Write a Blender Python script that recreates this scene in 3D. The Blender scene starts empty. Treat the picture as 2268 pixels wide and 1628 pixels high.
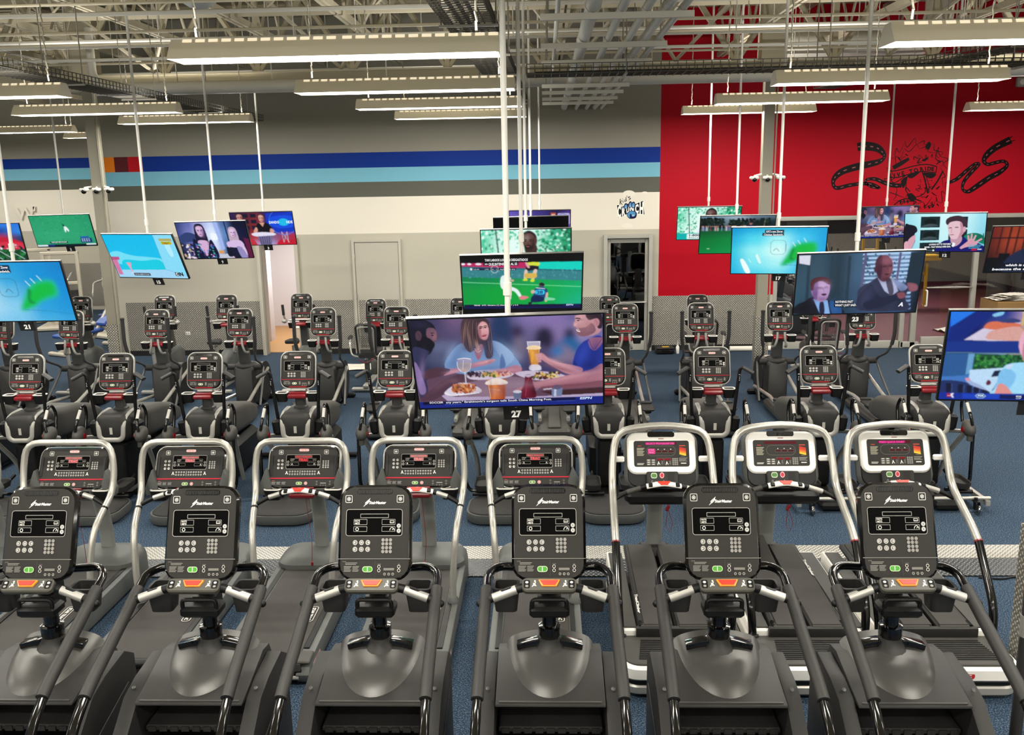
import bpy, bmesh, math, random
import numpy as np
from mathutils import Matrix, Vector
random.seed(7)
SC = bpy.context.scene
COL = SC.collection
PI = math.pi
def rad(a): return a * PI / 180

# ------------------------------------------------------------------ camera, world, exposure
EYE = Vector((0, 0, 3.9))
def camera():
    p, y, r = rad(11.8), rad(2.2), rad(1.03)
    f = Vector((-math.sin(y) * math.cos(p), math.cos(y) * math.cos(p), -math.sin(p)))
    rt = Vector((math.cos(y), math.sin(y), 0)); up = rt.cross(f)
    R = rt * math.cos(r) - up * math.sin(r); U = rt * math.sin(r) + up * math.cos(r)
    cd = bpy.data.cameras.new('camera'); cd.sensor_width = 36; cd.lens = 36 * 2000 / 2268; cd.clip_end = 200
    o = bpy.data.objects.new('camera', cd); COL.objects.link(o)
    m = Matrix((R, U, -f)).transposed().to_4x4(); m.translation = EYE
    o.matrix_world = m; SC.camera = o
camera()
W = bpy.data.worlds.new('world'); SC.world = W; W.use_nodes = True
W.node_tree.nodes['Background'].inputs[0].default_value = (1, .95, .88, 1)
W.node_tree.nodes['Background'].inputs[1].default_value = .1
SC.view_settings.view_transform = 'Standard'; SC.view_settings.look = 'None'
SC.view_settings.exposure = .4; SC.view_settings.gamma = 1; SC.view_settings.use_curve_mapping = False
SC.cycles.use_denoising = True; SC.cycles.use_adaptive_sampling = True; SC.cycles.adaptive_threshold = .03
SC.cycles.max_bounces = 6; SC.cycles.diffuse_bounces = 3; SC.cycles.glossy_bounces = 3; SC.cycles.transmission_bounces = 4
SC.cycles.sample_clamp_indirect = 4; SC.cycles.caustics_reflective = False; SC.cycles.caustics_refractive = False
LAMP_W = 62.0          # watts of each twin tube fixture
TUBE_E = 9.0
SCREEN_E = .74

# ------------------------------------------------------------------ materials
def lin(c):
    if isinstance(c, str):
        c = c.lstrip('#'); c = [int(c[i:i + 2], 16) / 255 for i in (0, 2, 4)]
    return tuple(x / 12.92 if x <= .04045 else ((x + .055) / 1.055) ** 2.4 for x in c[:3])
def mat(name, c, rough=.5, metal=0, spec=.5, noise=None, bump=None, emit=0, coat=0, alpha=None):
    """plain surface; noise=(scale, amount) varies the colour, bump=(scale, strength) gives fine grain"""
    m = bpy.data.materials.new(name); m.use_nodes = True
    nt = m.node_tree; b = nt.nodes['Principled BSDF']; col = lin(c) + (1,)
    b.inputs['Base Color'].default_value = col; b.inputs['Roughness'].default_value = rough
    b.inputs['Metallic'].default_value = metal; b.inputs['Specular IOR Level'].default_value = spec
    if coat: b.inputs['Coat Weight'].default_value = coat; b.inputs['Coat Roughness'].default_value = .08
    if emit: b.inputs['Emission Color'].default_value = col; b.inputs['Emission Strength'].default_value = emit
    if noise or bump:
        tc = nt.nodes.new('ShaderNodeTexCoord')
    if noise:
        n = nt.nodes.new('ShaderNodeTexNoise'); n.inputs['Scale'].default_value = noise[0]; n.inputs['Detail'].default_value = 3
        nt.links.new(tc.outputs['Object'], n.inputs['Vector'])
        mx = nt.nodes.new('ShaderNodeMix'); mx.data_type = 'RGBA'
        mx.inputs[6].default_value = tuple(x * (1 - noise[1]) for x in col[:3]) + (1,)
        mx.inputs[7].default_value = tuple(min(1, x * (1 + noise[1])) for x in col[:3]) + (1,)
        nt.links.new(n.outputs['Fac'], mx.inputs[0]); nt.links.new(mx.outputs[2], b.inputs['Base Color'])
    if bump:
        n2 = nt.nodes.new('ShaderNodeTexNoise'); n2.inputs['Scale'].default_value = bump[0]
        nt.links.new(tc.outputs['Object'], n2.inputs['Vector'])
        bp = nt.nodes.new('ShaderNodeBump'); bp.inputs['Strength'].default_value = bump[1]; bp.inputs['Distance'].default_value = .004
        nt.links.new(n2.outputs['Fac'], bp.inputs['Height']); nt.links.new(bp.outputs['Normal'], b.inputs['Normal'])
    return m
def attr_mat(name, emit):
    """flat print or screen picture: colours come from the polygons of the picture itself"""
    m = bpy.data.materials.new(name); m.use_nodes = True
    nt = m.node_tree; b = nt.nodes['Principled BSDF']
    a = nt.nodes.new('ShaderNodeAttribute'); a.attribute_name = 'ink'
    if emit:
        b.inputs['Base Color'].default_value = (.005, .005, .006, 1); b.inputs['Roughness'].default_value = .25
        nt.links.new(a.outputs['Color'], b.inputs['Emission Color']); b.inputs['Emission Strength'].default_value = emit
    else:
        nt.links.new(a.outputs['Color'], b.inputs['Base Color']); b.inputs['Roughness'].default_value = .5; b.inputs['Specular IOR Level'].default_value = .12
    return m
def carpet_mat():
    m = bpy.data.materials.new('blue_speckled_carpet'); m.use_nodes = True
    nt = m.node_tree; b = nt.nodes['Principled BSDF']; L = nt.links.new
    tc = nt.nodes.new('ShaderNodeTexCoord')
    v = nt.nodes.new('ShaderNodeTexNoise'); v.inputs['Scale'].default_value = 95; v.inputs['Detail'].default_value = 2
    L(tc.outputs['Object'], v.inputs['Vector'])
    r = nt.nodes.new('ShaderNodeValToRGB'); e = r.color_ramp.elements
    e[0].position = .36; e[0].color = lin('#12181f') + (1,)
    e[1].position = .68; e[1].color = lin('#6a727a') + (1,)
    x = e.new(.46); x.color = lin('#27384a') + (1,); x = e.new(.57); x.color = lin('#34475b') + (1,)
    L(v.outputs['Fac'], r.inputs[0]); L(r.outputs[0], b.inputs['Base Color'])
    b.inputs['Roughness'].default_value = .95; b.inputs['Specular IOR Level'].default_value = .15
    bp = nt.nodes.new('ShaderNodeBump'); bp.inputs['Strength'].default_value = .5; bp.inputs['Distance'].default_value = .004
    L(v.outputs['Fac'], bp.inputs['Height']); L(bp.outputs[0], b.inputs['Normal'])
    return m
def plate_mat(name, ax, k=26, lo='#4c4a45', hi='#c9c5ba', rough=.33):
    """aluminium checker plate: raised lozenges, turned a quarter in every second cell"""
    m = bpy.data.materials.new(name); m.use_nodes = True
    nt = m.node_tree; b = nt.nodes['Principled BSDF']; L = nt.links.new
    def mth(op, a, c=None):
        n = nt.nodes.new('ShaderNodeMath'); n.operation = op
        for i, q in enumerate((a, c)):
            if q is None: continue
            if isinstance(q, (int, float)): n.inputs[i].default_value = q
            else: L(q, n.inputs[i])
        return n.outputs[0]
    tc = nt.nodes.new('ShaderNodeTexCoord'); s = nt.nodes.new('ShaderNodeSeparateXYZ'); L(tc.outputs['Object'], s.inputs[0])
    u = mth('MULTIPLY', s.outputs[ax[0]], k); v = mth('MULTIPLY', s.outputs[ax[1]], k)
    u2 = mth('ADD', u, v); v2 = mth('SUBTRACT', u, v)
    par = mth('MODULO', mth('ADD', mth('ADD', mth('FLOOR', u2), mth('FLOOR', v2)), 1000), 2)
    fu = mth('SUBTRACT', mth('FRACT', u2), .5); fv = mth('SUBTRACT', mth('FRACT', v2), .5)
    def loz(p, q): return mth('ADD', mth('POWER', mth('ABSOLUTE', mth('DIVIDE', p, .5)), 2), mth('POWER', mth('ABSOLUTE', mth('DIVIDE', q, .24)), 2))
    d = mth('ADD', mth('MULTIPLY', loz(fu, fv), par), mth('MULTIPLY', loz(fv, fu), mth('SUBTRACT', 1, par)))
    h = mth('MAXIMUM', mth('SUBTRACT', 1, d), 0)
    r = nt.nodes.new('ShaderNodeValToRGB'); r.color_ramp.elements[0].color = lin(lo) + (1,); r.color_ramp.elements[1].color = lin(hi) + (1,)  # pale lozenges on darker ground: contrast of reflections put into the base colour
    r.color_ramp.elements[0].position = .0; r.color_ramp.elements[1].position = .5
    L(h, r.inputs[0]); L(r.outputs[0], b.inputs['Base Color'])
    b.inputs['Metallic'].default_value = .45; b.inputs['Roughness'].default_value = rough
    bp = nt.nodes.new('ShaderNodeBump'); bp.inputs['Strength'].default_value = .7; bp.inputs['Distance'].default_value = .006
    L(h, bp.inputs['Height']); L(bp.outputs[0], b.inputs['Normal'])
    return m
def glass_mat(name, tint, rough=.02, mixv=.12):
    m = bpy.data.materials.new(name); m.use_nodes = True
    nt = m.node_tree; nt.nodes.remove(nt.nodes['Principled BSDF']); out = nt.nodes['Material Output']
    t = nt.nodes.new('ShaderNodeBsdfTransparent'); t.inputs[0].default_value = lin(tint) + (1,)
    g = nt.nodes.new('ShaderNodeBsdfGlossy'); g.inputs['Roughness'].default_value = rough
    mx = nt.nodes.new('ShaderNodeMixShader'); mx.inputs[0].default_value = mixv
    nt.links.new(t.outputs[0], mx.inputs[1]); nt.links.new(g.outputs[0], mx.inputs[2]); nt.links.new(mx.outputs[0], out.inputs[0])
    return m
M = dict(
    carpet=carpet_mat(),
    plate=plate_mat('checker_plate_wall', (0, 2), 19, '#7b776e', '#c9c5bb', .4), plate_floor=plate_mat('checker_plate_floor', (0, 1), 20, '#8b8880', '#f0ece3', .3), plate_shaded=plate_mat('checker_plate_ramp', (0, 1), 20, '#2b2d30', '#777a7c', .35),  # strip top lightened, ramp darkened: light and shade put into the plate colours
    plate_y=plate_mat('checker_plate_side', (1, 2)),
    grey_wall=mat('grey_wall_paint', '#969388', .7, spec=.12, bump=(60, .15)), beige_wall=mat('warm_grey_wall_paint', '#b9b4a6', .7, spec=.12, bump=(60, .15)),
    white_wall=mat('white_wall_paint', '#e4ded0', .65, spec=.12), slate=mat('slate_stripe_paint', '#5c5d54', .7, spec=.12),
    sky=mat('light_blue_stripe_paint', '#78b6cc', .65, spec=.12), navy=mat('navy_stripe_paint', '#0d3189', .6, spec=.12),
    orange=mat('orange_paint', '#e07b1a', .6, spec=.12), maroon=mat('maroon_paint', '#5a2128', .6, spec=.12), scarlet=mat('scarlet_paint', '#b5141f', .6, spec=.12),
    red_wall=mat('red_wall_paint', '#ad0a1f', .6, spec=.12, bump=(70, .12)),
    cove=mat('black_rubber_baseboard', '#141312', .5),
    steel_white=mat('cream_painted_steel', '#c9c0a8', .55, noise=(3, .08)), deck=mat('cream_roof_deck', '#958b72', .75, noise=(2, .1)),
    girder=mat('cream_girder_paint', '#cfc6ab', .6), pipe=mat('white_pipe_jacket', '#d6d3c8', .5), galv=mat('galvanised_wire', '#8b8880', .4, .6),
    wire_dark=mat('dark_wire', '#4a4740', .5, .5), duct=mat('grey_duct', '#9aa0a0', .45, .3), heater=mat('dark_heater_box', '#56544e', .5),
    fixture=mat('white_enamel_reflector', '#e3dcc8', .35), tube=mat('fluorescent_tube', '#fff8ec', .4, emit=TUBE_E),
    chain=mat('light_chain', '#b9b3a2', .45, .6), pole=mat('white_pole_paint', '#d9d7cf', .4),
    trim=mat('grey_door_trim', '#a7a59c', .5), door=mat('beige_door_paint', '#b5b0a3', .55), chrome=mat('chrome', '#d6d4cf', .12, 1),
    alu=mat('brushed_aluminium', '#c4c1b9', .3, .8), white=mat('white_plastic', '#e9e6df', .35), offwhite=mat('white_room_wall', '#dcd8dd', .7),
    tan=mat('tan_wood_floor', '#b98d5a', .5), glass=glass_mat('clear_glass', '#dcdcdc', .02, .07), glass_dark=glass_mat('tinted_glass', '#3a4046', .02, .16),
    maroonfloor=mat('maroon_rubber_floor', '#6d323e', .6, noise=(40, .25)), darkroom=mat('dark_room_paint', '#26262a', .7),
    yellow=mat('yellow_frame_paint', '#d5a514', .4), cardboard=mat('cardboard', '#8a6a3e', .8), paper=mat('white_paper', '#e8e2d6', .7),
    padblue=mat('blue_vinyl_pad', '#2c4f9a', .4), padnavy=mat('navy_vinyl_pad', '#33406e', .45), rig=mat('cream_rig_steel', '#bdb6a6', .45), black_soft=mat('black_rubber', '#17171a', .7),
    column_paint=mat('column_grey_paint', '#8c8879', .5),
    dome=mat('polished_charcoal', '#4a4947', .33, .35, bump=(260, .05)),
    stepgrey=mat('step_grey_plastic', '#4c4e4c', .5, bump=(200, .1)),
    strut=mat('light_grey_strut', '#7b7d7a', .4, .2),
    # machines
    shell=mat('charcoal_plastic', '#252423', .52, spec=.3, bump=(220, .12)), shell_soft=mat('soft_charcoal_plastic', '#2a2928', .48, spec=.3, bump=(260, .1)),
    face=mat('console_face_film', '#282624', .6, spec=.25), display=mat('display_glass', '#050505', .5, spec=.03), band=mat('silver_band_plastic', '#98968f', .45, .3), gloss=mat('gloss_black', '#070707', .12, coat=.5), black=mat('satin_black', '#0c0c0c', .45, spec=.3),
    gunmetal=mat('gunmetal_paint', '#4a4a48', .38, .35), grey=mat('machine_grey', '#535553', .48, spec=.35), midgrey=mat('mid_grey_plastic', '#3d3c39', .5, spec=.35),
    silver=mat('silver_tube_paint', '#b4b2aa', .27, .55), silverp=mat('silver_plastic', '#a3a19b', .3, .35), satin=mat('satin_steel', '#b0aea8', .4, .6),
    grip=mat('black_grip_foam', '#171717', .75, bump=(300, .3)), gripgrey=mat('textured_grip_sleeve', '#232221', .55, bump=(400, .3)), belt=mat('belt_rubber', '#2c2926', .72, noise=(9, .12)),
    strip=mat('gloss_strip', '#1d1d1d', .2), red=mat('red_plastic', '#74101a', .35), redglow=mat('red_button', '#d42a1c', .4, emit=.35), orange_rim=mat('orange_button_rim', '#e88a2a', .4, emit=.25),
    olive=mat('olive_grey_pad', '#45443c', .45), mesh=mat('black_mesh', '#1b1b1a', .7), tread=mat('ribbed_rubber', '#1f1e1d', .75, bump=(120, .8)),
    tv=mat('tv_black', '#0c0c0d', .3), tvedge=mat('tv_edge_metal', '#8e8c88', .3, .6), off=mat('dark_screen', '#050506', .15),
    sign=mat('black_number_plate', '#151414', .5), print=attr_mat('printed_graphics', 0), screen=attr_mat('lit_picture', SCREEN_E), led=attr_mat('lit_segments', .8),
    clear=glass_mat('clear_caster_plastic', '#c8c8c4', .1, .3), skin_dark=mat('worn_dark_fabric', '#2f2a28', .9),
)

# ------------------------------------------------------------------ mesh tools
class MB:
    def __init__(s): s.v = []; s.f = []; s.m = []
    def add(s, vs, fs, m=0, X=None):
        n = len(s.v)
        if X is not None: vs = [X @ Vector(p) for p in vs]
        s.v += [tuple(p) for p in vs]; s.f += [tuple(i + n for i in f) for f in fs]; s.m += [m] * len(fs)
        return s
    def loft(s, rings, m=0, cap=True, X=None, closed=False):
        k = len(rings[0]); vs = [p for r in rings for p in r]; fs = []
        nr = len(rings)
        for i in range(nr if closed else nr - 1):
            a, b = i * k, ((i + 1) % nr) * k
            for j in range(k):
                q = (j + 1) % k; fs.append((a + j, a + q, b + q, b + j))
        if cap and not closed: fs.append(tuple(range(k))[::-1]); fs.append(tuple((nr - 1) * k + j for j in range(k)))
        return s.add(vs, fs, m, X)
    def rbox(s, c, d, r=.01, ch=None, m=0, R=None, seg=3):
        """box with rounded vertical corners (radius r) and chamfered top and bottom (ch)"""
        ch = min(r, d[2] * .3) if ch is None else ch
        def ring(sx, sy, rr, z): return [(x, y, z) for x, y in rrect(sx, sy, rr, seg)]
        rg = [ring(d[0] - 2 * ch, d[1] - 2 * ch, max(r - ch, .0005), -d[2] / 2), ring(d[0], d[1], r, -d[2] / 2 + ch), ring(d[0], d[1], r, d[2] / 2 - ch), ring(d[0] - 2 * ch, d[1] - 2 * ch, max(r - ch, .0005), d[2] / 2)]
        X = Matrix.Translation(c)
        if R is not None: X = X @ R
        return s.loft(rg, m, X=X)
    def box(s, c, d, m=0, R=None):
        x, y, z = d[0] / 2, d[1] / 2, d[2] / 2
        vs = [(a, b, e) for a in (-x, x) for b in (-y, y) for e in (-z, z)]
        X = Matrix.Translation(c)
        if R is not None: X = X @ R
        return s.add(vs, [(0, 1, 3, 2), (4, 6, 7, 5), (0, 4, 5, 1), (2, 3, 7, 6), (0, 2, 6, 4), (1, 5, 7, 3)], m, X)
    def prism(s, poly, ax, d0, d1, m=0, X=None):
        """extrude a 2-D outline along axis 0/1/2; the outline runs in the other two axes"""
        o = [a for a in range(3) if a != ax]
        def P(p, d):
            q = [0, 0, 0]; q[ax] = d; q[o[0]] = p[0]; q[o[1]] = p[1]; return tuple(q)
        return s.loft([[P(p, d0) for p in poly], [P(p, d1) for p in poly]], m, X=X)
    def tube(s, pts, r, n=10, m=0, fillet=0, closed=False, X=None, flat=None):
        """round (or flat=(a,b) oval) bar through the points, corners rounded by fillet"""
        P = [Vector(p) for p in pts]
        rr = r if isinstance(r, (list, tuple)) else [r] * len(P)
        if fillet:
            Q, q = [], []
            for i, p in enumerate(P):
                if not closed and i in (0, len(P) - 1): Q.append(p); q.append(rr[i]); continue
                a = P[i - 1] - p; b = P[(i + 1) % len(P)] - p
                d = min(fillet, a.length * .48, b.length * .48)
                A = p + a.normalized() * d; B = p + b.normalized() * d
                for t in (0, .25, .5, .75, 1): Q.append(A * (1 - t) ** 2 + p * 2 * t * (1 - t) + B * t * t); q.append(rr[i])
            P, rr = Q, q
        N = len(P); T = []
        for i in range(N):
            if closed: t = P[(i + 1) % N] - P[i - 1]
            else: t = P[min(i + 1, N - 1)] - P[max(i - 1, 0)]
            T.append(t.normalized() if t.length else Vector((0, 0, 1)))
        up = Vector((0, 0, 1)) if abs(T[0].z) < .9 else Vector((0, 1, 0))
        u = (up - T[0] * up.dot(T[0])).normalized(); rings = []
        for i in range(N):
            if i: u = (u - T[i] * u.dot(T[i])).normalized()
            w = T[i].cross(u); fa, fb = flat if flat else (1, 1)
            rings.append([P[i] + (u * math.cos(2 * PI * j / n) * fa + w * math.sin(2 * PI * j / n) * fb) * rr[i] for j in range(n)])
        return s.loft(rings, m, X=X, closed=closed)
    def lathe(s, prof, n=16, m=0, X=None):
        return s.loft([[(r * math.cos(2 * PI * j / n), r * math.sin(2 * PI * j / n), z) for j in range(n)] for r, z in prof], m, X=X)
    def ball(s, c, r, m=0, n=12, k=8, R=None):
        pr = [(max(math.sin(PI * i / k), .002), -math.cos(PI * i / k)) for i in range(k + 1)]
        X = Matrix.Translation(c) @ (R if R is not None else Matrix()) @ Matrix.Diagonal((r[0], r[1], r[2], 1))
        return s.lathe(pr, n, m, X)
    def build(s, name, mats, parent=None, bevel=0, sharp=38, X=None, flat=False):
        me = bpy.data.meshes.new(name); me.from_pydata([tuple(v) for v in s.v], [], s.f)
        mats = mats if isinstance(mats, (list, tuple)) else [mats]
        for q in mats: me.materials.append(M[q] if isinstance(q, str) else q)
        me.polygons.foreach_set('material_index', s.m)
        bm = bmesh.new(); bm.from_mesh(me)
        if bevel:
            ed = [e for e in bm.edges if len(e.link_faces) == 2 and e.calc_face_angle(0) > .5]
            bmesh.ops.bevel(bm, geom=ed, offset=bevel, segments=2, affect='EDGES', profile=.6)
        bmesh.ops.recalc_face_normals(bm, faces=bm.faces); bm.to_mesh(me); bm.free()
        if X is not None: me.transform(X)
        if not flat:
            me.polygons.foreach_set('use_smooth', [True] * len(me.polygons)); me.set_sharp_from_angle(angle=rad(sharp))
        o = bpy.data.objects.new(name, me); COL.objects.link(o)
        if parent is not None: o.parent = parent
        return o
def rrect(sx, sy, r, seg=3):
    r = min(r, sx / 2 - 1e-4, sy / 2 - 1e-4); P = []
    for cx, cy, a0 in ((sx / 2 - r, sy / 2 - r, 0), (-sx / 2 + r, sy / 2 - r, 90), (-sx / 2 + r, -sy / 2 + r, 180), (sx / 2 - r, -sy / 2 + r, 270)):
        for i in range(seg + 1):
            a = rad(a0 + 90 * i / seg); P.append((cx + r * math.cos(a), cy + r * math.sin(a)))
    return P
def crom(pts, k=5, closed=False):
    """smooth curve through points"""
    P = [Vector(p) for p in pts]; n = len(P); out = []
    for i in range(n if closed else n - 1):
        p0 = P[i - 1] if (closed or i) else P[0]; p1 = P[i]; p2 = P[(i + 1) % n]; p3 = P[(i + 2) % n] if (closed or i + 2 < n) else P[-1]
        for j in range(k):
            t = j / k
            out.append(.5 * ((2 * p1) + (p2 - p0) * t + (2 * p0 - 5 * p1 + 4 * p2 - p3) * t * t + (3 * p1 - p0 - 3 * p2 + p3) * t ** 3))
    if not closed: out.append(P[-1])
    return out
def RX(a): return Matrix.Rotation(rad(a), 4, 'X')
def RY(a): return Matrix.Rotation(rad(a), 4, 'Y')
def RZ(a): return Matrix.Rotation(rad(a), 4, 'Z')
def TR(*p): return Matrix.Translation(p)

# ------------------------------------------------------------------ things, parts, copies
def tag(o, label=None, cat=None, group=None, kind=None):
    if label: o['label'] = label
    if cat: o['category'] = cat
    if group: o['group'] = group
    if kind: o['kind'] = kind
    return o
def thing(name, label, cat, loc=(0, 0, 0), rz=0, group=None):
    o = bpy.data.objects.new(name, None); COL.objects.link(o); o.empty_display_size = .1
    o.location = loc; o.rotation_euler = (0, 0, rad(rz))
    return tag(o, label, cat, group)
KIDS = {}
def kids_of(o):
    return [c for c in bpy.data.objects if c.parent is o]
def dup(root, loc, rz=None, label=None, group=None):
    r = root.copy(); COL.objects.link(r); r.location = loc
    if rz is not None: r.rotation_euler = (0, 0, rad(rz))
    if label: r['label'] = label
    if group: r['group'] = group
    if root.name not in KIDS: KIDS[root.name] = [(c, kids_of(c)) for c in kids_of(root)]
    for c, gs in KIDS[root.name]:
        d = c.copy(); COL.objects.link(d); d.parent = r
        for g in gs:
            e = g.copy(); COL.objects.link(e); e.parent = d
    return r
def struct(name, mb, mats, parent=None, **k):
    o = mb.build(name, mats, parent, **k)
    if parent is None: o['kind'] = 'structure'
    return o

# ------------------------------------------------------------------ flat print and screen pictures
_font = {}
def glyphs(txt, bold=0):
    key = (txt, bold)
    if key not in _font:
        cu = bpy.data.curves.new('t', 'FONT'); cu.body = txt; cu.size = 1; cu.resolution_u = 2; cu.offset = bold
        o = bpy.data.objects.new('t', cu); me = o.to_mesh()
        vs = [(v.co.x, v.co.y) for v in me.vertices]; fs = [tuple(p.vertices) for p in me.polygons]
        o.to_mesh_clear(); bpy.data.objects.remove(o); bpy.data.curves.remove(cu)
        xs = [v[0] for v in vs] or [0, 1]
        _font[key] = ([(x - min(xs), y) for x, y in vs], fs, max(max(xs) - min(xs), 1e-3))
    return _font[key]
class Pic:
    """a picture of flat coloured polygons; x right, y down, in the units of its frame quad"""
    def __init__(s, quad, w, h):
        if len(quad) == 2: quad = [quad[0], (quad[1][0], quad[0][1]), quad[1], (quad[0][0], quad[1][1])]
        A, B = [], []
        for (x, y), (u, v) in zip(quad, ((-w / 2, h / 2), (w / 2, h / 2), (w / 2, -h / 2), (-w / 2, -h / 2))):
            A += [[x, y, 1, 0, 0, 0, -u * x, -u * y], [0, 0, 0, x, y, 1, -v * x, -v * y]]; B += [u, v]
        s.h = list(np.linalg.solve(np.array(A, float), np.array(B, float))) + [1]
        s.q = quad; s.w = w; s.hh = h; s.v = []; s.f = []; s.c = []; s.z = 0; s.dz = 2.5e-5; s.clip = True
    def _p(s, x, y):
        h = s.h; d = h[6] * x + h[7] * y + 1
        u = (h[0] * x + h[1] * y + h[2]) / d; v = (h[3] * x + h[4] * y + h[5]) / d
        if s.clip: u = min(max(u, -s.w / 2), s.w / 2); v = min(max(v, -s.hh / 2), s.hh / 2)
        return (u, s.z, v)
    def poly(s, pts, c, new=True):
        """c: one colour or one per point"""
        if new: s.z -= s.dz
        n = len(s.v); s.v += [s._p(*p) for p in pts]; s.f.append(tuple(range(n, n + len(pts))))
        s.c += [lin(q) for q in c] if isinstance(c, list) else [lin(c)] * len(pts)
    def rect(s, x0, y0, x1, y1, c, c2=None): s.poly([(x0, y0), (x1, y0), (x1, y1), (x0, y1)], [c, c, c2, c2] if c2 else c)
    def full(s, c, c2=None): q = s.q; s.poly(q, [c, c, c2, c2] if c2 else c)
    def grid(s, rows, quad=None):
        """soft backdrop: rows of colours blended across the frame"""
        q = quad or s.q; s.z -= s.dz; nr, nc = len(rows), len(rows[0])
        def P(i, j):
            a, b = j / (nc - 1), i / (nr - 1)
            t = [q[0][k] * (1 - a) + q[1][k] * a for k in (0, 1)]; d = [q[3][k] * (1 - a) + q[2][k] * a for k in (0, 1)]
            return tuple(t[k] * (1 - b) + d[k] * b for k in (0, 1))
        for i in range(nr - 1):
            for j in range(nc - 1):
                ij = [(i, j), (i, j + 1), (i + 1, j + 1), (i + 1, j)]
                s.poly([P(*k) for k in ij], [rows[a][b] for a, b in ij], False)
    def ell(s, x, y, rx, ry, c, n=20, a=0, c2=None):
        ca, sa = math.cos(rad(a)), math.sin(rad(a))
        P = [(x + rx * math.cos(2 * PI * i / n) * ca - ry * math.sin(2 * PI * i / n) * sa, y + rx * math.cos(2 * PI * i / n) * sa + ry * math.sin(2 * PI * i / n) * ca) for i in range(n)]
        if c2 is None: s.poly(P, c)
        else:
            s.z -= s.dz
            for i in range(n): s.poly([(x, y), P[i], P[(i + 1) % n]], [c, c2, c2], False)
    def soft(s, pts, c, k=5): s.poly([tuple(p)[:2] for p in crom([(x, y, 0) for x, y in pts], k, True)], c)
    def rr(s, x0, y0, x1, y1, r, c, seg=3): s.poly([((x0 + x1) / 2 + a, (y0 + y1) / 2 + b) for a, b in rrect(abs(x1 - x0), abs(y1 - y0), r, seg)], c)
    def ring(s, x0, y0, x1, y1, r, t, c, seg=3):
        a = rrect(x1 - x0, y1 - y0, r, seg); b = rrect(x1 - x0 - 2 * t, y1 - y0 - 2 * t, max(r - t, t * .2), seg); cx, cy = (x0 + x1) / 2, (y0 + y1) / 2
        s.z -= s.dz; n = len(a)
        for i in range(n):
            j = (i + 1) % n; s.poly([(cx + p[0], cy + p[1]) for p in (a[i], a[j], b[j], b[i])], c, False)
    def circ(s, x, y, r, t, c, n=14):
        s.z -= s.dz
        for i in range(n):
            A, B = 2 * PI * i / n, 2 * PI * (i + 1) / n
            s.poly([(x + q * math.cos(e), y + q * math.sin(e)) for q, e in ((r, A), (r, B), (r - t, B), (r - t, A))], c, False)
    def line(s, pts, w, c):
        s.z -= s.dz; ws = w if isinstance(w, list) else [w] * len(pts); L = []
        for i, (x, y) in enumerate(pts):
            a = pts[max(i - 1, 0)]; b = pts[min(i + 1, len(pts) - 1)]; dx, dy = b[0] - a[0], b[1] - a[1]; d = math.hypot(dx, dy) or 1
            L.append(((x - dy / d * ws[i] / 2, y + dx / d * ws[i] / 2), (x + dy / d * ws[i] / 2, y - dx / d * ws[i] / 2)))
        for i in range(len(L) - 1): s.poly([L[i][0], L[i][1], L[i + 1][1], L[i + 1][0]], c, False)
    def curve(s, pts, w, c, k=5): s.line([tuple(p)[:2] for p in crom([(x, y, 0) for x, y in pts], k)], w, c)
    def text(s, t, x, y, h, c, w=None, a=0, sh=0, bold=0, cen=False, vs=None):
        """baseline starts at x, y; capitals are h high; squeezed to width w if given; a turns, sh slants"""
        V, F, tw = glyphs(t, bold); k = h / .72; kx = (w / tw) if w else k
        ca, sa = math.cos(rad(a)), math.sin(rad(a)); s.z -= s.dz; n = len(s.v)
        ox = -tw * kx / 2 if cen else 0
        for X, Y in V:
            px = X * kx + ox + sh * Y * k; py = -Y * k
            s.v.append(s._p(x + px * ca - py * sa, y + px * sa + py * ca)); s.c.append(lin(c))
        s.f += [tuple(i + n for i in f) for f in F]
    def build(s, name, m, parent, X=None):
        me = bpy.data.meshes.new(name); me.from_pydata(s.v, [], s.f); me.materials.append(M[m])
        at = me.color_attributes.new('ink', 'FLOAT_COLOR', 'POINT')
        at.data.foreach_set('color', np.array([(*q, 1) for q in s.c], 'f').ravel())
        # every polygon faces -y (towards the reader)
        bm = bmesh.new(); bm.from_mesh(me); bm.normal_update()
        bmesh.ops.reverse_faces(bm, faces=[f for f in bm.faces if f.normal.y > 0]); bm.to_mesh(me); bm.free()
        if X is not None: me.transform(X)
        o = bpy.data.objects.new(name, me); COL.objects.link(o); o.parent = parent
        return o

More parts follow.
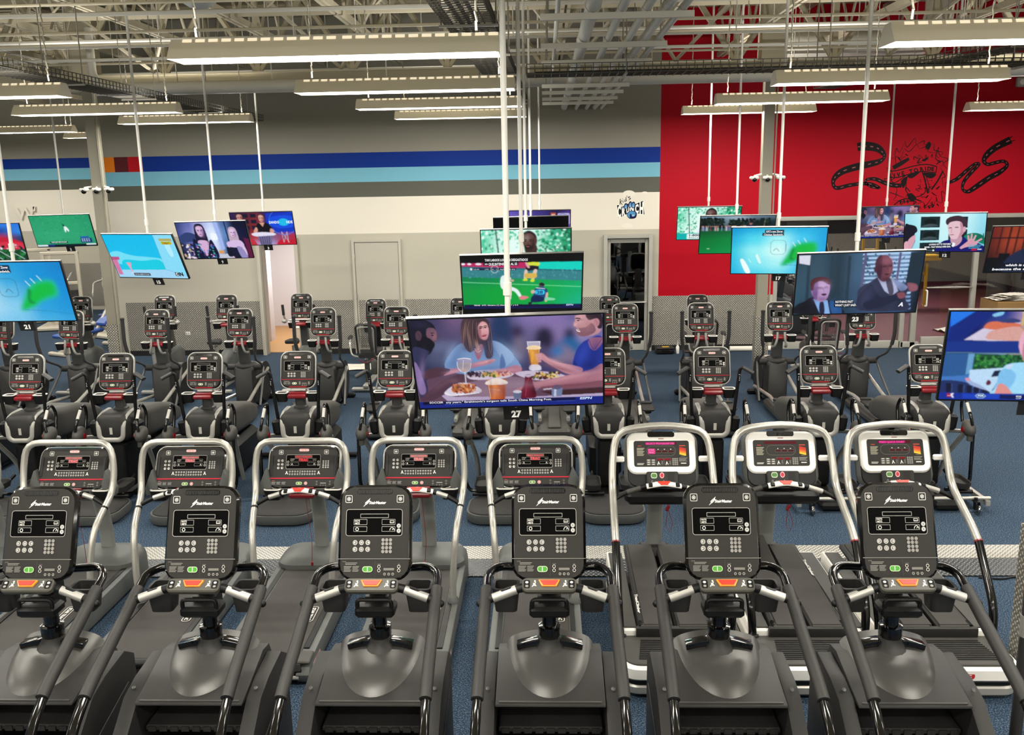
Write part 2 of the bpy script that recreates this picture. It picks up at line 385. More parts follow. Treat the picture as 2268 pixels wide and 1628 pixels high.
# ================================================================== lamps
def lamp(parent, z, sx, sy, w, up=False, tilt=0):
    ld = bpy.data.lights.new('tube_glow', 'AREA'); ld.shape = 'RECTANGLE'; ld.size = sx; ld.size_y = sy; ld.energy = w
    ld.color = (1, .965, .885); ld.spread = PI
    o = bpy.data.objects.new('tube_glow', ld); COL.objects.link(o); o.parent = parent; o.location = (0, 0, z)
    if up: o.rotation_euler = (PI, 0, 0)
    if tilt: o.rotation_euler = (rad(32) * tilt, 0, 0); o.location = (0, .07 * tilt, z)
    return o
ROOF = 7.45
def make_fixture():
    t = thing('ceiling_light', 'long white twin tube ceiling light', 'ceiling light')
    b = MB(); b.prism([(-.165, -.075), (-.075, .05), (-.06, .075), (.06, .075), (.075, .05), (.165, -.075), (.065, .005), (-.065, .005)], 0, -1.22, 1.22)
    b.build('reflector', 'fixture', t, flat=True)
    for s in (-1, 1):
        e = MB(); e.prism([(-.165, -.075), (-.075, .05), (.075, .05), (.165, -.075)], 0, s * 1.222 - .003, s * 1.222 + .003); e.build('end_plate', 'fixture', t, flat=True)
        for k in (-1, 1):
            c = MB(); c.tube([(s * .03, k * .065, -.045), (s * 1.19, k * .065, -.045)], .018, 8); c.build('tube', 'tube', t)
        h = MB()
        for k in range(34):
            z = .09 + k * (ROOF - 5.05) / 34
            h.tube([(s * 1.05 + (.008 if k % 2 else 0), (0 if k % 2 else .008), z), (s * 1.05 - (.008 if k % 2 else 0), -(0 if k % 2 else .008), z + .075)], .008, 4)
        h.build('hanging_chain', 'chain', t)
    u = MB()
    for k in range(24):
        x = -1.13 + k * .098 + (.02 if k > 11 else 0)
        u.add([(x, -.0765, .052), (x + .07, -.0765, .052), (x + .07, -.064, .0745), (x, -.064, .0745)], [(0, 1, 2, 3)])
    tag(u.build('light_slots', 'slot', t, flat=True), kind='stuff')
    return t
M['slot'] = mat('lit_slot', '#fff0d0', .4, emit=.5)
for k in ('tube', 'slot'): M[k].cycles.emission_sampling = 'NONE'
FX = make_fixture()
fixtures = []
G = 'twin tube ceiling lights'
for x, y, z, lb in (
    (-1.54, 7.03, 4.88, 'largest white tube light, hanging over the black stair climbers'),
    (-1.54, 10.5, 4.95, 'second light of the middle run, counted from the viewer'),
    (-1.54, 13.85, 5.02, 'third light of the middle run, counted from the viewer'),
    (-1.54, 17.4, 5.1, 'light of the middle run nearest the striped wall'),
    (3.72, 7.0, 4.88, 'white tube light cut by the right picture edge, above the large screen'),
    (3.72, 10.3, 4.92, 'second light of the run in front of the red wall'),
    (3.72, 13.72, 4.98, 'third light of the run in front of the red wall'),
    (3.82, 17.62, 5.1, 'light nearest the red wall, crossing the column with cameras'),
    (8.78, 17.0, 5.02, 'light over the red mural, cut by the right picture edge'),
    (-6.6, 10.4, 4.97, 'white tube light entering at the left picture edge, highest of its run'),
    (-6.6, 13.65, 5.02, 'long light left of the cable tray end, above the orange wall patch'),
    (-6.6, 17.05, 5.09, 'light nearest the striped wall, right of the left-hand column'),
    (-11.66, 20.4, 5.17, 'low far light at the left picture edge, behind the column'),
    (-11.3, 24.0, 5.22, 'farthest faint light, mostly behind the column on the left'),
):
    fixtures.append((x, y, z, 'lit ' + lb))
for x in (-11.66, -6.6, -1.54, 3.72, 8.78):
    for y in (-3.2, .2, 3.6, 7.0, 10.4, 13.7):
        if not any(abs(f[0] - x) < .6 and abs(f[1] - y) < .6 for f in fixtures): fixtures.append((x, y, 4.95, 'twin tube light outside the frame, %s of its run in the %s run' % (['first', 'second', 'third', 'fourth', 'fifth', 'sixth'][[-3.2, .2, 3.6, 7.0, 10.4, 13.7].index(y)], ['far left', 'left', 'middle', 'right', 'far right'][[-11.66, -6.6, -1.54, 3.72, 8.78].index(x)])))
for x, y, w_ in ((-16.5, 20.4, 'nearer'), (-16.5, 25.2, 'farther')): fixtures.append((x, y, 5.1, w_ + ' twin tube light over the strength machines, outside the frame'))
for i, (x, y, z, lb) in enumerate(fixtures):
    o = FX if i == 0 else dup(FX, (x, y, z))
    o.location = (x, y, z); tag(o, lb, None, G)
    lamp(o, .1, 2.3, .1, LAMP_W * .27, True)
    for s in (-1, 1): lamp(o, -.066, 2.36, .08, LAMP_W * .52, tilt=s)

# ================================================================== shell
YW = 20.42
f = MB(); f.box((-3, 12, -.1), (42, 34, .2)); struct('floor', f, 'carpet', flat=True)
f = MB(); f.box((11.1, 26, .004), (12, 11, .02)); struct('floor', f, 'maroonfloor', flat=True)
# back wall: a grid of painted fields with openings
def paint_wall(name, xs, zs, pick, y, th=.18):
    mb = MB(); names = []
    for i in range(len(xs) - 1):
        for j in range(len(zs) - 1):
            p = pick((xs[i] + xs[i + 1]) / 2, (zs[j] + zs[j + 1]) / 2)
            if p is None: continue
            if p not in names: names.append(p)
            mb.box(((xs[i] + xs[i + 1]) / 2, y + th / 2, (zs[j] + zs[j + 1]) / 2), (xs[i + 1] - xs[i], th, zs[j + 1] - zs[j]), names.index(p))
    return struct(name, mb, names, flat=True)
ZS = [0, .12, 1.25, 2.6, 2.75, 3.56, 3.89, 4.2, 4.53, 7.6]
def stripes(x, z):
    if z < 2.75: return 'beige_wall'
    if z < 3.56: return 'white_wall'
    if z < 3.89: return 'slate'
    if z < 4.2: return 'sky'
    if z < 4.53:
        if -9.88 < x < -9.62: return 'orange'
        if -9.62 < x < -9.31: return 'maroon'
        if -9.31 < x < -8.98: return 'scarlet'
        return 'navy'
    return 'grey_wall'
def pick(x, z):
    if -6.45 < x < -5.66 and z < 2.6: return None
    if 1.4 < x < 2.32 and z < 2.6: return None
    if x > 2.55:
        if x > 5.12: return 'red_wall' if z > 2.93 else None
        return 'red_wall' if z > 1.25 else 'beige_wall'
    return stripes(x, z)
wall = paint_wall('wall_back', [-10.05, -9.88, -9.62, -9.31, -8.98, -6.45, -5.66, 1.4, 2.32, 2.55, 5.12, 16], sorted(ZS + [2.93]), pick, YW)
# checker plate wainscot, sheet by sheet
def sheets(x0, x1, y, z0, z1, parent, w=1.22, name='plate_sheet', m='plate'):
    n = max(1, round((x1 - x0) / w)); d = (x1 - x0) / n; mb = MB(); mb.box((0, 0, 0), (d - .006, .008, z1 - z0))
    first = None
    for i in range(n):
        if first is None: first = o = mb.build(name, m, parent, flat=True)
        else: o = first.copy(); COL.objects.link(o)
        o.location = (x0 + (i + .5) * d, y - .004, (z0 + z1) / 2)
sheets(-9.7, -6.53, YW, .12, 1.25, wall); sheets(-5.58, -4.4, YW, .12, 1.25, wall); sheets(-3.2, 1.3, YW, .12, 1.25, wall); sheets(2.42, 5.06, YW, .12, 1.25, wall)
bb = MB()
for a, b in ((-9.7, -6.53), (-5.58, -4.4), (-3.2, 1.3), (2.42, 5.06)): bb.box(((a + b) / 2, YW - .006, .06), (b - a, .012, .12))
tag(struct('baseboard_back', bb, 'cove', flat=True), kind='structure')
c = MB(); c.box((-10.0, 24.5, 3.8), (.15, 8.2, 7.6)); struct('wall_return', c, 'beige_wall', flat=True)
YF = 28.5
def pick2(x, z): return 'beige_wall' if z < 2.54 else 'white_wall' if z < 3.81 else 'slate' if z < 4.12 else 'sky' if z < 4.47 else 'navy' if z < 4.78 else 'grey_wall'
wl = paint_wall('wall_far', [-24, -10.07], [0, 2.54, 3.81, 4.12, 4.47, 4.78, 7.6], pick2, YF)
sheets(-18, -10.2, YF, .12, 1.5, wl)
w = MB(); w.box((-24, 12, 3.8), (.2, 34, 7.6)); struct('wall_left', w, 'beige_wall', flat=True)
w = MB(); w.box((16.1, 12, 3.8), (.2, 34, 7.6)); struct('wall_right', w, 'beige_wall', flat=True)
w = MB(); w.box((-4, -5, 3.8), (42, .2, 7.6)); struct('wall_front', w, 'beige_wall', flat=True)
# roof deck with ribs running across
d = MB(); pr = []
y = -5
while y < 29:
    pr += [(y, ROOF), (y + .1, ROOF), (y + .14, ROOF - .06), (y + .26, ROOF - .06)]; y += .3
pr += [(29, ROOF), (29, ROOF + .1), (-5, ROOF + .1)]
d.prism(pr, 0, -24, 16.2); struct('ceiling', d, 'deck', flat=True)

# ================================================================== doors and glazing
def frame_box(mb, x0, x1, z1, y, w=.07, dp=.14):
    mb.box((x0 - w / 2, y, (z1 + w) / 2), (w, dp, z1 + w)); mb.box((x1 + w / 2, y, (z1 + w) / 2), (w, dp, z1 + w)); mb.box(((x0 + x1) / 2, y, z1 + w / 2), (x1 - x0, dp, w))
# closed beige door
d1 = MB(); d1.box((-3.8, YW - .02, 1.275), (.98, .05, 2.55)); d1 = struct('door_1', d1, 'door', flat=True)
t = MB(); frame_box(t, -4.3, -3.3, 2.56, YW - .02, .06, .1); t.build('door_frame', 'door', d1, bevel=.004)
sheets(-4.26, -3.34, YW - .045, .15, 1.25, d1, 1.5, 'kick_plate')
for z in (.4, 1.35, 2.25):
    h = MB(); h.tube([(-4.29, YW - .06, z - .05), (-4.29, YW - .06, z + .05)], .012, 8); h.build('hinge', 'alu', d1)
# open doorway into a white room
d2 = MB(); frame_box(d2, -6.45, -5.66, 2.6, YW - .01, .08, .2); d2 = struct('door_2', d2, 'door', bevel=.004)
l = MB(); l.box((-5.7, YW + .62, 1.28), (.045, .86, 2.52)); l.build('door_leaf', 'door', d2, flat=True)
for x, y, sx, sy in ((-8.2, 22.6, .1, 4), (-4.6, 22.6, .1, 4), (-6.4, 24.6, 3.7, .1), (-7.05, 22.3, .35, .35)):
    w = MB(); w.box((x, y, 1.5), (sx, sy, 3)); struct('wall_store', w, 'offwhite', flat=True)
w = MB(); w.box((-6.4, 22.6, .005), (3.5, 3.9, .02)); struct('floor', w, 'tan', flat=True)
w = MB(); w.box((-6.4, 22.6, 3.02), (3.7, 4, .04)); struct('ceiling', w, 'offwhite', flat=True)
st = thing('ceiling_light', 'square ceiling light of the white room behind the open doorway', 'ceiling light', (-6.4, 22.5, 2.97))
q = MB(); q.rbox((0, 0, .0), (.6, .6, .04), .02); q.build('housing', 'tube', st); lamp(st, -.04, .6, .6, 60)
bx = thing('storage_chest', 'low white chest standing inside the bright open doorway', 'chest', (-6.02, 22.2, .012))
q = MB(); q.rbox((0, 0, .17), (.62, .4, .32), .02); q.build('body', 'white', bx); q = MB(); q.rbox((0, 0, .35), (.64, .42, .04), .02); q.build('lid', 'white', bx)
# dark glass door
d3 = MB(); frame_box(d3, 1.4, 2.32, 2.56, YW, .085, .2); d3 = struct('door_3', d3, 'trim', bevel=.006)
l = MB()
for a in ((1.44, 1.27, .07, 2.54), (2.28, 1.27, .07, 2.54)): l.box((a[0], YW + .03, a[1]), (a[2], .05, a[3]))
l.box((1.86, YW + .03, 2.5), (.8, .05, .09)); l.box((1.86, YW + .03, .12), (.8, .05, .22)); l.build('leaf_frame', 'trim', d3, bevel=.004)
g = MB(); g.box((1.86, YW + .03, 1.34), (.78, .012, 2.24)); g.build('pane', 'glass_dark', d3, flat=True)
h = MB(); h.tube([(1.45, YW - .06, 1.12), (2.27, YW - .06, 1.12)], .016, 8); h.tube([(1.5, YW - .06, 1.12), (1.5, YW + .02, 1.12)], .012, 6); h.tube([(2.22, YW - .06, 1.12), (2.22, YW + .02, 1.12)], .012, 6); h.build('push_bar', 'alu', d3)
for x, y, sx, sy in ((.6, 22.5, .1, 4), (3.3, 22.5, .1, 4), (1.9, 24.5, 2.8, .1)):
    w = MB(); w.box((x, y, 1.5), (sx, sy, 3)); struct('wall_dark', w, 'darkroom', flat=True)
w = MB(); w.box((1.9, 22.6, 3.02), (2.8, 4, .04)); struct('ceiling', w, 'darkroom', flat=True)
# glass front of the studio on the right
gl = MB()
for x, wd in ((5.16, .09), (8.02, .1), (8.28, .12), (9.55, .1), (11.6, .1), (13.8, .1)): gl.box((x, YW + .04, 1.46), (wd, .12, 2.93))
gl.box((10.5, YW + .04, 2.93), (10.8, .14, .09)); gl.box((6.6, YW + .04, .08), (2.8, .12, .16)); gl.box((11.7, YW + .04, .06), (4.2, .12, .1)); gl.box((8.98, YW + .04, .14), (1.0, .08, .2))
gl.box((8.22, YW + .04, .07), (.4, .12, .12))
gf = struct('window_1', gl, 'trim', bevel=.006)
for a, b in ((5.2, 7.97), (8.36, 9.5), (8.08, 8.22), (9.6, 11.55), (11.65, 13.75)):
    g = MB(); g.box(((a + b) / 2, YW + .04, 1.5), (b - a, .012, 2.8)); g.build('pane', 'glass', gf, flat=True)
h = MB(); h.tube([(8.5, YW - .02, .95), (8.5, YW - .1, .95), (8.5, YW - .1, 1.3), (8.5, YW - .02, 1.3)], .018, 8, fillet=.03); h.build('pull_handle', 'white', gf)
h = MB(); h.tube([(8.5, YW - .05, 1.36), (9.5, YW - .05, 1.36)], .015, 8); h.build('push_bar', 'alu', gf)
w = paint_wall('wall_studio', [5.0, 16], [0, 1.9, 3.2], lambda x, z: 'darkroom' if z > 1.9 else 'maroon', 31)
sheets(5.2, 15.8, 31, .25, 1.9, w)
w = MB(); w.box((5.05, 25.8, 1.6), (.1, 10.5, 3.2)); struct('wall_studio', w, 'darkroom', flat=True)
w = MB(); w.box((10.6, 25.8, 3.22), (11, 10.5, .05)); struct('ceiling', w, 'darkroom', flat=True)
for i, (x, y) in enumerate(((7.2, 22.6), (10.6, 22.6), (7.2, 27.4), (10.6, 27.4))):
    st = thing('ceiling_light', 'flat ceiling light of the glass studio, hidden above the door head, ' + ('front left', 'front right', 'rear left', 'rear right')[i], 'ceiling light', (x, y, 3.17), 0, 'studio ceiling lights')
    q = MB(); q.rbox((0, 0, 0), (1.2, .6, .04), .02); q.build('housing', 'tube', st); lamp(st, -.04, 1.2, .6, 95)

# ================================================================== columns
def column(x, y, sz, lbl, cams, wy=1.25, top=ROOF - .1, a=.19):
    c = MB()
    for s in (-1, 1): c.box((x, y + s * (a / 2 - .012), top / 2), (a, .024, top))
    c.box((x, y, top / 2), (.016, a - .05, top)); c.box((x - a / 2 + .01, y, top / 2), (.012, a - .06, top)); c.box((x + a / 2 - .01, y, top / 2), (.012, a - .06, top))
    o = struct('column', c, 'column_paint', flat=True); o['label'] = lbl
    p = MB(); p.box((0, 0, .0), (a + .03, .006, wy - .12)); first = None
    for k, (dx, dy, r) in enumerate(((0, -1, 0), (0, 1, 0), (-1, 0, 90), (1, 0, 90))):
        if first is None: first = q = p.build('plate_wrap', 'plate', o, flat=True)
        else: q = first.copy(); COL.objects.link(q)
        q.location = (x + dx * (a / 2 + .013), y + dy * (a / 2 + .013), .12 + (wy - .12) / 2); q.rotation_euler = (0, 0, rad(r))
    k = MB(); k.box((x, y, .06), (a + .04, a + .04, .12)); k.build('base_trim', 'cove', o, flat=True)
    k = MB(); k.tube([(x + a / 2 + .035, y - .1, .5), (x + a / 2 + .035, y - .1, 6.2)], .014, 8); k.build('conduit', 'column_paint', o)
    k = MB(); k.rbox((x + a / 2 + .035, y - .12, .42), (.13, .07, .16), .015); k.build('outlet_box', 'white', o)
    for cx, lb in cams:
        t = thing('security_camera', lb, 'camera', (x + cx, y - a / 2 - .02, 3.84), 0, 'security cameras on the columns')
        k = MB(); k.rbox((0, .0, .0), (.165, .12, .06), .03); k.build('housing', 'white', t)
        k = MB(); k.ball((0, -.02, -.03), (.05, .05, .05), 0, 12, 6); k.build('dome', 'gloss', t)
        k = MB(); k.tube([(0, .0, .03), (-.6 * cx, .075, .06)], .02, 8); k.build('bracket', 'white', t)
    return o
column(-8.49, 17.3, 0, 'cream steel column left of the cartoon screen', ((-.24, 'white dome camera on the outer side of the left-hand column'), (.0, 'white dome camera on the front of the left-hand column'), (.24, 'white dome camera beside the conduit of the left-hand column')))
column(4.12, 17.3, 0, 'cream steel column before the red wall', ((-.24, 'white dome camera on the left flank of the column at the red wall'), (.0, 'white dome camera on the front of the column at the red wall'), (.24, 'white dome camera on the right flank of the column at the red wall')))
column(3.74, 6.55, 0, 'checker plate column at the right picture edge beside the stair climbers', ())

# ================================================================== roof steel
def truss(name, p0, p1, z0, z1, n, cw, wr, m='steel_white'):
    """open web joist between two plan points: chords as bars, web as a zigzag of round bars"""
    a, b = Vector((*p0, 0)), Vector((*p1, 0)); L = (b - a).length; ang = math.atan2(b.y - a.y, b.x - a.x)
    X = Matrix.Translation(a) @ Matrix.Rotation(ang, 4, 'Z')
    t = MB(); t.box((L / 2, -cw * .45, z1), (L, cw * .5, cw)); t.box((L / 2, cw * .45, z1), (L, cw * .5, cw)); o = struct(name, t, m, X=X, flat=True)
    t = MB(); t.box((L / 2, -cw * .45, z0), (L, cw * .5, cw)); t.box((L / 2, cw * .45, z0), (L, cw * .5, cw)); t.build('bottom_chord', m, o, X=X, flat=True)
    t = MB(); d = L / n
    for i in range(n):
        t.tube([(i * d, 0, z1), ((i + .5) * d, 0, z0)], wr, 5); t.tube([((i + .5) * d, 0, z0), ((i + 1) * d, 0, z1)], wr, 5)
    tag(t.build('web', m, o, X=X), kind='stuff'); return o
# girder on the column line
g = MB(); g.box((-3, 17.3, 5.78), (42, .2, .25)); g.box((-3, 17.3, 5.9), (42, .3, .03)); g.box((-3, 17.3, 5.655), (42, .3, .03)); go = struct('ceiling_girder', g, 'girder', flat=True)
g = MB(); g.box((-3, 17.3, 7.25), (42, .24, .14)); g.build('top_chord', 'girder', go, flat=True)
g = MB()
for i in range(-12, 10):
    x = i * 1.75
    g.box((x, 17.3, 6.55), (.09, .12, 1.3))
    for s in (-1, 1): g.tube([(x, 17.3, 5.9), (x + s * .86, 17.3, 7.2)], .055, 5)
tag(g.build('web', 'girder', go, flat=True), kind='stuff')
for i in range(-9, 9):
    x = i * 1.72 + .35
    truss('ceiling_joist', (x, 4.5), (x, 28 if x < -10 else YW), 6.42, 7.3, 13, .10, .026)
for y, z, n in ((9.2, 6.75, 22), (11.9, 6.7, 22), (14.6, 6.7, 22)):
    truss('ceiling_bridging', (-22, y), (15, y), 6.45, 7.2, 22, .05, .018)
# big columns of the roof seen between the webs, bracing
for x in (-8.49, 4.12):
    b = MB(); b.box((x, 17.3, 6.55), (.4, .34, 1.5)); struct('trim_1', b, 'girder', flat=True)
random.seed(3)
for i, (y, z, r) in enumerate(((11.2, 6.02, .018), (12.3, 6.1, .03), (13.1, 6.0, .022), (14.2, 6.05, .03), (15.0, 6.12, .018), (15.7, 5.98, .028), (16.5, 6.02, .02), (18.3, 6.05, .03), (19.2, 6.12, .022), (12.9, 5.78, .02))):
    b = MB(); b.tube([(-20, y, z), (15.5, y, z)], r, 7)
    for x in range(-19, 15, 3): b.tube([(x + .4 * i, y, z), (x + .4 * i, y, ROOF)], .008, 4)
    struct('trim_2', b, 'pipe' if i % 2 else 'steel_white')
b = MB(); b.tube([(-7.6, 16.2, 5.55), (15, 16.2, 5.55)], .11, 12); b.tube([(-7.6, 16.2, 5.55), (-7.9, 16.3, 5.75), (-7.9, 16.3, 6.6)], .07, 10, fillet=.15)
for x in range(-7, 15, 2):
    b.tube([(x + .3, 16.2, 5.6), (x + .3, 16.2, ROOF)], .01, 4)
struct('trim_3', b, 'pipe')
b = MB(); b.tube([(-9.8, 20.2, 5.95), (15, 20.2, 5.95)], .12, 12); struct('trim_3', b, 'pipe')
b = MB(); b.tube([(4.4, 18.6, 6.35), (7.6, 18.6, 6.35), (7.6, 18.6, 7.3)], .26, 14, fillet=.5)
for x in (4.8, 6.2): b.tube([(x, 18.6, 6.3), (x, 18.6, ROOF)], .015, 4)
struct('trim_4', b, 'pipe')
# angle braces dropping from roof to girder
b = MB()
for x in (-7.2, -3.7, .6, 2.4, 6.2, 9.0):
    for s in (-1, 1): b.tube([(x, 17.25, 5.95), (x + s * 1.3, 15.4, 7.3)], .035, 5)
struct('ceiling_brace', b, 'steel_white', flat=True)

# pipe rack right of the middle poles
b = thing('pipe_rack', 'bundle of five white pipes on cross bars under the roof', 'pipes', (.55, 12, 5.3))
for dx, r in ((-.1, .068), (.16, .04), (.38, .04), (.56, .05), (.7, .034)):
    q = MB(); q.tube([(dx, -6.5, .03 + r), (dx, 8.3, .03 + r)], r, 10)
    for k in range(7): q.tube([(dx, -5.6 + k * 2.1, .03 + r), (dx, -5.5 + k * 2.1, .03 + r)], r * 1.12, 10)
    q.build('pipe', 'pipe', b)
for y in (8.5, 10.3, 11.75, 13.2, 14.67, 15.78, 17, 18):
    q = MB(); q.box((.11, y - 12, 0), (1.36, .045, .055))
    q.build('cross_bar', 'pipe', b, flat=True)
    for x in (-.5, .72): q = MB(); q.tube([(x, y - 12, .02), (x, y - 12, ROOF - 5.3)], .008, 5); q.build('hanger_rod', 'galv', b)
for s in (-1, 1):
    q = MB(); q.tube([(-.40, -6, .25 + s * .05), (-.40, 8.3, .25 + s * .05)], .02, 7); q.build('conduit', 'pipe', b)

# wire basket cable trays
def tray(x0, x1, L, lbl, loc, rz, w=.44, h=.11, m='wire_dark'):
    t = thing('cable_tray', lbl, 'cable tray', loc, rz, 'wire basket cable trays')
    q = MB(); n = int(L / .1)
    for z, xs in ((0, [-w / 2 + w * k / 6 for k in range(7)]), (h * .5, (-w / 2, w / 2)), (h, (-w / 2, w / 2))):
        for x in xs: q.box((x, L / 2, z), (.009, L, .009))
    for k in range(n + 1):
        y = k * L / n; q.box((0, y, -.008), (w, .009, .009)); q.box((-w / 2, y, h / 2), (.009, .009, h)); q.box((w / 2, y, h / 2), (.009, .009, h))
    tag(q.build('wire_mesh', m, t, flat=True), kind='stuff')
    q = MB()
    for k in range(3): q.tube([(-.1 + .08 * k, .1, .02), (-.06 + .07 * k, L * .3, .02), (-.1 + .09 * k, L * .6, .02), (-.08 + .08 * k, L - .1, .02)], .018, 6)
    q.build('cables', 'black', t)
    for k in range(max(2, int(L / 2))):
        y = (k + .5) * L / max(2, int(L / 2)); q = MB(); q.box((0, y, -.02), (w + .1, .03, .02))
        for s in (-1, 1): q.tube([(s * (w / 2 + .03), y, -.02), (s * (w / 2 + .03), y, ROOF - loc[2])], .007, 4)
        q.build('hanger', 'galv', t)
tray(0, 0, 12, 'wire basket tray running above the middle lights', (-.72, 5.6, 5.28), -1)
tray(0, 0, 9.6, 'wire basket tray crossing in front of the red wall', (9.4, 11.63, 5.14), 90)
tray(0, 0, 11, 'wire basket tray slanting past the lights by the left-hand column', (-6.15, 8.6, 5.2), 0)
tray(0, 0, 9, 'wire basket tray above the lights beside the red mural', (6.9, 9.2, 5.48), 10)
# duct and heater boxes near the top of the view
t = thing('air_duct', 'round grey duct end showing between the roof trusses', 'duct', (-4.05, 11.2, 6.42))
q = MB(); q.lathe([(.27, -.6), (.27, .5), (.3, .54), (.3, .58), (.26, .58), (.25, .2)], 20, X=RX(75) @ RY(20)); q.build('pipe_body', 'duct', t)
q = MB(); q.box((0, .1, .45), (.5, .04, .5)); q.build('bracket', 'steel_white', t)
for x, lb in ((-2.15, 'first dark heater box hanging beside the duct'), (-1.72, 'second dark heater box, next to the wire tray')):
    t = thing('unit_heater', lb, 'heater', (x, 10.6, 5.98), 0, 'heater boxes under the roof')
    q = MB(); q.rbox((0, 0, .12), (.34, .5, .34), .02); q.build('case', 'heater', t)
    q = MB(); [q.box((0, -.255, .0 + .05 * k), (.28, .012, .012)) for k in range(6)]; tag(q.build('louvres', 'black', t, flat=True), kind='stuff')
    q = MB(); [q.tube([(s * .14, 0, .28), (s * .14, 0, ROOF - 6)], .01, 4) for s in (-1, 1)]; q.build('hanger', 'galv', t)
for k in range(2):
    t = thing('exit_light', ('first', 'second')[k] + ' small grey emergency light box high on the red wall', 'emergency light', (10.15 + k * .32, YW - .06, 5.72), 0, 'emergency lights on the red wall')
    q = MB(); q.rbox((0, 0, 0), (.22, .1, .2), .02); q.build('case', 'trim', t)
    q = MB(); q.ball((0, -.05, 0), (.06, .03, .06)); q.build('lens', 'white', t)

# ================================================================== consoles
def slab(mb, w, h, r, y0, y1, ch=.006, m=0, dx=0, dz=0, seg=4, back=1):
    """rounded slab standing in the xz plane, front face at y0, back at y1"""
    def ring(a, b, rr, y): return [(p[0] + dx, y, p[1] + dz) for p in rrect(a, b, max(rr, .001), seg)]
    mb.loft([ring(w - 2 * ch, h - 2 * ch, r - ch, y0), ring(w, h, r, y0 + ch), ring(w, h, r, y0 + ch + (y1 - y0) * .4), ring(w * back, h * back, r * back, y1)], m)
    return mb
INK = '#d8d6d0'; DIM = '#8d8b86'; FACE = '#363432'
def icon_box(p, x, y, s, c=INK):
    p.ring(x - s, y - s, x + s, y + s, s * .3, s * .14, c); p.circ(x, y, s * .52, s * .16, c); p.ell(x, y, s * .24, s * .24, c, 8)
def keypad(p, xs, ys, r, c='#b9b7b2'):
    for x in xs:
        for y in ys: p.circ(x, y, r, r * .3, c, 8); p.ell(x, y, r * .35, r * .5, c, 6)
def small_text(p, x0, y0, x1, n, dy, c=DIM):
    for k in range(n): p.rect(x0, y0 + k * dy, x1 - (k * 37 % 11) * (x1 - x0) / 40, y0 + k * dy + dy * .45, c)
def badge(p, x, y, w, h):
    p.rr(x - w / 2, y - h / 2, x + w / 2, y + h / 2, h * .45, '#e9c4bf'); p.rr(x - w / 2 + h * .1, y - h * .4, x + w / 2 - h * .1, y + h * .4, h * .38, '#b3242c')
    p.rr(x - w / 2 + h * .2, y - h * .3, x + w / 2 - h * .2, y + h * .3, h * .28, '#e8d6d2'); p.text('STAR TRAC', x, y + h * .22, h * .42, '#b3242c', w=w * .74, cen=True, bold=.03)
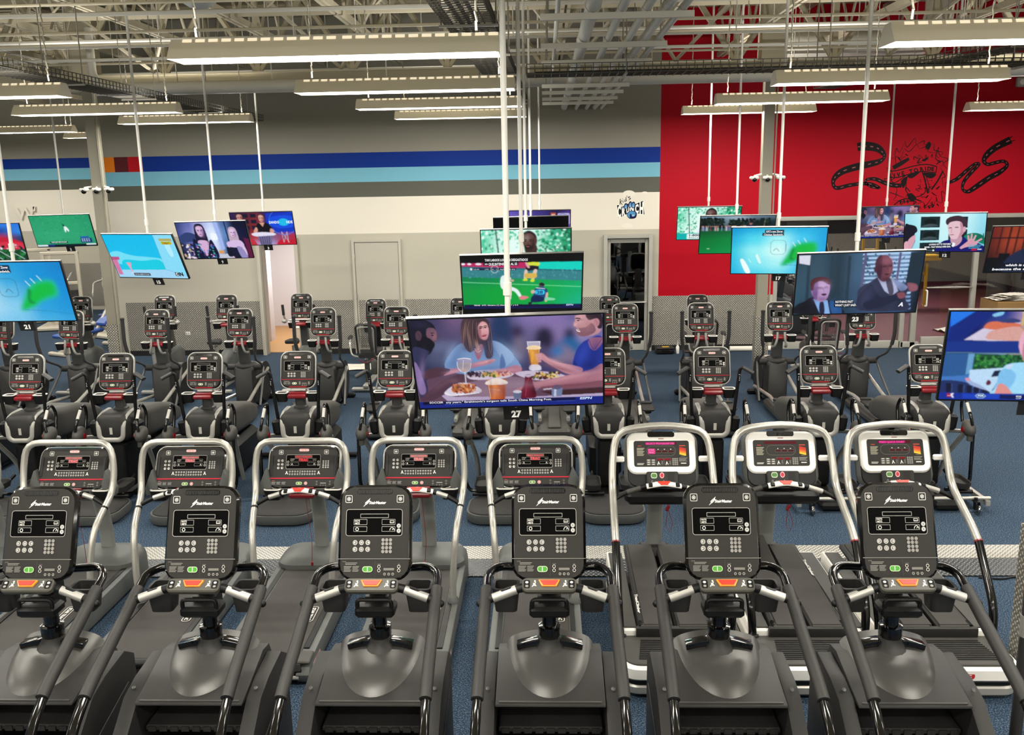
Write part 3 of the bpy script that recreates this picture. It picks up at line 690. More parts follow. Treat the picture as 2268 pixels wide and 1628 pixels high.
def tall_print(p, stair):
    if stair:
        for k in range(22): p.rect(268 + k * 9.8, 90, 272 + k * 9.8, 111, '#3a3a3a')
        for k in range(5):
            for q in range(0): 0 and p.poly([(x + 304 + k * 6.5 + q * 4, y + 186 - k * 9 - q * 4) for x, y in ((0, 0), (7, -6), (8.5, -3), (1.5, 3))] if q < 3 - abs(k - 2) * .5 else [(304, 186), (305, 186), (305, 187)], '#e6e4df')
        p.poly([(303, 190), (316, 172), (314, 166), (330, 152), (348, 138), (342, 150), (345, 156), (330, 172)], '#e6e4df'); [p.line([(308 + k * 7, 180 - k * 8), (320 + k * 6, 178 - k * 9)], 2, '#2c2a28') for k in range(4)]
        p.text('StairMaster', 340, 173, 17, '#f0eeea', w=106, sh=.2, bold=.03)
    else: badge(p, 378, 150, 92, 28)
    for x in (212, 537): icon_box(p, x, 143, 22)
    p.ring(197, 203, 553, 360, 16, 3, '#a9a7a2'); p.ring(287, 230, 466, 255, 3, 3, '#9a9994')
    for x0, x1, y0, y1 in ((246, 331, 262, 295), (246, 331, 304, 335), (423, 508, 262, 295), (423, 508, 304, 335)): p.ring(x0, y0, x1, y1, 3, 2.5, '#9a9994')
    p.text('WATTS', 251, 277, 10, INK, w=34, bold=.03); p.text('METS', 254, 291, 10, INK, w=30, bold=.03)
    p.circ(268, 320, 11, 4, INK, 10); p.ring(474, 269, 500, 286, 2, 2.5, INK); p.line([(474, 280), (500, 280)], 2, INK); p.curve([(474, 328), (478, 316), (488, 311), (498, 316), (502, 328)], 3.5, INK, 3); p.line([(488, 326), (496, 317)], 3, INK)
    for y in (301, 330): p.ell(530, y, 14, 14, '#8e8c88', 12); p.circ(530, y, 10, 3, '#e5e3de', 10)
    for x in (258, 298, 338):
        for y in (398, 437): p.circ(x, y, 14.5, 3, INK, 12); p.circ(x, y, 9, 2, INK, 8); p.ell(x + (x % 3 - 1) * 2, y, 5, 4, INK, 7, x + y)
    keypad(p, (433, 456, 480), (383, 405, 428, 450), 9.5)
    if stair: p.line([(152, 492), (606, 492)], 3, '#8b8984')
    else: p.rect(150, 486, 610, 494, '#a32430'); p.rr(265, 596, 500, 612, 4, '#8c1720')
    p.text('STOP', 182, 511, 6, DIM, w=22); small_text(p, 200, 514, 275, 2, 8); small_text(p, 192, 534, 240, 5, 7); small_text(p, 246, 534, 287, 5, 7)
    p.rr(307, 535, 372, 569, 16, '#b8c6a6'); p.rr(311, 539, 368, 565, 13, '#4f9a3c' if stair else '#c9cbb8'); p.rect(337, 541, 341, 563, '#e8f0dd')
    if not stair: p.ell(325, 552, 8, 8, '#6a6c60', 10); p.ell(353, 552, 8, 8, '#6a6c60', 10)
    p.line([(387, 500), (387, 596)], 1.5, '#4e4c48'); p.rect(440, 545, 506, 559, '#77756f')
    for y in (537, 559):
        p.circ(411, y, 10, 2.5, INK, 9); p.circ(535, y, 10, 2.5, INK, 9)
    p.text('VOLUME', 401, 526, 6, DIM, w=22); p.text('CH', 529, 526, 6, DIM, w=12)
    for x in (447, 473, 498): p.ell(x, 580, 8, 8, '#a5a39d', 9); p.ell(x, 580, 5, 5, '#3a3936', 7)
def tall_console(t, X, w=.43, h=.54, stair=False):
    b = MB(); slab(b, w, h, .095, -.0, .075, .014, back=.8); c = b.build('console', 'gloss' if stair else 'black', t, X=X)
    if not stair:
        b = MB(); slab(b, w + .022, h + .022, .1, .018, .05, .006); b.build('silver_rim', 'silverp', c, X=X)
    b = MB(); slab(b, w - .03, h - .03, .08, -.004, .004, .002); b.build('face_panel', 'face', c, X=X)
    k = w / 460
    b = MB(); slab(b, 356 * k, 157 * h / 560, .016, -.0055, -.003, .0005, dx=-5 * k, dz=58.5 * h / 560); b.build('display_window', 'display', c, X=X)
    b = MB(); slab(b, 226 * k, 32 * h / 560, .014, -.0055, -.003, .0005, dx=-5 * k, dz=240 * h / 560); b.build('fan_slot', 'gloss', c, X=X)
    p = Pic([(150, 60), (610, 620)], w, h); tall_print(p, stair); p.build('printed_keys', 'print', c, X @ TR(0, -.0065, 0))
    return c
def cup(mb, x, y, z, w=.13, d=.12, h=.11, wall=.012):
    """open topped cup holder"""
    o = rrect(w, d, .03); i = rrect(w - 2 * wall, d - 2 * wall, .022); lo = rrect(w * .8, d * .8, .025)
    R = lambda q, zz: [(x + a, y + b, z + zz) for a, b in q]
    mb.loft([R(lo, -h), R(o, -.015), R(o, 0), R(i, 0), R([(a * .85, b * .85) for a, b in i], -h + .015)])

# ================================================================== stair climbers
def make_stair():
    t = thing('stair_climber', '', 'stair climber', (0, 0, 0), 0, 'black stair climbers in the front row')
    C = TR(0, .55, 1.865) @ RX(-22)
    tall_console(t, C, .435, .56, True)
    # ledge below the console with red stop button
    pts = crom([(-.4, .36, 1.505), (-.3, .375, 1.545), (-.17, .39, 1.585), (0, .40, 1.6), (.17, .39, 1.585), (.3, .375, 1.545), (.4, .36, 1.505)], 4)
    b = MB(); b.tube(pts, [.014] + [.026] * (len(pts) - 2) + [.014], 10); hb = b.build('handlebar', 'black', t)
    for s in (-1, 1):
        b = MB(); b.tube([(s * .19, .386, 1.580), (s * .325, .369, 1.535)], .0272, 10); b.build('pulse_sensor', 'satin', hb)
        b = MB(); b.ball((s * .4, .36, 1.505), (.022, .022, .022)); b.build('end_cap', 'black', hb)
    b = MB(); slab(b, .31, .088, .03, 0, .035, .008); pad = b.build('control_pad', 'olive', t, X=TR(0, .362, 1.624) @ RX(-52))
    b = MB(); X = TR(0, .362, 1.624) @ RX(-52) @ TR(0, -.012, .004)
    b.prism([(-.062, .02), (.062, .02), (.042, -.02), (-.042, -.02)], 1, -.0, .02, X=X); b.build('stop_button_rim', 'orange_rim', pad, bevel=.003)
    b = MB(); b.prism([(-.052, .014), (.052, .014), (.035, -.014), (-.035, -.014)], 1, -.005, .0, X=X); b.build('stop_button', 'redglow', pad)
    p = Pic([(0, 0), (300, 60)], .30, .07); p.circ(150, 30, 10, 4, '#f2c0a0')
    for x in (22, 278): p.rr(x - 18, 8, x + 18, 52, 8, '#161616'); p.ell(x, 20, 9, 6, '#d8d6d0'); p.ell(x, 40, 9, 6, '#8d8b86')
    for x in (62, 238):
        for q in ((-10, 44, 4, 26), (2, 40, 10, 18), (-4, 24, 14, 40)): p.line([(x + q[0], q[1]), (x + q[2], q[3])], 5, INK)
        p.ell(x + 6, 14, 5, 5, INK)
    p.build('printed_arrows', 'print', pad, TR(0, .362, 1.624) @ RX(-52) @ TR(0, -.001, 0))
    for s in (-1, 1):
        b = MB(); cup(b, s * .255, .53, 1.545, .16, .15, .15, .016); b.build('cup_holder', 'shell', t)
        path = [(s * .1, .64, 1.60), (s * .30, .635, 1.615), (s * .365, .56, 1.60), (s * .372, .16, 1.44), (s * .378, -.16, 1.31), (s * .385, -.40, 1.15), (s * .39, -.60, .78), (s * .39, -.66, .35), (s * .39, -.66, .04)]
        b = MB(); b.tube(path, .026, 12, fillet=.13); hr = b.build('handrail', 'gloss', t)
        b = MB(); b.tube([(s * .368, .45, 1.557), (s * .372, .16, 1.44), (s * .378, -.16, 1.31), (s * .3795, -.24, 1.268)], .034, 12, fillet=.05); b.build('grip_sleeve', 'gripgrey', hr)
        b = MB(); b.prism([(.74, .04), (.74, .98), (.62, 1.06), (.36, 1.04), (.2, 1.0), (-.45, .5), (-.7, .3), (-.74, .04)], 0, s * .315, s * .405); sp = b.build('side_panel', 'shell', t, bevel=.012)
        b = MB()
        b.prism([(.62, .06), (.62, .85), (.1, .72), (-.6, .2), (-.6, .06)], 0, s * .404, s * .412); b.build('side_inset', 'shell_soft', sp, bevel=.004)
        for y, z in ((.25, 1.03), (-.02, .835), (-.3, .62), (-.55, .42)):
            b = MB(); b.lathe([(.012, 0), (.012, .006), (.001, .009)], 8, X=TR(s * .36, y, z + .0) @ RX(38)); b.build('screw', 'gunmetal', sp)
    # shroud over the top of the staircase
    b = MB()
    b.prism([(.135, .985), (.14, 1.0), (.30, 1.035), (.56, 1.10), (.68, 1.08), (.72, 1.0), (.72, .93), (.5, .98)], 0, -.312, .312); sh = b.build('shroud', 'shell_soft', t, bevel=.006)
    b = MB(); b.box((0, .155, 1.006), (.58, .012, .008), 0); b.build('lip_trim', 'midgrey', sh, bevel=.003)
    vs, fs, NR, NT = [], [], 10, 24
    for i in range(NR + 1):
        r = i / NR
        for j in range(NT + 1):
            a = PI * j / NT; x, y = .262 * r * math.cos(a), .66 - .49 * r * math.sin(a)
            vs.append((x, y, 1.0 + (y - .15) * .225 - .010 + .082 * max(1 - r * r, 0) ** .55))
    fs = [(i * (NT + 1) + j, i * (NT + 1) + j + 1, (i + 1) * (NT + 1) + j + 1, (i + 1) * (NT + 1) + j) for i in range(NR) for j in range(NT)]
    b = MB(); b.add(vs, fs); b.build('shroud_dome', 'dome', sh, sharp=70)
    def oval(y, z, a, c): return [(a * math.cos(2 * PI * j / 16), y + c * math.sin(2 * PI * j / 16), z) for j in range(16)]
    b = MB(); b.loft([oval(.54, 1.10, .13, .12), oval(.55, 1.15, .085, .085), oval(.56, 1.19, .066, .066), oval(.56, 1.225, .062, .062)]); b.build('neck', 'shell_soft', t)
    for s in (-1, 1):
        b = MB(); b.prism([(s * .05, 1.11), (s * .065, 1.165), (s * .10, 1.16), (s * .20, 1.135), (s * .195, 1.10)], 1, .54, .61); b.build('neck_wing', 'gloss', t, bevel=.004, X=TR(0, -.02, .022))
    b = MB(); b.lathe([(.045, 1.21), (.045, 1.55)], 14, X=TR(0, .56, 0)); b.lathe([(.066, 1.20), (.068, 1.24), (.068, 1.27), (.05, 1.275)], 16, X=TR(0, .56, 0)); b.build('mast', 'gloss', t)
    b = MB(); b.rbox((0, .47, 1.42), (.235, .14, .07), .02); b.box((0, .6, 1.52), (.1, .12, .3)); b.box((0, .55, 1.45), (.14, .1, .06)); tr = b.build('tray', 'black', t)
    b = MB(); b.tube([(-.1, .42, 1.45), (-.1, .42, 1.5), (.1, .42, 1.5), (.1, .42, 1.45)], .013, 8, fillet=.03); b.build('tray_loop', 'black', tr)
    # moving steps
    for k in range(5):
        y = .34 - k * .21; z = .79 - k * .175
        b = MB(); b.rbox((0, y, z), (.6, .25, .035), .008); b.box((0, y + .11, z - .1), (.6, .02, .19))
        for j in range(9): b.box((-.26 + j * .065, y - .127, z - .002), (.045, .012, .03))
        b.build('step', 'tread', t, flat=True)
    b = MB(); b.box((0, .57, .5), (.6, .3, .86)); b.build('stair_core', 'black', t, flat=True)
    b = MB(); b.rbox((0, 0, .035), (.8, 1.5, .07), .03); b.build('base', 'black', t)
    return t
SX = [(-3.051, 'nearest to the left picture edge, its display mirroring a white panel'), (-2.063, 'second from the left-hand end of the front row'), (-1.021, 'third from the left-hand end of the front row'), (.006, 'standing behind the large screen numbered 27, fourth in the front row'), (1.018, 'fifth in the front row, before the first white-bezel treadmill'), (2.03, 'at the right-hand end of the front row, before the last white-bezel treadmill')]
st0 = make_stair()
for i, (x, lb) in enumerate(SX):
    o = st0 if i == 0 else dup(st0, (x, 4.45, 0))
    o.location = (x, 4.45, 0); o['label'] = 'black stair climber ' + lb

# ================================================================== treadmills
def wide_print(p):
    badge(p, 887, 568, 106, 28)
    for x in (641, 1127): icon_box(p, x, 590, 23)
    p.ring(700, 617, 1068, 770, 16, 3.5, '#a9a7a2'); p.ring(793, 627, 978, 652, 3, 3, '#c98880')
    for x0, x1, y0, y1 in ((745, 838, 658, 690), (745, 838, 702, 733), (932, 1022, 658, 690), (932, 1022, 702, 733)): p.ring(x0, y0, x1, y1, 3, 2.5, '#8b8984')
    p.text('MILES', 752, 673, 9, INK, w=36); p.text('KM', 752, 686, 8, INK, w=24); p.text('TIME', 985, 679, 9, INK, w=30)
    for x in (765, 1003): p.ell(x, 711, 4, 4, INK, 7); p.line([(x, 714), (x - 6, 727)], 5, INK); p.line([(x, 714), (x + 9, 727)], 4, INK)
    for x in (722, 1047):
        for y in (694, 724): p.ell(x, y, 13, 13, '#9b9994', 11); p.ell(x, y, 8, 8, '#55534f', 8)
    for x in (621, 661):
        for y in (680, 719, 758): p.ell(x, y, 13, 13, '#c9c7c2', 11); p.ell(x + 3, y - 2, 6, 5, '#45433f', 7, x + y)
    keypad(p, (1101, 1128, 1153), (688, 709, 731, 753), 8.5, '#d5d3ce')
    for y in (797, 825):
        for x in (748, 776, 804, 832, 882, 908, 936, 962, 990, 1016): p.circ(x, y, 9, 4, '#c4c2bd', 8)
    p.line([(857, 785), (857, 835)], 4, INK)
    for x in (714, 1056): p.ell(x, 799, 7, 7, INK, 8); p.line([(x, 805), (x - 12, 826)], 8, INK); p.line([(x, 805), (x + 14, 826)], 8, INK)
    p.rect(520, 862, 1252, 874, '#b02636'); small_text(p, 560, 892, 592, 1, 8, '#c06060'); small_text(p, 560, 905, 606, 4, 8); small_text(p, 614, 905, 656, 4, 8); small_text(p, 668, 905, 712, 4, 8)
    p.rr(820, 905, 886, 938, 15, '#c8d2b8'); p.rr(824, 909, 882, 934, 12, '#5d8a3c'); p.poly([(846, 914), (866, 921), (846, 929)], '#e8f0dd')
    p.ell(925, 921, 17, 17, '#e8c8c4'); p.ell(925, 921, 13, 13, '#b3323a'); p.rect(919, 915, 931, 927, '#f0d8d4')
    for x in (1042, 1182):
        for y in (905, 932): p.circ(x, y, 9, 3, DIM, 8)
    p.rect(1080, 916, 1142, 926, DIM)
    for x in (1085, 1112, 1138): p.circ(x, 944, 7, 2.5, DIM, 7)
def make_treadmill():
    t = thing('treadmill', '', 'treadmill', (0, 0, 0), 0, 'black and silver treadmills in the second row')
    # running bed
    for s in (-1, 1):
        b = MB(); b.prism([(-1.08, .03), (-1.1, .10), (-1.02, .19), (.72, .22), (.72, .03)], 0, s * .275, s * .385); r = b.build('side_rail', 'grey', t, bevel=.014)
        b = MB(); b.prism([(-.85, .192), (.7, .214), (.7, .224), (-.85, .204)], 0, s * .285, s * .33); b.build('rail_strip', 'black', r)
        b = MB(); b.rbox((s * .335, -1.0, .2), (.11, .16, .03), .012, R=RX(4)); b.box((s * .29, -1.05, .16), (.05, .08, .06)); b.build('roller_cover', 'midgrey', r)
        p = Pic([(0, 0), (220, 60)], .24, .062); p.rr(0, 0, 220, 60, 20, '#d9b9b4'); p.rr(5, 5, 215, 55, 16, '#a3242c'); p.rr(11, 11, 209, 49, 13, '#d9d2cc'); p.text('STAR TRAC', 110, 42, 24, '#a3242c', w=170, cen=True, bold=.03)
        p.build('side_badge', 'print', r, TR(s * .388, -.86, .11) @ RZ(90 if s > 0 else -90))
    b = MB(); b.rbox((0, -.13, .195), (.56, 1.74, .02), .005, R=RX(.9)); bl = b.build('belt', 'belt', t)
    p = Pic([(0, 0), (250, 70)], .27, .075); p.rr(0, 0, 250, 70, 26, '#d9d6ce'); p.rr(5, 5, 245, 65, 22, '#2a2724'); p.text('STAR TRAC', 125, 49, 28, '#e4e1da', w=200, cen=True, bold=.04)
    p.build('belt_print', 'print', bl, TR(.205, -.28, .2085) @ RX(-89.1) @ RY(90))
    b = MB(); b.tube([(-.29, -1.03, .165), (.29, -1.03, .165)], .04, 10); b.box((0, -1.06, .09), (.64, .05, .09)); b.build('rear_roller', 'black', t)
    b = MB(); b.tube([(-.3, -1.09, .075), (.3, -1.09, .075)], .016, 8); b.build('rear_bar', 'silver', t)
    # motor hood
    hood = [(x, y) for x, y in rrect(.78, .5, .16, 5)]
    def hr(k, z, dy=0): return [(x * k, .86 + y * k + dy, z) for x, y in hood]
    b = MB(); b.loft([hr(1, .03), hr(1, .2), hr(.97, .26), hr(.86, .3, .02), hr(.5, .315, .03)]); hd = b.build('motor_hood', 'grey', t)
    p = Pic([(0, 0), (250, 60)], .25, .05); p.rr(0, 0, 250, 60, 24, '#34322f'); p.rr(4, 4, 246, 56, 20, '#7a7c79'); p.text('STAR TRAC', 125, 42, 24, '#3a3835', w=190, cen=True, bold=.03); p.build('hood_print', 'print', hd, TR(0, .70, .292) @ RX(-70))
    # uprights
    side = lambda s: [(s * .34, -.05, .2), (s * .345, -.07, .45), (s * .375, .02, .86), (s * .42, .36, 1.10), (s * .435, .42, 1.3), (s * .40, .47, 1.56)]
    pts = side(-1) + side(1)[::-1]
    b = MB(); b.tube(pts, .03, 12, fillet=.16); rl = b.build('handrail', 'silver', t)
    for s in (-1, 1):
        b = MB(); b.tube([(s * .40, .215, .998), (s * .4015, .23, 1.008)], .033, 12); b.build('joint_ring', 'black', rl)
        b = MB(); b.lathe([(.055, .2), (.055, .225), (.035, .26)], 14, X=TR(s * .34, -.05, 0)); b.build('foot_collar', 'grey', rl)
        b = MB(); b.prism([(s * .29, 1.16), (s * .34, 1.3), (s * .42, 1.12), (s * .41, 1.05), (s * .3, 1.06)], 1, .42, .5); b.build('console_bracket', 'grey', t, bevel=.008)
    # neck from hood to console
    nk = crom([(0, .98, .26), (0, .97, .55), (0, .86, .95), (0, .62, 1.14)], 5)
    b = MB(); b.tube(nk, .075, 12, flat=(.4, 1)); b.build('neck', 'strut', t)
    X = TR(0, .5, 1.30) @ RX(-28)
    b = MB(); slab(b, .66, .40, .085, .0, .10, .014, back=.82); c = b.build('console', 'gloss', t, X=X)
    b = MB(); slab(b, .69, .42, .09, .022, .07, .008); b.build('silver_rim', 'silverp', c, X=X)
    b = MB(); slab(b, .635, .375, .075, -.004, .004, .002); b.build('face_panel', 'face', c, X=X)
    kx, kz = .66 / 750, .40 / 450
    b = MB(); slab(b, 368 * kx, 153 * kz, .014, -.0055, -.003, .0005, dx=(884 - 890) * kx, dz=(745 - 693) * kz); b.build('display_window', 'display', c, X=X)
    for s in (-1, 1):
        b = MB(); slab(b, .022, .19, .01, -.009, .0, .002, dx=s * .298, dz=.01); b.build('side_slot', 'black', c, X=X)
    p = Pic([(515, 520), (1265, 970)], .66, .40); wide_print(p); p.build('printed_keys', 'print', c, X @ TR(0, -.0065, 0))
    p = Pic([(515, 520), (1265, 970)], .66, .40); p.rect(797, 631, 974, 648, '#5a0a10'); p.text('SELECT WORKOUT', 803, 646, 12, '#ff3040', w=165, bold=.02); p.rect(832, 655, 938, 692, '#6a0810'); p.text('TRAC', 836, 688, 30, '#ff2638', w=98, bold=.02); p.build('lit_readout', 'led', c, X @ TR(0, -.0072, 0))
    # front bar
    pts = crom([(-.40, .25, 1.02), (-.26, .29, 1.085), (-.12, .30, 1.12), (0, .30, 1.13), (.12, .30, 1.12), (.26, .29, 1.085), (.40, .25, 1.02)], 4)
    b = MB(); b.tube(pts, .021, 10); hb = b.build('handlebar', 'black', t)
    for s in (-1, 1):
        b = MB(); b.tube([(s * .18, .298, 1.108), (s * .28, .288, 1.078)], .024, 10); b.build('pulse_sensor', 'satin', hb)
        b = MB(); cup(b, s * .285, .45, 1.105, .16, .12, .10, .012); ch = b.build('cup_holder', 'black', t)
        o, i = rrect(.165, .125, .032), rrect(.135, .095, .022); R = lambda q, z: [(s * .285 + a, .45 + e, 1.105 + z) for a, e in q]
        b = MB(); b.loft([R(o, 0), R(o, .008), R(i, .008), R(i, 0)], closed=True); b.build('cup_rim', 'white', ch)
    b = MB(); b.tube(crom([(-.15, .29, 1.122), (0, .288, 1.145), (.15, .29, 1.122)], 6), .04, 10, flat=(.5, 1)); pd = b.build('control_pad', 'white', t)
    X2 = TR(0, .262, 1.158) @ RX(-55)
    b = MB(); b.prism([(-.055, .018), (.055, .018), (.03, -.018), (-.03, -.018)], 1, -.006, .006, X=X2); b.build('stop_button', 'redglow', pd)
    for s in (-1, 1):
        b = MB(); b.rbox((s * .115, .262, 1.146), (.035, .04, .02), .006, R=RX(35)); b.build('speed_switch', 'black', pd)
    b = MB(); b.rbox((0, .38, 1.06), (.24, .06, .05), .02); b.rbox((0, .43, 1.12), (.22, .05, .02), .008); b.build('accessory_tray', 'red', t)
    b = MB(); b.rbox((.02, .5, .33), (.022, .022, .05), .008); b.tube([(.02, .5, .35), (.05, .44, .6), (.03, .38, 1.05)], .0025, 4, fillet=.1); b.build('safety_key', 'red', t)
    return t
tm0 = make_treadmill()
for i, (x, lb) in enumerate(((-5.576, 'cut by the left picture edge, bent handrail and bed in view'), (-4.47, 'first with a whole console from the left picture edge'), (-3.349, 'second whole console from the left picture edge'), (-2.273, 'third whole console from the left, above a stair climber console'), (-1.189, 'with a clear view of its bed, second from the white-bezel machines'), (-.104, 'next to the white-bezel treadmills, under the large screen'))):
    o = tm0 if i == 0 else dup(tm0, (x, 7.5, 0)); o.location = (x, 7.5, 0); o['label'] = 'black treadmill ' + lb

# ================================================================== twin belt climbing treadmills
def make_climber(lit, lift):
    t = thing('climbing_treadmill', '', 'treadmill', (0, 0, 0), 0, 'white-bezel climbing treadmills')
    def plan(hw, y0, y1, r): return [(x, (y0 + y1) / 2 + y) for x, y in rrect(hw * 2, y1 - y0, r, 6)]
    def lay(mb, hw, y0, y1, r, z0, z1, ch=.01):
        R = lambda k, z: [(x, y, z) for x, y in plan(hw - k, y0 + k, y1 - k, max(r - k, .01))]
        mb.loft([R(ch, z0), R(0, z0 + ch), R(0, z1 - ch), R(ch, z1)])
    b = MB(); lay(b, .47, -.95, 1.0, .14, .02, .12, .025); bs = b.build('base', 'silverp', t)
    b = MB(); lay(b, .462, -.945, 1.0, .13, .11, .155); b.build('base_stripe', 'black', bs)
    b = MB(); lay(b, .475, -.96, .2, .14, .15, .265, .018); w = b.build('bumper', 'white', t)
    p = Pic([(0, 0), (240, 70)], .21, .055); p.rr(0, 0, 240, 70, 28, '#e6dcd8'); p.rr(4, 4, 236, 66, 24, '#b02a32'); p.text('STAR TRAC', 120, 49, 28, '#f0e6e2', w=180, cen=True, bold=.04); p.build('bumper_badge', 'print', w, TR(0, -.9605, .205) @ RX(-2))
    b = MB(); lay(b, .44, -.93, .3, .12, .26, .285, .006); dk = b.build('step_deck', 'midgrey', t)
    b = MB()
    for k in range(11): b.box((0, -.86 + k * .028, .288), (.66 - k * .008, .012, .008))
    tag(b.build('step_ribs', 'shell', dk, flat=True), kind='stuff')
    b = MB(); b.box((0, -.5, .32), (.64, .05, .08)); b.build('step_riser', 'shell', t, bevel=.01)
    for s in (-1, 1):
        b = MB(); b.prism([(-.5, .2), (-.5, .33), (1.0, .36), (1.02, .2)], 0, s * .31, s * .46); sd = b.build('side_step', 'white', t, bevel=.02)
        b = MB(); b.prism([(-.46, .332), (.95, .358), (.95, .368), (-.46, .343)], 0, s * .315, s * .44); pdt = b.build('step_pad', 'midgrey', sd)
        b = MB()
        for i in range(24):
            for j in range(5): b.box((s * (.33 + j * .024), -.42 + i * .057, .345 + (-.42 + i * .057) * .0185), (.008, .02, .008))
        tag(b.build('grip_studs', 'black', pdt, flat=True), kind='stuff')
        tilt = 2.5 + lift * (s < 0)
        X = TR(s * .155, -.45, .34) @ RX(tilt)
        b = MB(); b.rbox((0, .72, 0), (.275, 1.5, .06), .02); tr = b.build('treadle', 'shell', t, X=X)
        b = MB(); b.rbox((-s * .012, .70, .034), (.225, 1.46, .01), .004); b.tube([(-.125, -.02, .0), (.105, -.02, .0)], .036, 8); b.build('treadle_belt', 'belt', tr, X=X)
        b = MB()
        for k in range(4): b.tube([(s * .12, -.03 + .02 * k, .02), (s * .12, -.028 + .02 * k + .006, .02)], .018, 8)
        b.build('roller_end', 'black', tr, X=X)
        p = Pic([(0, 0), (300, 40)], .34, .036); p.text('TreadClimber', 10, 32, 27, '#d9d7d1', w=280, bold=.04, sh=.1); p.build('treadle_print', 'print', tr, X @ TR(s * .118, .95 if s > 0 else .3, .0405) @ RX(-90) @ RY(90))
    b = MB(); b.rbox((0, 1.0, .26), (.36, .26, .34), .06); b.build('front_housing', 'shell', t)
    # rails: black lower legs, silver above the red ring
    lo = lambda s: [(s * .44, -.5, .24), (s * .455, -.46, .5), (s * .455, -.12, .92)]
    up = lambda s: [(s * .455, -.12, .92), (s * .455, .0, 1.0), (s * .445, .42, 1.22), (s * .44, .52, 1.42), (s * .40, .60, 1.68)]
    for s in (-1, 1):
        b = MB(); b.tube(lo(s), .034, 12, fillet=.25); lg = b.build('leg', 'gloss', t)
        b = MB(); b.lathe([(.052, .24), (.052, .27), (.04, .3)], 14, X=TR(s * .44, -.5, 0)); b.build('leg_foot', 'shell', lg)
        b = MB(); b.tube([(s * .455, -.124, .917), (s * .455, -.112, .925)], .036, 12); b.build('red_ring', 'red', lg)
    b = MB(); b.tube(up(-1) + [(0, .62, 1.735)] + up(1)[::-1], .033, 12, fillet=.2); rl = b.build('handrail', 'silver', t)
    for s in (-1, 1):
        b = MB(); b.tube([(s * .446, .405, 1.212), (s * .4455, .412, 1.216)], .036, 12); b.build('joint_ring', 'black', rl)
        b = MB(); b.rbox((s * .385, .56, 1.43), (.11, .04, .05), .01); b.build('console_bracket', 'white', t)
    nk = crom([(0, 1.0, .45), (0, .98, .7), (0, .9, 1.0), (0, .72, 1.25)], 5)
    b = MB(); b.tube(nk, .075, 12, flat=(.4, 1)); b.build('neck', 'strut', t)
    X = TR(0, .56, 1.43) @ RX(-24)
    b = MB(); slab(b, .66, .50, .10, .02, .13, .02, back=.85); c = b.build('console', 'grey', t, X=X)
    b = MB(); slab(b, .60, .46, .08, .0, .03, .004, dz=-.012); b.build('console_well', 'black', c, X=X)
    b = MB(); slab(b, .605, .37, .075, -.02, .02, .014, dz=.05); b.build('white_bezel', 'white', c, X=X)
    b = MB(); slab(b, .24, .05, .018, -.024, .0, .004, dz=.218); slab(b, .05, .03, .006, -.03, -.01, .003, dz=.215); b.build('fan_vent', 'gloss', c, X=X)
    b = MB(); slab(b, .49, .232, .02, -.0235, -.018, .001, dz=.045); b.build('face_panel', 'face', c, X=X)
    b = MB(); slab(b, .28, .12, .015, -.035, .0, .006, dz=-.175); b.build('key_block', 'shell', c, X=X)
    p = Pic([(410, 515), (1420, 965)], .49, .232); R, D = '#6a0f18', '#9a9892'
    p.ring(645, 605, 1175, 780, 85, 5, '#6a6862'); p.rect(610, 540, 1195, 585, '#4a0a14')
    for x in (810, 922, 1042): p.rect(x, 685, x + 100, 722, '#3c0a10'); p.ring(x - 3, 682, x + 103, 725, 3, 3, '#6a6862')
    for x in (855, 970, 1085): p.ell(x, 665, 12, 7, INK, 8)
    for x in (830, 968): p.ring(x - 10, 815, x + 115, 940, 6, 4, '#6a6862'); p.rect(x, 822, x + 105, 855, R)
    for x in (850, 1000): p.ell(x + 5, 882, 8, 8, INK, 8); p.line([(x + 5, 888), (x - 12, 935)], 14, INK); p.line([(x + 5, 890), (x + 30, 930)], 12, INK)
    for x in (920, 1064):
        for y in (880, 912): p.circ(x, y, 14, 4, D, 9)
    for j in range(3):
        for i in range(2): p.rr(640 + i * 85, 838 + j * 36, 712 + i * 85, 866 + j * 36, 6, '#77756f'); p.rect(655 + i * 85, 847 + j * 36, 695 + i * 85, 856 + j * 36, INK)
    for j in range(4):
        for i in range(3): p.rr(1105 + i * 37, 818 + j * 32, 1136 + i * 37, 844 + j * 32, 8, '#83817b')
    p.rect(482, 600, 550, 612, '#b04a3c'); small_text(p, 465, 640, 605, 8, 18, '#a9a792'); small_text(p, 465, 905, 590, 2, 18, INK)
    p.rect(1240, 598, 1350, 612, '#c0503c')
    for k, cc in enumerate(('#a8352c', '#b84030', '#c95a30', '#d98a32', '#e0b83a')): p.poly([(1240, 625 + k * 26), (1360, 650 + k * 26), (1362, 676 + k * 26), (1240, 650 + k * 26)], cc)
    small_text(p, 1230, 815, 1380, 4, 17, '#8f8d86'); p.rect(1262, 900, 1360, 915, INK)
    p.text('WARMING UP', 1302, 790, 12, '#b0a890', w=70, cen=True)
    p.build('printed_keys', 'print', c, X @ TR(0, -.0245, .045))
    p = Pic([(645, 1000), (1225, 1160)], .28, .12); p.rr(722, 1015, 838, 1080, 30, '#b9c6ac'); p.rr(732, 1025, 828, 1070, 22, '#547a48'); p.ell(925, 1045, 42, 35, '#d9a8a8', 16); p.ell(925, 1045, 30, 25, '#b23a48', 14)
    p.rect(1030, 1010, 1150, 1120, '#2b2a29'); p.rect(790, 1115, 900, 1132, '#86847e')
    for x in (742, 955): p.circ(x, 1120, 16, 5, D, 9)
    p.build('printed_keys', 'print', c, X @ TR(0, -.0355, -.175))
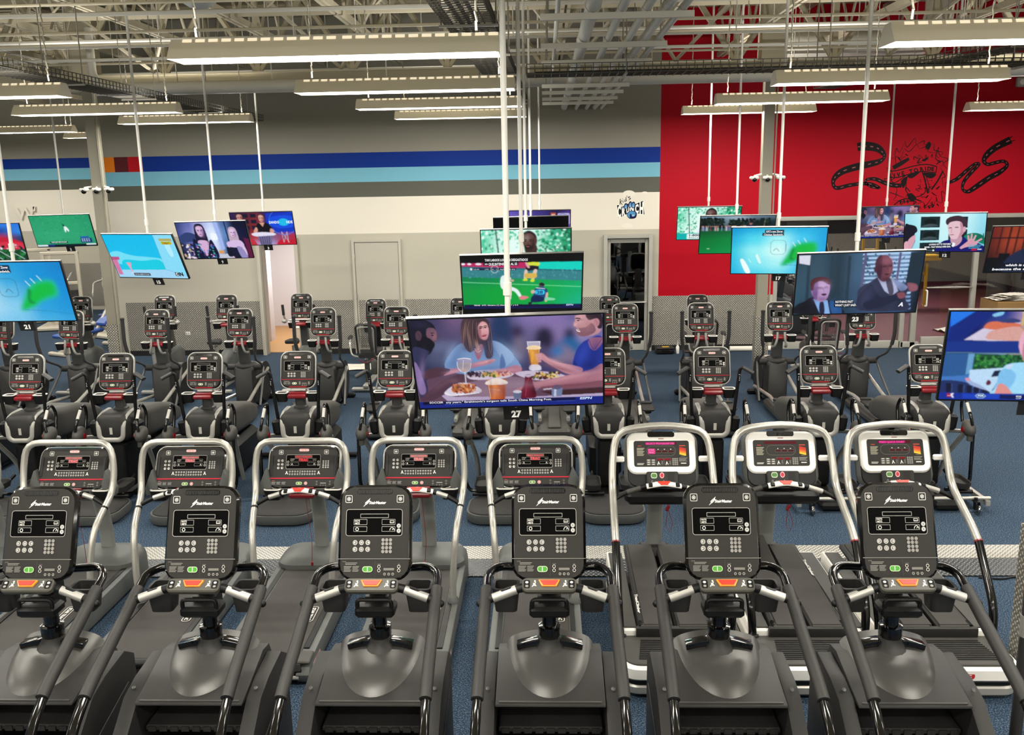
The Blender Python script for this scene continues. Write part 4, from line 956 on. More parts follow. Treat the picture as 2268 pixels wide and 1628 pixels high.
    p = Pic([(0, 0), (120, 26)], .05, .011); p.rr(0, 0, 120, 26, 8, '#b59a94'); p.text('STAR TRAC', 60, 20, 14, '#8a2a2c', w=100, cen=True); p.build('bezel_badge', 'print', c, X @ TR(0, -.0205, .178))
    if lit:
        p = Pic([(410, 515), (1420, 965)], .49, .232); p.rr(622, 543, 1160 if lit == 2 else 1100, 583, 6, '#a00a58'); p.text('SELECT PROGRAM OR' if lit == 2 else 'PRESS QUICK START', 636, 582, 34, '#ff3aa8', w=515 if lit == 2 else 450, bold=.03)
        if lit == 2: p.rr(668, 652, 800, 745, 12, '#d81878'); p.text('STAR', 678, 690, 30, '#ff9ad0', w=105); p.text('TRAC', 678, 733, 30, '#ff9ad0', w=105)
        p.build('lit_readout', 'led', c, X @ TR(0, -.0252, .045))
    # front bar with white pad
    b = MB(); b.rbox((0, .5, 1.1), (.66, .16, .12), .06); b.build('bar_housing', 'black', t)
    pts = crom([(-.44, .34, 1.13), (-.33, .375, 1.18), (-.15, .385, 1.235), (0, .385, 1.245), (.15, .385, 1.235), (.33, .375, 1.18), (.44, .34, 1.13)], 4)
    b = MB(); b.tube(pts, .021, 10); hb = b.build('handlebar', 'black', t)
    for s in (-1, 1):
        b = MB(); b.tube([(s * .2, .383, 1.222), (s * .32, .376, 1.184)], .024, 10); b.build('pulse_sensor', 'satin' if s > 0 else 'midgrey', hb)
    b = MB(); b.tube(crom([(-.15, .375, 1.238), (0, .37, 1.262), (.15, .375, 1.238)], 6), .042, 10, flat=(.5, 1)); pd = b.build('control_pad', 'white', t)
    X2 = TR(0, .345, 1.277) @ RX(-55)
    b = MB(); b.prism([(-.055, .018), (.055, .018), (.03, -.018), (-.03, -.018)], 1, -.006, .006, X=X2); b.build('stop_button', 'redglow', pd)
    for s in (-1, 1):
        b = MB(); b.rbox((s * .118, .345, 1.262), (.035, .04, .02), .006, R=RX(35)); b.build('speed_switch', 'black', pd)
    b = MB(); b.rbox((.045, .42, 1.02), (.03, .02, .06), .008, R=RY(25)); b.tube([(.05, .42, 1.0), (.09, .4, .88), (.06, .4, .8), (.03, .41, .86), (.045, .42, 1.02)], .0025, 4); b.build('safety_key', 'red', t)
    return t
for x, lit, lift, lb in ((1.021, 2, 0, 'beside the black treadmills, its readout lit bright pink'), (2.077, 0, 4, 'in the middle of the three, readout dark and one belt raised'), (3.075, 1, 0, 'at the right-hand end, its long silver rail bending to the floor strip')):
    o = make_climber(lit, lift); o.location = (x, 7.2, 0); o['label'] = 'white-bezel climbing treadmill ' + lb

# ================================================================== shared small builders
def red_tray(t, y, z, w=.24, dz=0):
    b = MB(); b.rbox((0, y, z), (w, .11, .055), .02); b.rbox((0, y + .03, z + .035), (w * .9, .05, .02), .008); tr = b.build('accessory_tray', 'red', t)
    for s in (-1, 1):
        b = MB(); cup(b, s * (w / 2 + .075), y + .02, z + .04, .15, .12, .11, .012); c = b.build('cup_holder', 'black', t)
        o, i = rrect(.155, .125, .032), rrect(.122, .092, .022); R = lambda q, k: [(s * (w / 2 + .075) + a, y + .02 + e, z + .04 + k) for a, e in q]
        b = MB(); b.loft([R(o, 0), R(o, .008), R(i, .008), R(i, 0)], closed=True); b.build('cup_rim', 'white', c)
    return tr
def y_loft(mb, rings, seg=4, m=0):
    """rounded sections along y: (y, cx, cz, w, h, r)"""
    mb.loft([[(cx + a, y, cz + e) for a, e in rrect(w, h, r, seg)] for y, cx, cz, w, h, r in rings], m)

# ================================================================== stride trainers (third row)
def make_stride(dolly=False):
    t = thing('stride_trainer', '', 'cross trainer', (0, 0, 0), 0, 'stride trainers in the third row')
    tall_console(t, TR(0, .1, 1.60) @ RX(-16), .43, .455)
    b = MB(); slab(b, .2, .035, .015, .03, .09, .008, dz=-.25); b.build('console_lip', 'silverp', t, X=TR(0, .1, 1.60) @ RX(-16))
    red_tray(t, .0, 1.285)
    b = MB(); b.rbox((0, .14, 1.25), (.13, .1, .34), .03); b.rbox((0, .14, 1.115), (.17, .15, .05), .04); b.build('neck', 'gunmetal', t)
    b = MB(); b.tube([(-.16, .2, 1.36), (.16, .2, 1.36)], .018, 8); b.build('rear_bar', 'silver', t)
    b = MB(); y_loft(b, [(-.19, 0, .92, .30, .26, .08), (-.16, 0, .925, .40, .34, .10), (-.05, 0, .925, .46, .37, .12), (.12, 0, .925, .48, .37, .12), (.22, 0, .92, .44, .34, .1)]); h = b.build('flywheel_housing', 'shell', t, sharp=60)
    b = MB(); P = [(-.165, .16, 1.105), (-.168, .0, 1.10), (-.166, -.13, 1.065), (-.16, -.185, .98), (-.148, -.2, .825), (-.105, -.195, .785), (.105, -.195, .785), (.148, -.2, .825), (.16, -.185, .98), (.166, -.13, 1.065), (.168, 0, 1.10), (.165, .16, 1.105)]
    b.tube(P, .03, 8, fillet=.05, flat=(.45, 1)); b.build('silver_band', 'band', h, sharp=60)
    b = MB(); b.box((0, -.192, .90), (.035, .006, .085)); b.build('warning_sticker', 'trim', h, flat=True)
    b = MB(); y_loft(b, [(.15, 0, .87, .40, .40, .1), (.35, 0, .87, .50, .44, .12), (.8, 0, .83, .50, .40, .10), (1.25, 0, .76, .44, .32, .09), (1.6, 0, .68, .30, .2, .07), (1.66, 0, .66, .2, .12, .05)]); b.build('rear_cover', 'midgrey', t, sharp=60)
    b = MB(); b.rbox((0, .25, .42), (.26, .8, .66), .05); b.rbox((0, .9, .3), (.42, 1.1, .5), .08); b.build('frame', 'black', t)
    for s in (-1, 1):
        b = MB(); b.tube([(s * .25, -.02, .93), (s * .285, -.05, 1.38), (s * .305, -.06, 1.585), (s * .335, -.08, 1.615), (s * .45, -.12, 1.55)], .021, 10, fillet=.04); a = b.build('moving_arm', 'black', t)
        b = MB(); b.tube([(s * .335, -.085, 1.612), (s * .455, -.13, 1.548)], .034, 10, flat=(.7, 1.15)); b.build('hand_grip', 'gripgrey', a)
        b = MB(); b.rbox((s * .298, -.075, 1.47), (.03, .02, .11), .008); b.build('resistance_switch', 'gloss', a)
        p = Pic([(0, 0), (20, 70)], .02, .07); [p.ell(10, 14 + 20 * k, 5, 6, '#d8d6d0', 8) for k in range(3)]; p.build('switch_print', 'print', a, TR(s * .298, -.0865, 1.47))
        b = MB(); b.rbox((s * .265, -.02, .9), (.11, .16, .2), .03, R=RY(s * 6)); b.build('arm_joint', 'black', t)
        b = MB(); b.ball((s * .395, -.22, .865), (.075, .125, .095), 0, 14, 10, R=RX(25)); b.lathe([(.035, -.1), (.035, .0)], 12, X=TR(s * .395, -.27, .82)); pd = b.build('pivot_pod', 'midgrey', t, sharp=60)
        b = MB(); b.lathe([(.034, 0), (.036, .01), (.02, .012)], 14, X=TR(s * .324, -.23, .85) @ RY(-90 * s)); b.build('pod_ring', 'red', pd)
        b = MB(); b.tube([(s * .40, -.3, .92), (s * .38, -.29, 1.02), (s * .37, -.14, 1.2), (s * .37, -.06, 1.21), (s * .385, .0, 1.1), (s * .39, -.06, .9)], .019, 10, fillet=.07); lp = b.build('handle_loop', 'gloss', t)
        b = MB(); b.tube([(s * .377, -.25, 1.068), (s * .372, -.17, 1.163)], .022, 10); b.build('pulse_sensor', 'satin', lp)
        b = MB(); b.tube([(s * .06, .12, .74), (s * .3, .06, .76), (s * .43, -.06, .78), (s * .42, -.2, .82)], .026, 10, fillet=.1); b.tube([(s * .405, -.16, .82), (s * .33, .16, .42), (s * .32, .3, .1)], .03, 10, fillet=.1); b.build('side_frame', 'silver', t)
        b = MB(); b.tube([(s * .43, -.27, .8), (s * .435, -.28, .22), (s * .38, -.3, .13), (s * .12, -.34, .13)], .022, 10, fillet=.09); b.build('pedal_arm', 'gloss', t)
        b = MB(); o = rrect(.19, .40, .08, 5); i = rrect(.165, .375, .07, 5)
        R = lambda q, z, k=1: [(s * .21 + a * k, -.46 + e * k, z) for a, e in q]
        b.loft([R(o, .24, .9), R(o, .3), R(o, .315), R(i, .31), R(i, .275, .95)]); b.build('pedal', 'shell', t)
        b = MB(); b.tube([(s * .08, -.58, .19), (s * .33, -.58, .19)], .024, 10); b.tube([(s * .2, -.58, .19), (s * .2, -.1, .3)], .02, 8); b.build('pedal_link', 'black', t)
    if not dolly:
        pl = [(x, y) for x, y in rrect(.76, .7, .22, 6)]; pl = [(x, -.80 + y) if y < 0 else (x * .98, -.80 + y) for x, y in pl]
        R = lambda z, k=1: [(x * k, -.8 + (y + .8) * k, z) for x, y in pl]
        b = MB(); b.loft([R(.02, .97), R(.05), R(.1), R(.125, .985), R(.125, .9)]); pf = b.build('rear_step', 'stepgrey', t)
        b = MB(); b.loft([R(.118, .93), R(.135, .93), R(.15, .88), R(.155, .6)]); b.build('step_pad', 'tread', pf)
    b = MB(); b.rbox((0, .45, .06), (.3, 2.4, .1), .03); b.tube([(-.38, 1.5, .05), (.38, 1.5, .05)], .04, 10); b.build('base_beam', 'black', t)
    if dolly:
        b = MB(); b.tube([(-.46, -.75, .17), (.46, -.75, .17)], .022, 10); b.box((-.42, -.45, .12), (.05, .7, .06)); b.box((.42, -.45, .12), (.05, .7, .06)); b.build('rear_crossbar', 'silver', t)
        for s in (-1, 1):
            b = MB(); b.lathe([(.02, -.016), (.06, -.016), (.062, 0), (.06, .016), (.02, .016)], 16, X=TR(s * .28, -.84, .064) @ RY(90)); w = b.build('caster_wheel', 'clear', t)
            b = MB(); b.box((s * .28 - .024, -.82, .1), (.006, .06, .09)); b.box((s * .28 + .024, -.82, .1), (.006, .06, .09)); b.box((s * .28, -.8, .148), (.06, .08, .01)); b.lathe([(.02, .15), (.02, .19)], 8, X=TR(s * .28, -.79, 0)); b.build('caster_fork', 'black', w, flat=True)
    return t
VX = [(-7.85, 'cut by the left picture edge, arm and pod in view'), (-6.607, 'first whole one from the left, below the screen numbered 21'), (-5.443, 'second from the left, below the cartoon screen'), (-4.311, 'third from the left, in front of the sheet metal wall'), (-3.117, 'fourth from the left, before the open bright doorway'), (-1.886, 'half hidden by the left edge of the large screen 27'), (-.568, 'behind the number plate 27, console hidden by the screen'), (.762, 'half hidden by the right edge of the large screen 27'), (2.053, 'alone before the plate wall, left of the column with cameras'),
      (3.361, 'below the screen numbered 23, on clear casters'), (4.685, 'at the right-hand end of its row, on clear casters')]
va, vb = make_stride(), make_stride(True); used = {}
for x, lb in VX:
    src = vb if x > 3 else va
    o = dup(src, (x, 10.9, 0)) if used.get(src.name) else src; used[src.name] = 1
    o.location = (x, 10.9, 0); o['label'] = 'dark stride trainer ' + lb

# ================================================================== elliptical trainers (fourth row)
def make_elliptical():
    t = thing('elliptical_trainer', '', 'cross trainer', (0, 0, 0), 0, 'elliptical trainers in the fourth row')
    tall_console(t, TR(0, 0, 1.56) @ RX(-13), .42, .475)
    red_tray(t, -.06, 1.2)
    b = MB(); b.prism([(.02, 1.36), (.1, 1.36), (.24, .76), (.08, .76)], 0, -.085, .085); b.build('mast', 'gunmetal', t, bevel=.012)
    b = MB(); y_loft(b, [(-.02, 0, .42, .30, .64, .05), (.04, 0, .44, .36, .70, .08), (.3, 0, .44, .36, .70, .08), (.36, 0, .42, .3, .6, .06)]); b.ball((0, .17, .77), (.2, .2, .09)); b.build('column_housing', 'shell', t, sharp=60)
    b = MB(); b.tube([(-.3, .12, .76), (.3, .12, .76)], .055, 12); b.build('pivot_shaft', 'shell_soft', t)
    b = MB(); b.prism([(.3, .06), (.3, .62), (.5, .74), (.8, .72), (.95, .5), (.97, .06)], 0, -.16, .16); fh = b.build('flywheel_housing', 'grey', t, bevel=.03)
    for s in (-1, 1):
        b = MB(); b.lathe([(.002, .0), (.34, .0), (.36, .012), (.36, .03), (.002, .035)], 28, X=TR(s * .16, .6, .40) @ RY(90 * s)); d = b.build('flywheel_disc', 'shell', fh)
        b = MB(); b.lathe([(.30, .0), (.31, .01), (.29, .01)], 28, X=TR(s * .194, .6, .40) @ RY(90 * s)); b.build('disc_ring', 'black', d)
        b = MB(); b.tube([(s * .06, -.13, 1.31), (s * .062, -.14, 1.2), (s * .1, -.13, 1.06), (s * .11, -.0, 1.04)], .02, 8, fillet=.06); g = b.build('pulse_handle', 'satin', t)
        b = MB(); b.tube([(s * .36, -.4, 1.14), (s * .33, -.32, .98), (s * .31, .02, .84), (s * .31, .12, .76)], .02, 8, fillet=.08); b.tube([(s * .32, .12, .76), (s * .35, -.05, .55), (s * .4, -.45, .2)], .02, 8, fillet=.1); a = b.build('moving_arm', 'gunmetal', t)
        b = MB(); b.tube([(s * .385, -.42, 1.70), (s * .385, -.43, 1.3), (s * .36, -.4, 1.13)], .03, 10, fillet=.08); b.lathe([(.034, 1.69), (.036, 1.72), (.02, 1.73)], 10, X=TR(s * .385, -.42, 0)); b.build('hand_grip', 'grip', a)
        b = MB(); b.tube([(s * .22, .68, .62 if s > 0 else .2), (s * .24, -.5, .3), (s * .22, -1.6, .22)], .03, 8); b.build('pedal_bar', 'silver', t)
        ph = -.0 if s > 0 else .12
        b = MB(); b.rbox((s * .24, -1.35 + ph, .34), (.19, .38, .035), .05); b.rbox((s * .24, -1.17 + ph, .37), (.17, .06, .06), .02); b.rbox((s * .24, -1.35 + ph, .29), (.1, .2, .06), .02); b.build('pedal', 'shell', t)
        b = MB(); b.tube([(s * .2, -1.62, .13), (s * .28, -1.62, .13)], .045, 12); b.build('roller', 'black', t)
    b = MB(); b.rbox((0, -1.0, .09), (.5, 1.9, .14), .06); b.rbox((0, -1.3, .175), (.2, 1.2, .05), .03); bs = b.build('base', 'midgrey', t)
    p = Pic([(0, 0), (100, 24)], .1, .024); badge(p, 50, 12, 98, 23); p.build('base_badge', 'print', bs, TR(0, -1.7, .161) @ RX(-90))
    b = MB(); b.rbox((0, .9, .05), (.6, .1, .09), .03); b.build('front_foot', 'black', t)
    return t
BX = [(-9.467, 'mostly behind the screen numbered 21, at the left picture edge'), (-8.23, 'left of the cream column, before the blue-padded machines'), (-6.722, 'just right of the cream column, below screen 15'), (-5.264, 'below the fashion screen, before the plate wall'), (-3.816, 'right of the bright doorway'), (-2.547, 'immediately left of the large screen 27'), (-1.2, 'hidden by the left half of screen 27, rear pedals showing'), (.12, 'hidden by the right half of screen 27, rear pedals showing'), (1.352, 'in front of the dark glass door'), (2.629, 'before the plate wall under the red wall'), (3.944, 'right of the column with cameras, before the glass front'), (5.318, 'behind the number plate 23')]
el = make_elliptical()
for i, (x, lb) in enumerate(BX):
    o = el if i == 0 else dup(el, (x, 15.2, 0)); o.location = (x, 15.2, 0); o['label'] = 'dark elliptical trainer ' + lb

# ================================================================== exercise bikes (fifth row)
def make_bike():
    t = thing('upright_bike', '', 'exercise bike', (0, 0, 0), 0, 'upright bikes in the fifth row')
    tall_console(t, TR(0, 0, 1.555) @ RX(-12), .40, .49)
    red_tray(t, -.1, 1.22, .2)
    b = MB(); b.tube([(-.18, -.06, 1.31), (.18, -.06, 1.31)], .02, 8); b.build('front_bar', 'silver', t)
    for s in (-1, 1):
        b = MB(); b.tube([(s * .17, -.06, 1.31), (s * .27, -.12, 1.3), (s * .29, -.2, 1.36), (s * .3, -.22, 1.58)], .018, 8, fillet=.06); a = b.build('handle', 'silver', t)
        b = MB(); b.tube([(s * .295, -.21, 1.42), (s * .302, -.222, 1.62)], .027, 8); b.build('hand_grip', 'grip', a)
        b = MB(); b.ball((s * .3, -.17, 1.3), (.05, .06, .045)); b.build('elbow_pad', 'silverp', a)
    b = MB(); b.prism([(.02, 1.35), (.12, 1.35), (.28, .6), (.1, .6)], 0, -.07, .07); b.build('mast', 'gunmetal', t, bevel=.015)
    b = MB(); y_loft(b, [(-.5, 0, .38, .12, .3, .05), (-.2, 0, .44, .22, .6, .09), (.25, 0, .44, .26, .72, .1), (.55, 0, .4, .2, .6, .09)]); b.build('drive_housing', 'grey', t, sharp=60)
    b = MB(); b.tube([(0, -.62, .2), (0, -.7, .92)], .035, 10); b.build('seat_post', 'satin', t)
    b = MB(); y_loft(b, [(-.86, 0, 1.0, .2, .05, .02), (-.8, 0, 1.0, .27, .075, .03), (-.65, 0, 1.0, .2, .08, .03), (-.5, 0, 1.0, .07, .06, .025), (-.44, 0, .99, .04, .03, .012)]); b.build('saddle', 'black_soft', t, sharp=60)
    for s in (-1, 1):
        b = MB(); b.tube([(s * .12, -.05, .4), (s * .15, -.05 + s * .1, .4 - s * .13)], .016, 8); b.rbox((s * .21, -.05 + s * .1, .4 - s * .13), (.1, .12, .035), .02); b.build('pedal', 'shell', t)
    b = MB(); b.rbox((0, -.1, .1), (.1, 1.4, .07), .02); b.rbox((0, -.78, .06), (.52, .09, .07), .03); b.rbox((0, .6, .06), (.52, .09, .07), .03); b.build('base', 'silverp', t)
    return t
def make_recumbent():
    t = thing('recumbent_bike', '', 'exercise bike', (0, 0, 0), 0, 'recumbent bikes in the fifth row')
    tall_console(t, TR(0, 0, 1.36) @ RX(-10), .40, .48)
    red_tray(t, -.08, 1.08, .2)
    b = MB(); b.prism([(.0, 1.2), (.1, 1.2), (.2, .5), (.04, .5)], 0, -.07, .07); b.build('mast', 'black', t, bevel=.015)
    b = MB(); y_loft(b, [(-.45, 0, .3, .12, .26, .05), (-.2, 0, .36, .2, .5, .08), (.25, 0, .36, .24, .6, .1), (.5, 0, .32, .18, .5, .08)]); b.build('drive_housing', 'midgrey', t, sharp=60)
    b = MB(); y_loft(b, [(-1.13, 0, .66, .3, .07, .03), (-1.0, 0, .68, .42, .09, .04), (-.75, 0, .68, .4, .09, .04), (-.66, 0, .66, .3, .06, .025)]); b.build('seat', 'black_soft', t, sharp=60)
    X = TR(0, -1.08, .98) @ RX(8)
    b = MB(); b.tube([(-.17, 0, -.27), (-.19, 0, .24), (-.14, 0, .29), (.14, 0, .29), (.19, 0, .24), (.17, 0, -.27)], .045, 10, fillet=.06, flat=(1, .45)); bk = b.build('backrest', 'black_soft', t, X=X)
    b = MB(); b.tube([(-.14, -.02, -.3), (-.15, -.02, .2), (-.11, -.02, .245), (.11, -.02, .245), (.15, -.02, .2), (.14, -.02, -.3)], .016, 8, fillet=.05); b.build('backrest_frame', 'silverp', bk, X=X)
    b = MB()
    for k in range(15): b.box((-.14 + k * .02, .01, .0), (.005, .004, .5))
    for k in range(26): b.box((0, .012, -.25 + k * .02), (.3, .004, .005))
    tag(b.build('backrest_mesh', 'mesh', bk, X=X, flat=True), kind='stuff')
    b = MB(); b.rbox((.04, .0, .17), (.11, .02, .08), .01); b.build('backrest_pad', 'black_soft', bk, X=X)
    b = MB(); b.tube([(-.36, -.8, .93), (-.33, -1.02, .9), (-.3, -1.06, .66), (0, -1.1, .62), (.3, -1.06, .66), (.33, -1.02, .9), (.36, -.8, .93)], .018, 8, fillet=.08); sb = b.build('side_handles', 'silver', t)
    for s in (-1, 1):
        b = MB(); b.ball((s * .37, -.76, .96), (.05, .09, .03), 0, 10, 6, R=RX(20)); b.build('hand_grip', 'grip', sb)
        b = MB(); b.tube([(s * .11, -.05, .34), (s * .15, -.1, .34 - s * .15)], .016, 8); b.rbox((s * .21, -.1, .34 - s * .15), (.1, .16, .04), .02); b.build('pedal', 'shell', t)
    b = MB(); b.rbox((0, -1.1, .35), (.09, .12, .56), .03); b.build('seat_post', 'gunmetal', t)
    b = MB(); b.rbox((0, -.5, .12), (.12, 1.7, .08), .03); b.rbox((0, -1.28, .06), (.56, .1, .07), .03); b.rbox((0, .5, .06), (.5, .1, .07), .03); b.build('base', 'silverp', t)
    b = MB(); b.tube(crom([(-.15, -1.14, .6), (0, -1.2, .55), (.15, -1.14, .62), (.28, -1.05, .6)], 4), .008, 6); b.build('pulse_cable', 'red', t)
    return t
bk, rc = make_bike(), make_recumbent(); used = {}
for x, kind, lb in ((-9.067, 0, 'behind the screen numbered 21, left of the cream column'), (-7.411, 0, 'just right of the cream column, before the plate wall'), (-6.191, 0, 'before the plate wall beside the bright doorway'), (-4.721, 0, 'in front of the bright open doorway, saddle in view'),
                    (-3.278, 1, 'in front of the closed door, mesh seat back facing the viewer'), (-1.633, 1, 'behind the soccer screen, only its console corner in view'), (1.227, 1, 'in front of the dark glass door'), (2.902, 1, 'before the plate wall, hidden behind an elliptical trainer'), (5.075, 1, 'in front of the glass studio, mesh seat back facing the viewer')):
    src = rc if kind else bk
    yb = 17.8 if kind else 17.2; x *= yb / 17.2
    o = dup(src, (x, yb, 0)) if used.get(src.name) else src; used[src.name] = 1
    o.location = (x, yb, 0); o['label'] = ('recumbent bike ' if kind else 'upright bike ') + lb
# bikes of the studio behind the glass
for i, (x, y, r) in enumerate(((6.1, 21.7, 70), (6.2, 23.4, 80), (6.3, 25.2, 75), (7.2, 28.2, 60), (8.8, 28.6, 90), (10.6, 28.8, 100))):
    o = dup(bk, (x, y, .012), r, 'dark bike inside the glass studio, ' + ('nearest its side wall', 'second along the side wall', 'third along the side wall', 'in the far corner', 'along the far wall, left of the yellow frame', 'along the far wall, behind the yellow frame')[i], 'bikes in the glass studio')

# ================================================================== pictures on the televisions
class Ras(Pic):
    """screen picture painted pixel by pixel into the vertex colours of a fine grid; lettering stays sharp polygons on top"""
    def __init__(s, quad, w, h, res=(128, 72), blur=.55):
        super().__init__(quad, w, h); s.W, s.H = res[0] * 2, res[1] * 2; s.b = np.zeros((s.H, s.W, 3)); s.res = res; s.bl = blur; s.vec = False
    def P(s, x, y):
        h = s.h; d = h[6] * x + h[7] * y + 1
        return (((h[0] * x + h[1] * y + h[2]) / d / s.w + .5) * s.W, (.5 - (h[3] * x + h[4] * y + h[5]) / d / s.hh) * s.H)
    def poly(s, pts, c, new=True):
        if s.vec: return Pic.poly(s, pts, c, new)
        Q = np.array([s.P(*p) for p in pts]); y0, y1 = max(int(Q[:, 1].min()), 0), min(int(Q[:, 1].max()) + 1, s.H)
        grad = isinstance(c, list)
        if grad:
            C = np.array([lin(q) for q in c]); top, bot = C[:len(c) // 2].mean(0), C[len(c) // 2:].mean(0)
        else: col = np.array(lin(c))
        A, B = Q, np.roll(Q, -1, 0)
        for y in range(y0, y1):
            yc = y + .5; k = (A[:, 1] <= yc) != (B[:, 1] <= yc)
            if not k.any(): continue
            a, b = A[k], B[k]; xs = np.sort(a[:, 0] + (yc - a[:, 1]) * (b[:, 0] - a[:, 0]) / (b[:, 1] - a[:, 1]))
            if grad: t = (yc - Q[:, 1].min()) / max(Q[:, 1].max() - Q[:, 1].min(), 1); col = top * (1 - t) + bot * t
            for i in range(0, len(xs) - 1, 2):
                p, q = max(int(math.ceil(xs[i] - .5)), 0), min(int(math.ceil(xs[i + 1] - .5)), s.W)
                if q > p: s.b[y, p:q] = col
    def grid(s, rows, quad=None):
        q = np.array([s.P(*p) for p in (quad or s.q)]); x0, x1 = max(int(q[:, 0].min()), 0), min(int(q[:, 0].max() + .99), s.W); y0, y1 = max(int(q[:, 1].min()), 0), min(int(q[:, 1].max() + .99), s.H)
        C = np.array([[lin(c) for c in r] for r in rows]); sm = lambda t: t * t * (3 - 2 * t)
        def up(n, k): f = np.linspace(0, k - 1.001, n); i = f.astype(int); return i, sm(f - i)
        i, f = up(y1 - y0, C.shape[0]); j, g = up(x1 - x0, C.shape[1]); f = f[:, None, None]; g = g[None, :, None]
        s.b[y0:y1, x0:x1] = (C[i][:, j] * (1 - g) + C[i][:, j + 1] * g) * (1 - f) + (C[i + 1][:, j] * (1 - g) + C[i + 1][:, j + 1] * g) * f
    def air(s, x, y, rx, ry, c, a=.5, rot=0):
        """airbrush: a soft elliptical dab"""
        X, Y = s.P(x, y); RX_ = abs(s.P(x + rx, y)[0] - X); RY_ = abs(s.P(x, y + ry)[1] - Y); m = max(RX_, RY_) * 2.2
        x0, x1, y0, y1 = max(int(X - m), 0), min(int(X + m) + 1, s.W), max(int(Y - m), 0), min(int(Y + m) + 1, s.H)
        if x1 <= x0 or y1 <= y0: return
        gx = np.arange(x0, x1)[None, :] - X; gy = np.arange(y0, y1)[:, None] - Y; ca, sa = math.cos(rad(rot)), math.sin(rad(rot))
        d = ((gx * ca + gy * sa) / max(RX_, .5)) ** 2 + ((-gx * sa + gy * ca) / max(RY_, .5)) ** 2
        w = (a * np.exp(-d))[:, :, None]; s.b[y0:y1, x0:x1] = s.b[y0:y1, x0:x1] * (1 - w) + np.array(lin(c)) * w
    def blur(s, sig):
        k = int(sig * 3) + 1; g = np.exp(-.5 * (np.arange(-k, k + 1) / sig) ** 2); g /= g.sum()
        for ax in (0, 1):
            p = np.pad(s.b, [(k, k) if a == ax else (0, 0) for a in range(3)], 'edge')
            s.b = sum(w * np.take(p, range(i, i + s.b.shape[ax]), ax) for i, w in enumerate(g))
    def text(s, *a, **k): Pic.text(s, *a, **k)
    def build(s, name, m, parent, X=None):
        if s.bl: s.blur(s.bl * 2)
        w, h = s.res; rg = np.random.default_rng(3)
        c = np.clip(s.b.reshape(h, 2, w, 2, 3).mean((1, 3)), 0, 1) ** 1.13 * 1.04 * (1 + rg.normal(0, .035, (h, w, 1)))
        tv_, tf, tc = s.v, s.f, s.c; n = w * h
        gv = [((i / (w - 1) - .5) * s.w, 0, (.5 - j / (h - 1)) * s.hh) for j in range(h) for i in range(w)]
        gf = [(j * w + i, j * w + i + 1, (j + 1) * w + i + 1, (j + 1) * w + i) for j in range(h - 1) for i in range(w - 1)]
        s.v = gv + [(a, b - .0004, e) for a, b, e in tv_]; s.f = gf + [tuple(i + n for i in f) for f in tf]; s.c = [tuple(q) for q in c.reshape(-1, 3)] + tc
        return Pic.build(s, name, m, parent, X)
SW, SH = 1.194, .664
N16 = [(0, 0), (160, 90)]
def face(p, x, y, w, h, skin, hair, shade, look=0, beard=None, hairtop=.55, bald=False):
    """a head on a screen: x, y is the middle of the face, look moves the features sideways"""
    if not bald: p.soft([(x - w * .62, y), (x - w * .6, y - h * .45), (x, y - h * .72), (x + w * .6, y - h * .45), (x + w * .62, y), (x, y + h * .1)], hair)
    p.soft([(x - w * .5, y - h * .15), (x - w * .42, y - h * .42), (x, y - h * hairtop), (x + w * .42, y - h * .42), (x + w * .5, y - h * .15), (x + w * .4, y + h * .3), (x + w * .12, y + h * .52), (x - w * .12, y + h * .52), (x - w * .4, y + h * .3)], skin)
    sx = -1 if look > 0 else 1
    p.soft([(x + sx * w * .5, y - h * .2), (x + sx * w * .28, y - h * .1), (x + sx * w * .22, y + h * .3), (x + sx * w * .1, y + h * .5), (x + sx * w * .42, y + h * .28)], shade)
    if beard: p.soft([(x - w * .45, y + h * .05), (x - w * .28, y + h * .22), (x, y + h * .17), (x + w * .28, y + h * .22), (x + w * .45, y + h * .05), (x + w * .34, y + h * .45), (x, y + h * .58), (x - w * .34, y + h * .45)], beard)
    d = look * w
    p.air(x - w * .2 * (1 if look <= 0 else -1), y - h * .25, w * .3, h * .22, '#ffffff', .14); p.air(x + sx * w * .36, y + h * .1, w * .2, h * .4, shade, .6); p.air(x, y + h * .48, w * .3, h * .1, shade, .6)
    for s in (-1, 1):
        p.air(x + d + s * w * .22, y - h * .1, w * .15, h * .07, shade, .6)
    p.vec = True
    for s in (-1, 1):
        p.soft([(x + d + s * w * .22 - w * .11, y - h * .06), (x + d + s * w * .22, y - h * .1), (x + d + s * w * .22 + w * .11, y - h * .06), (x + d + s * w * .22, y - h * .02)], '#3a2a28', 3)
        p.line([(x + d + s * w * .1, y - h * .15), (x + d + s * w * .36, y - h * .17)], h * .035, hair if not bald else '#2a2020')
    p.line([(x + d * 1.3 + w * .02, y - h * .05), (x + d * 1.5 + w * .06, y + h * .14)], w * .05, shade); p.line([(x + d * 1.3 - w * .07, y + h * .15), (x + d * 1.3 + w * .09, y + h * .15)], h * .03, shade)
    p.soft([(x + d - w * .17, y + h * .28), (x + d, y + h * .25), (x + d + w * .17, y + h * .28), (x + d, y + h * .33)], '#8e4648', 3); p.vec = False
def blobs(p, x0, y0, x1, y1, n, s, cols, sd=1):
    r = random.Random(sd)
    for k in range(n): p.ell(r.uniform(x0, x1), r.uniform(y0, y1), r.uniform(.4, 1) * s, r.uniform(.4, 1) * s * .7, r.choice(cols), 6, r.uniform(0, 180))

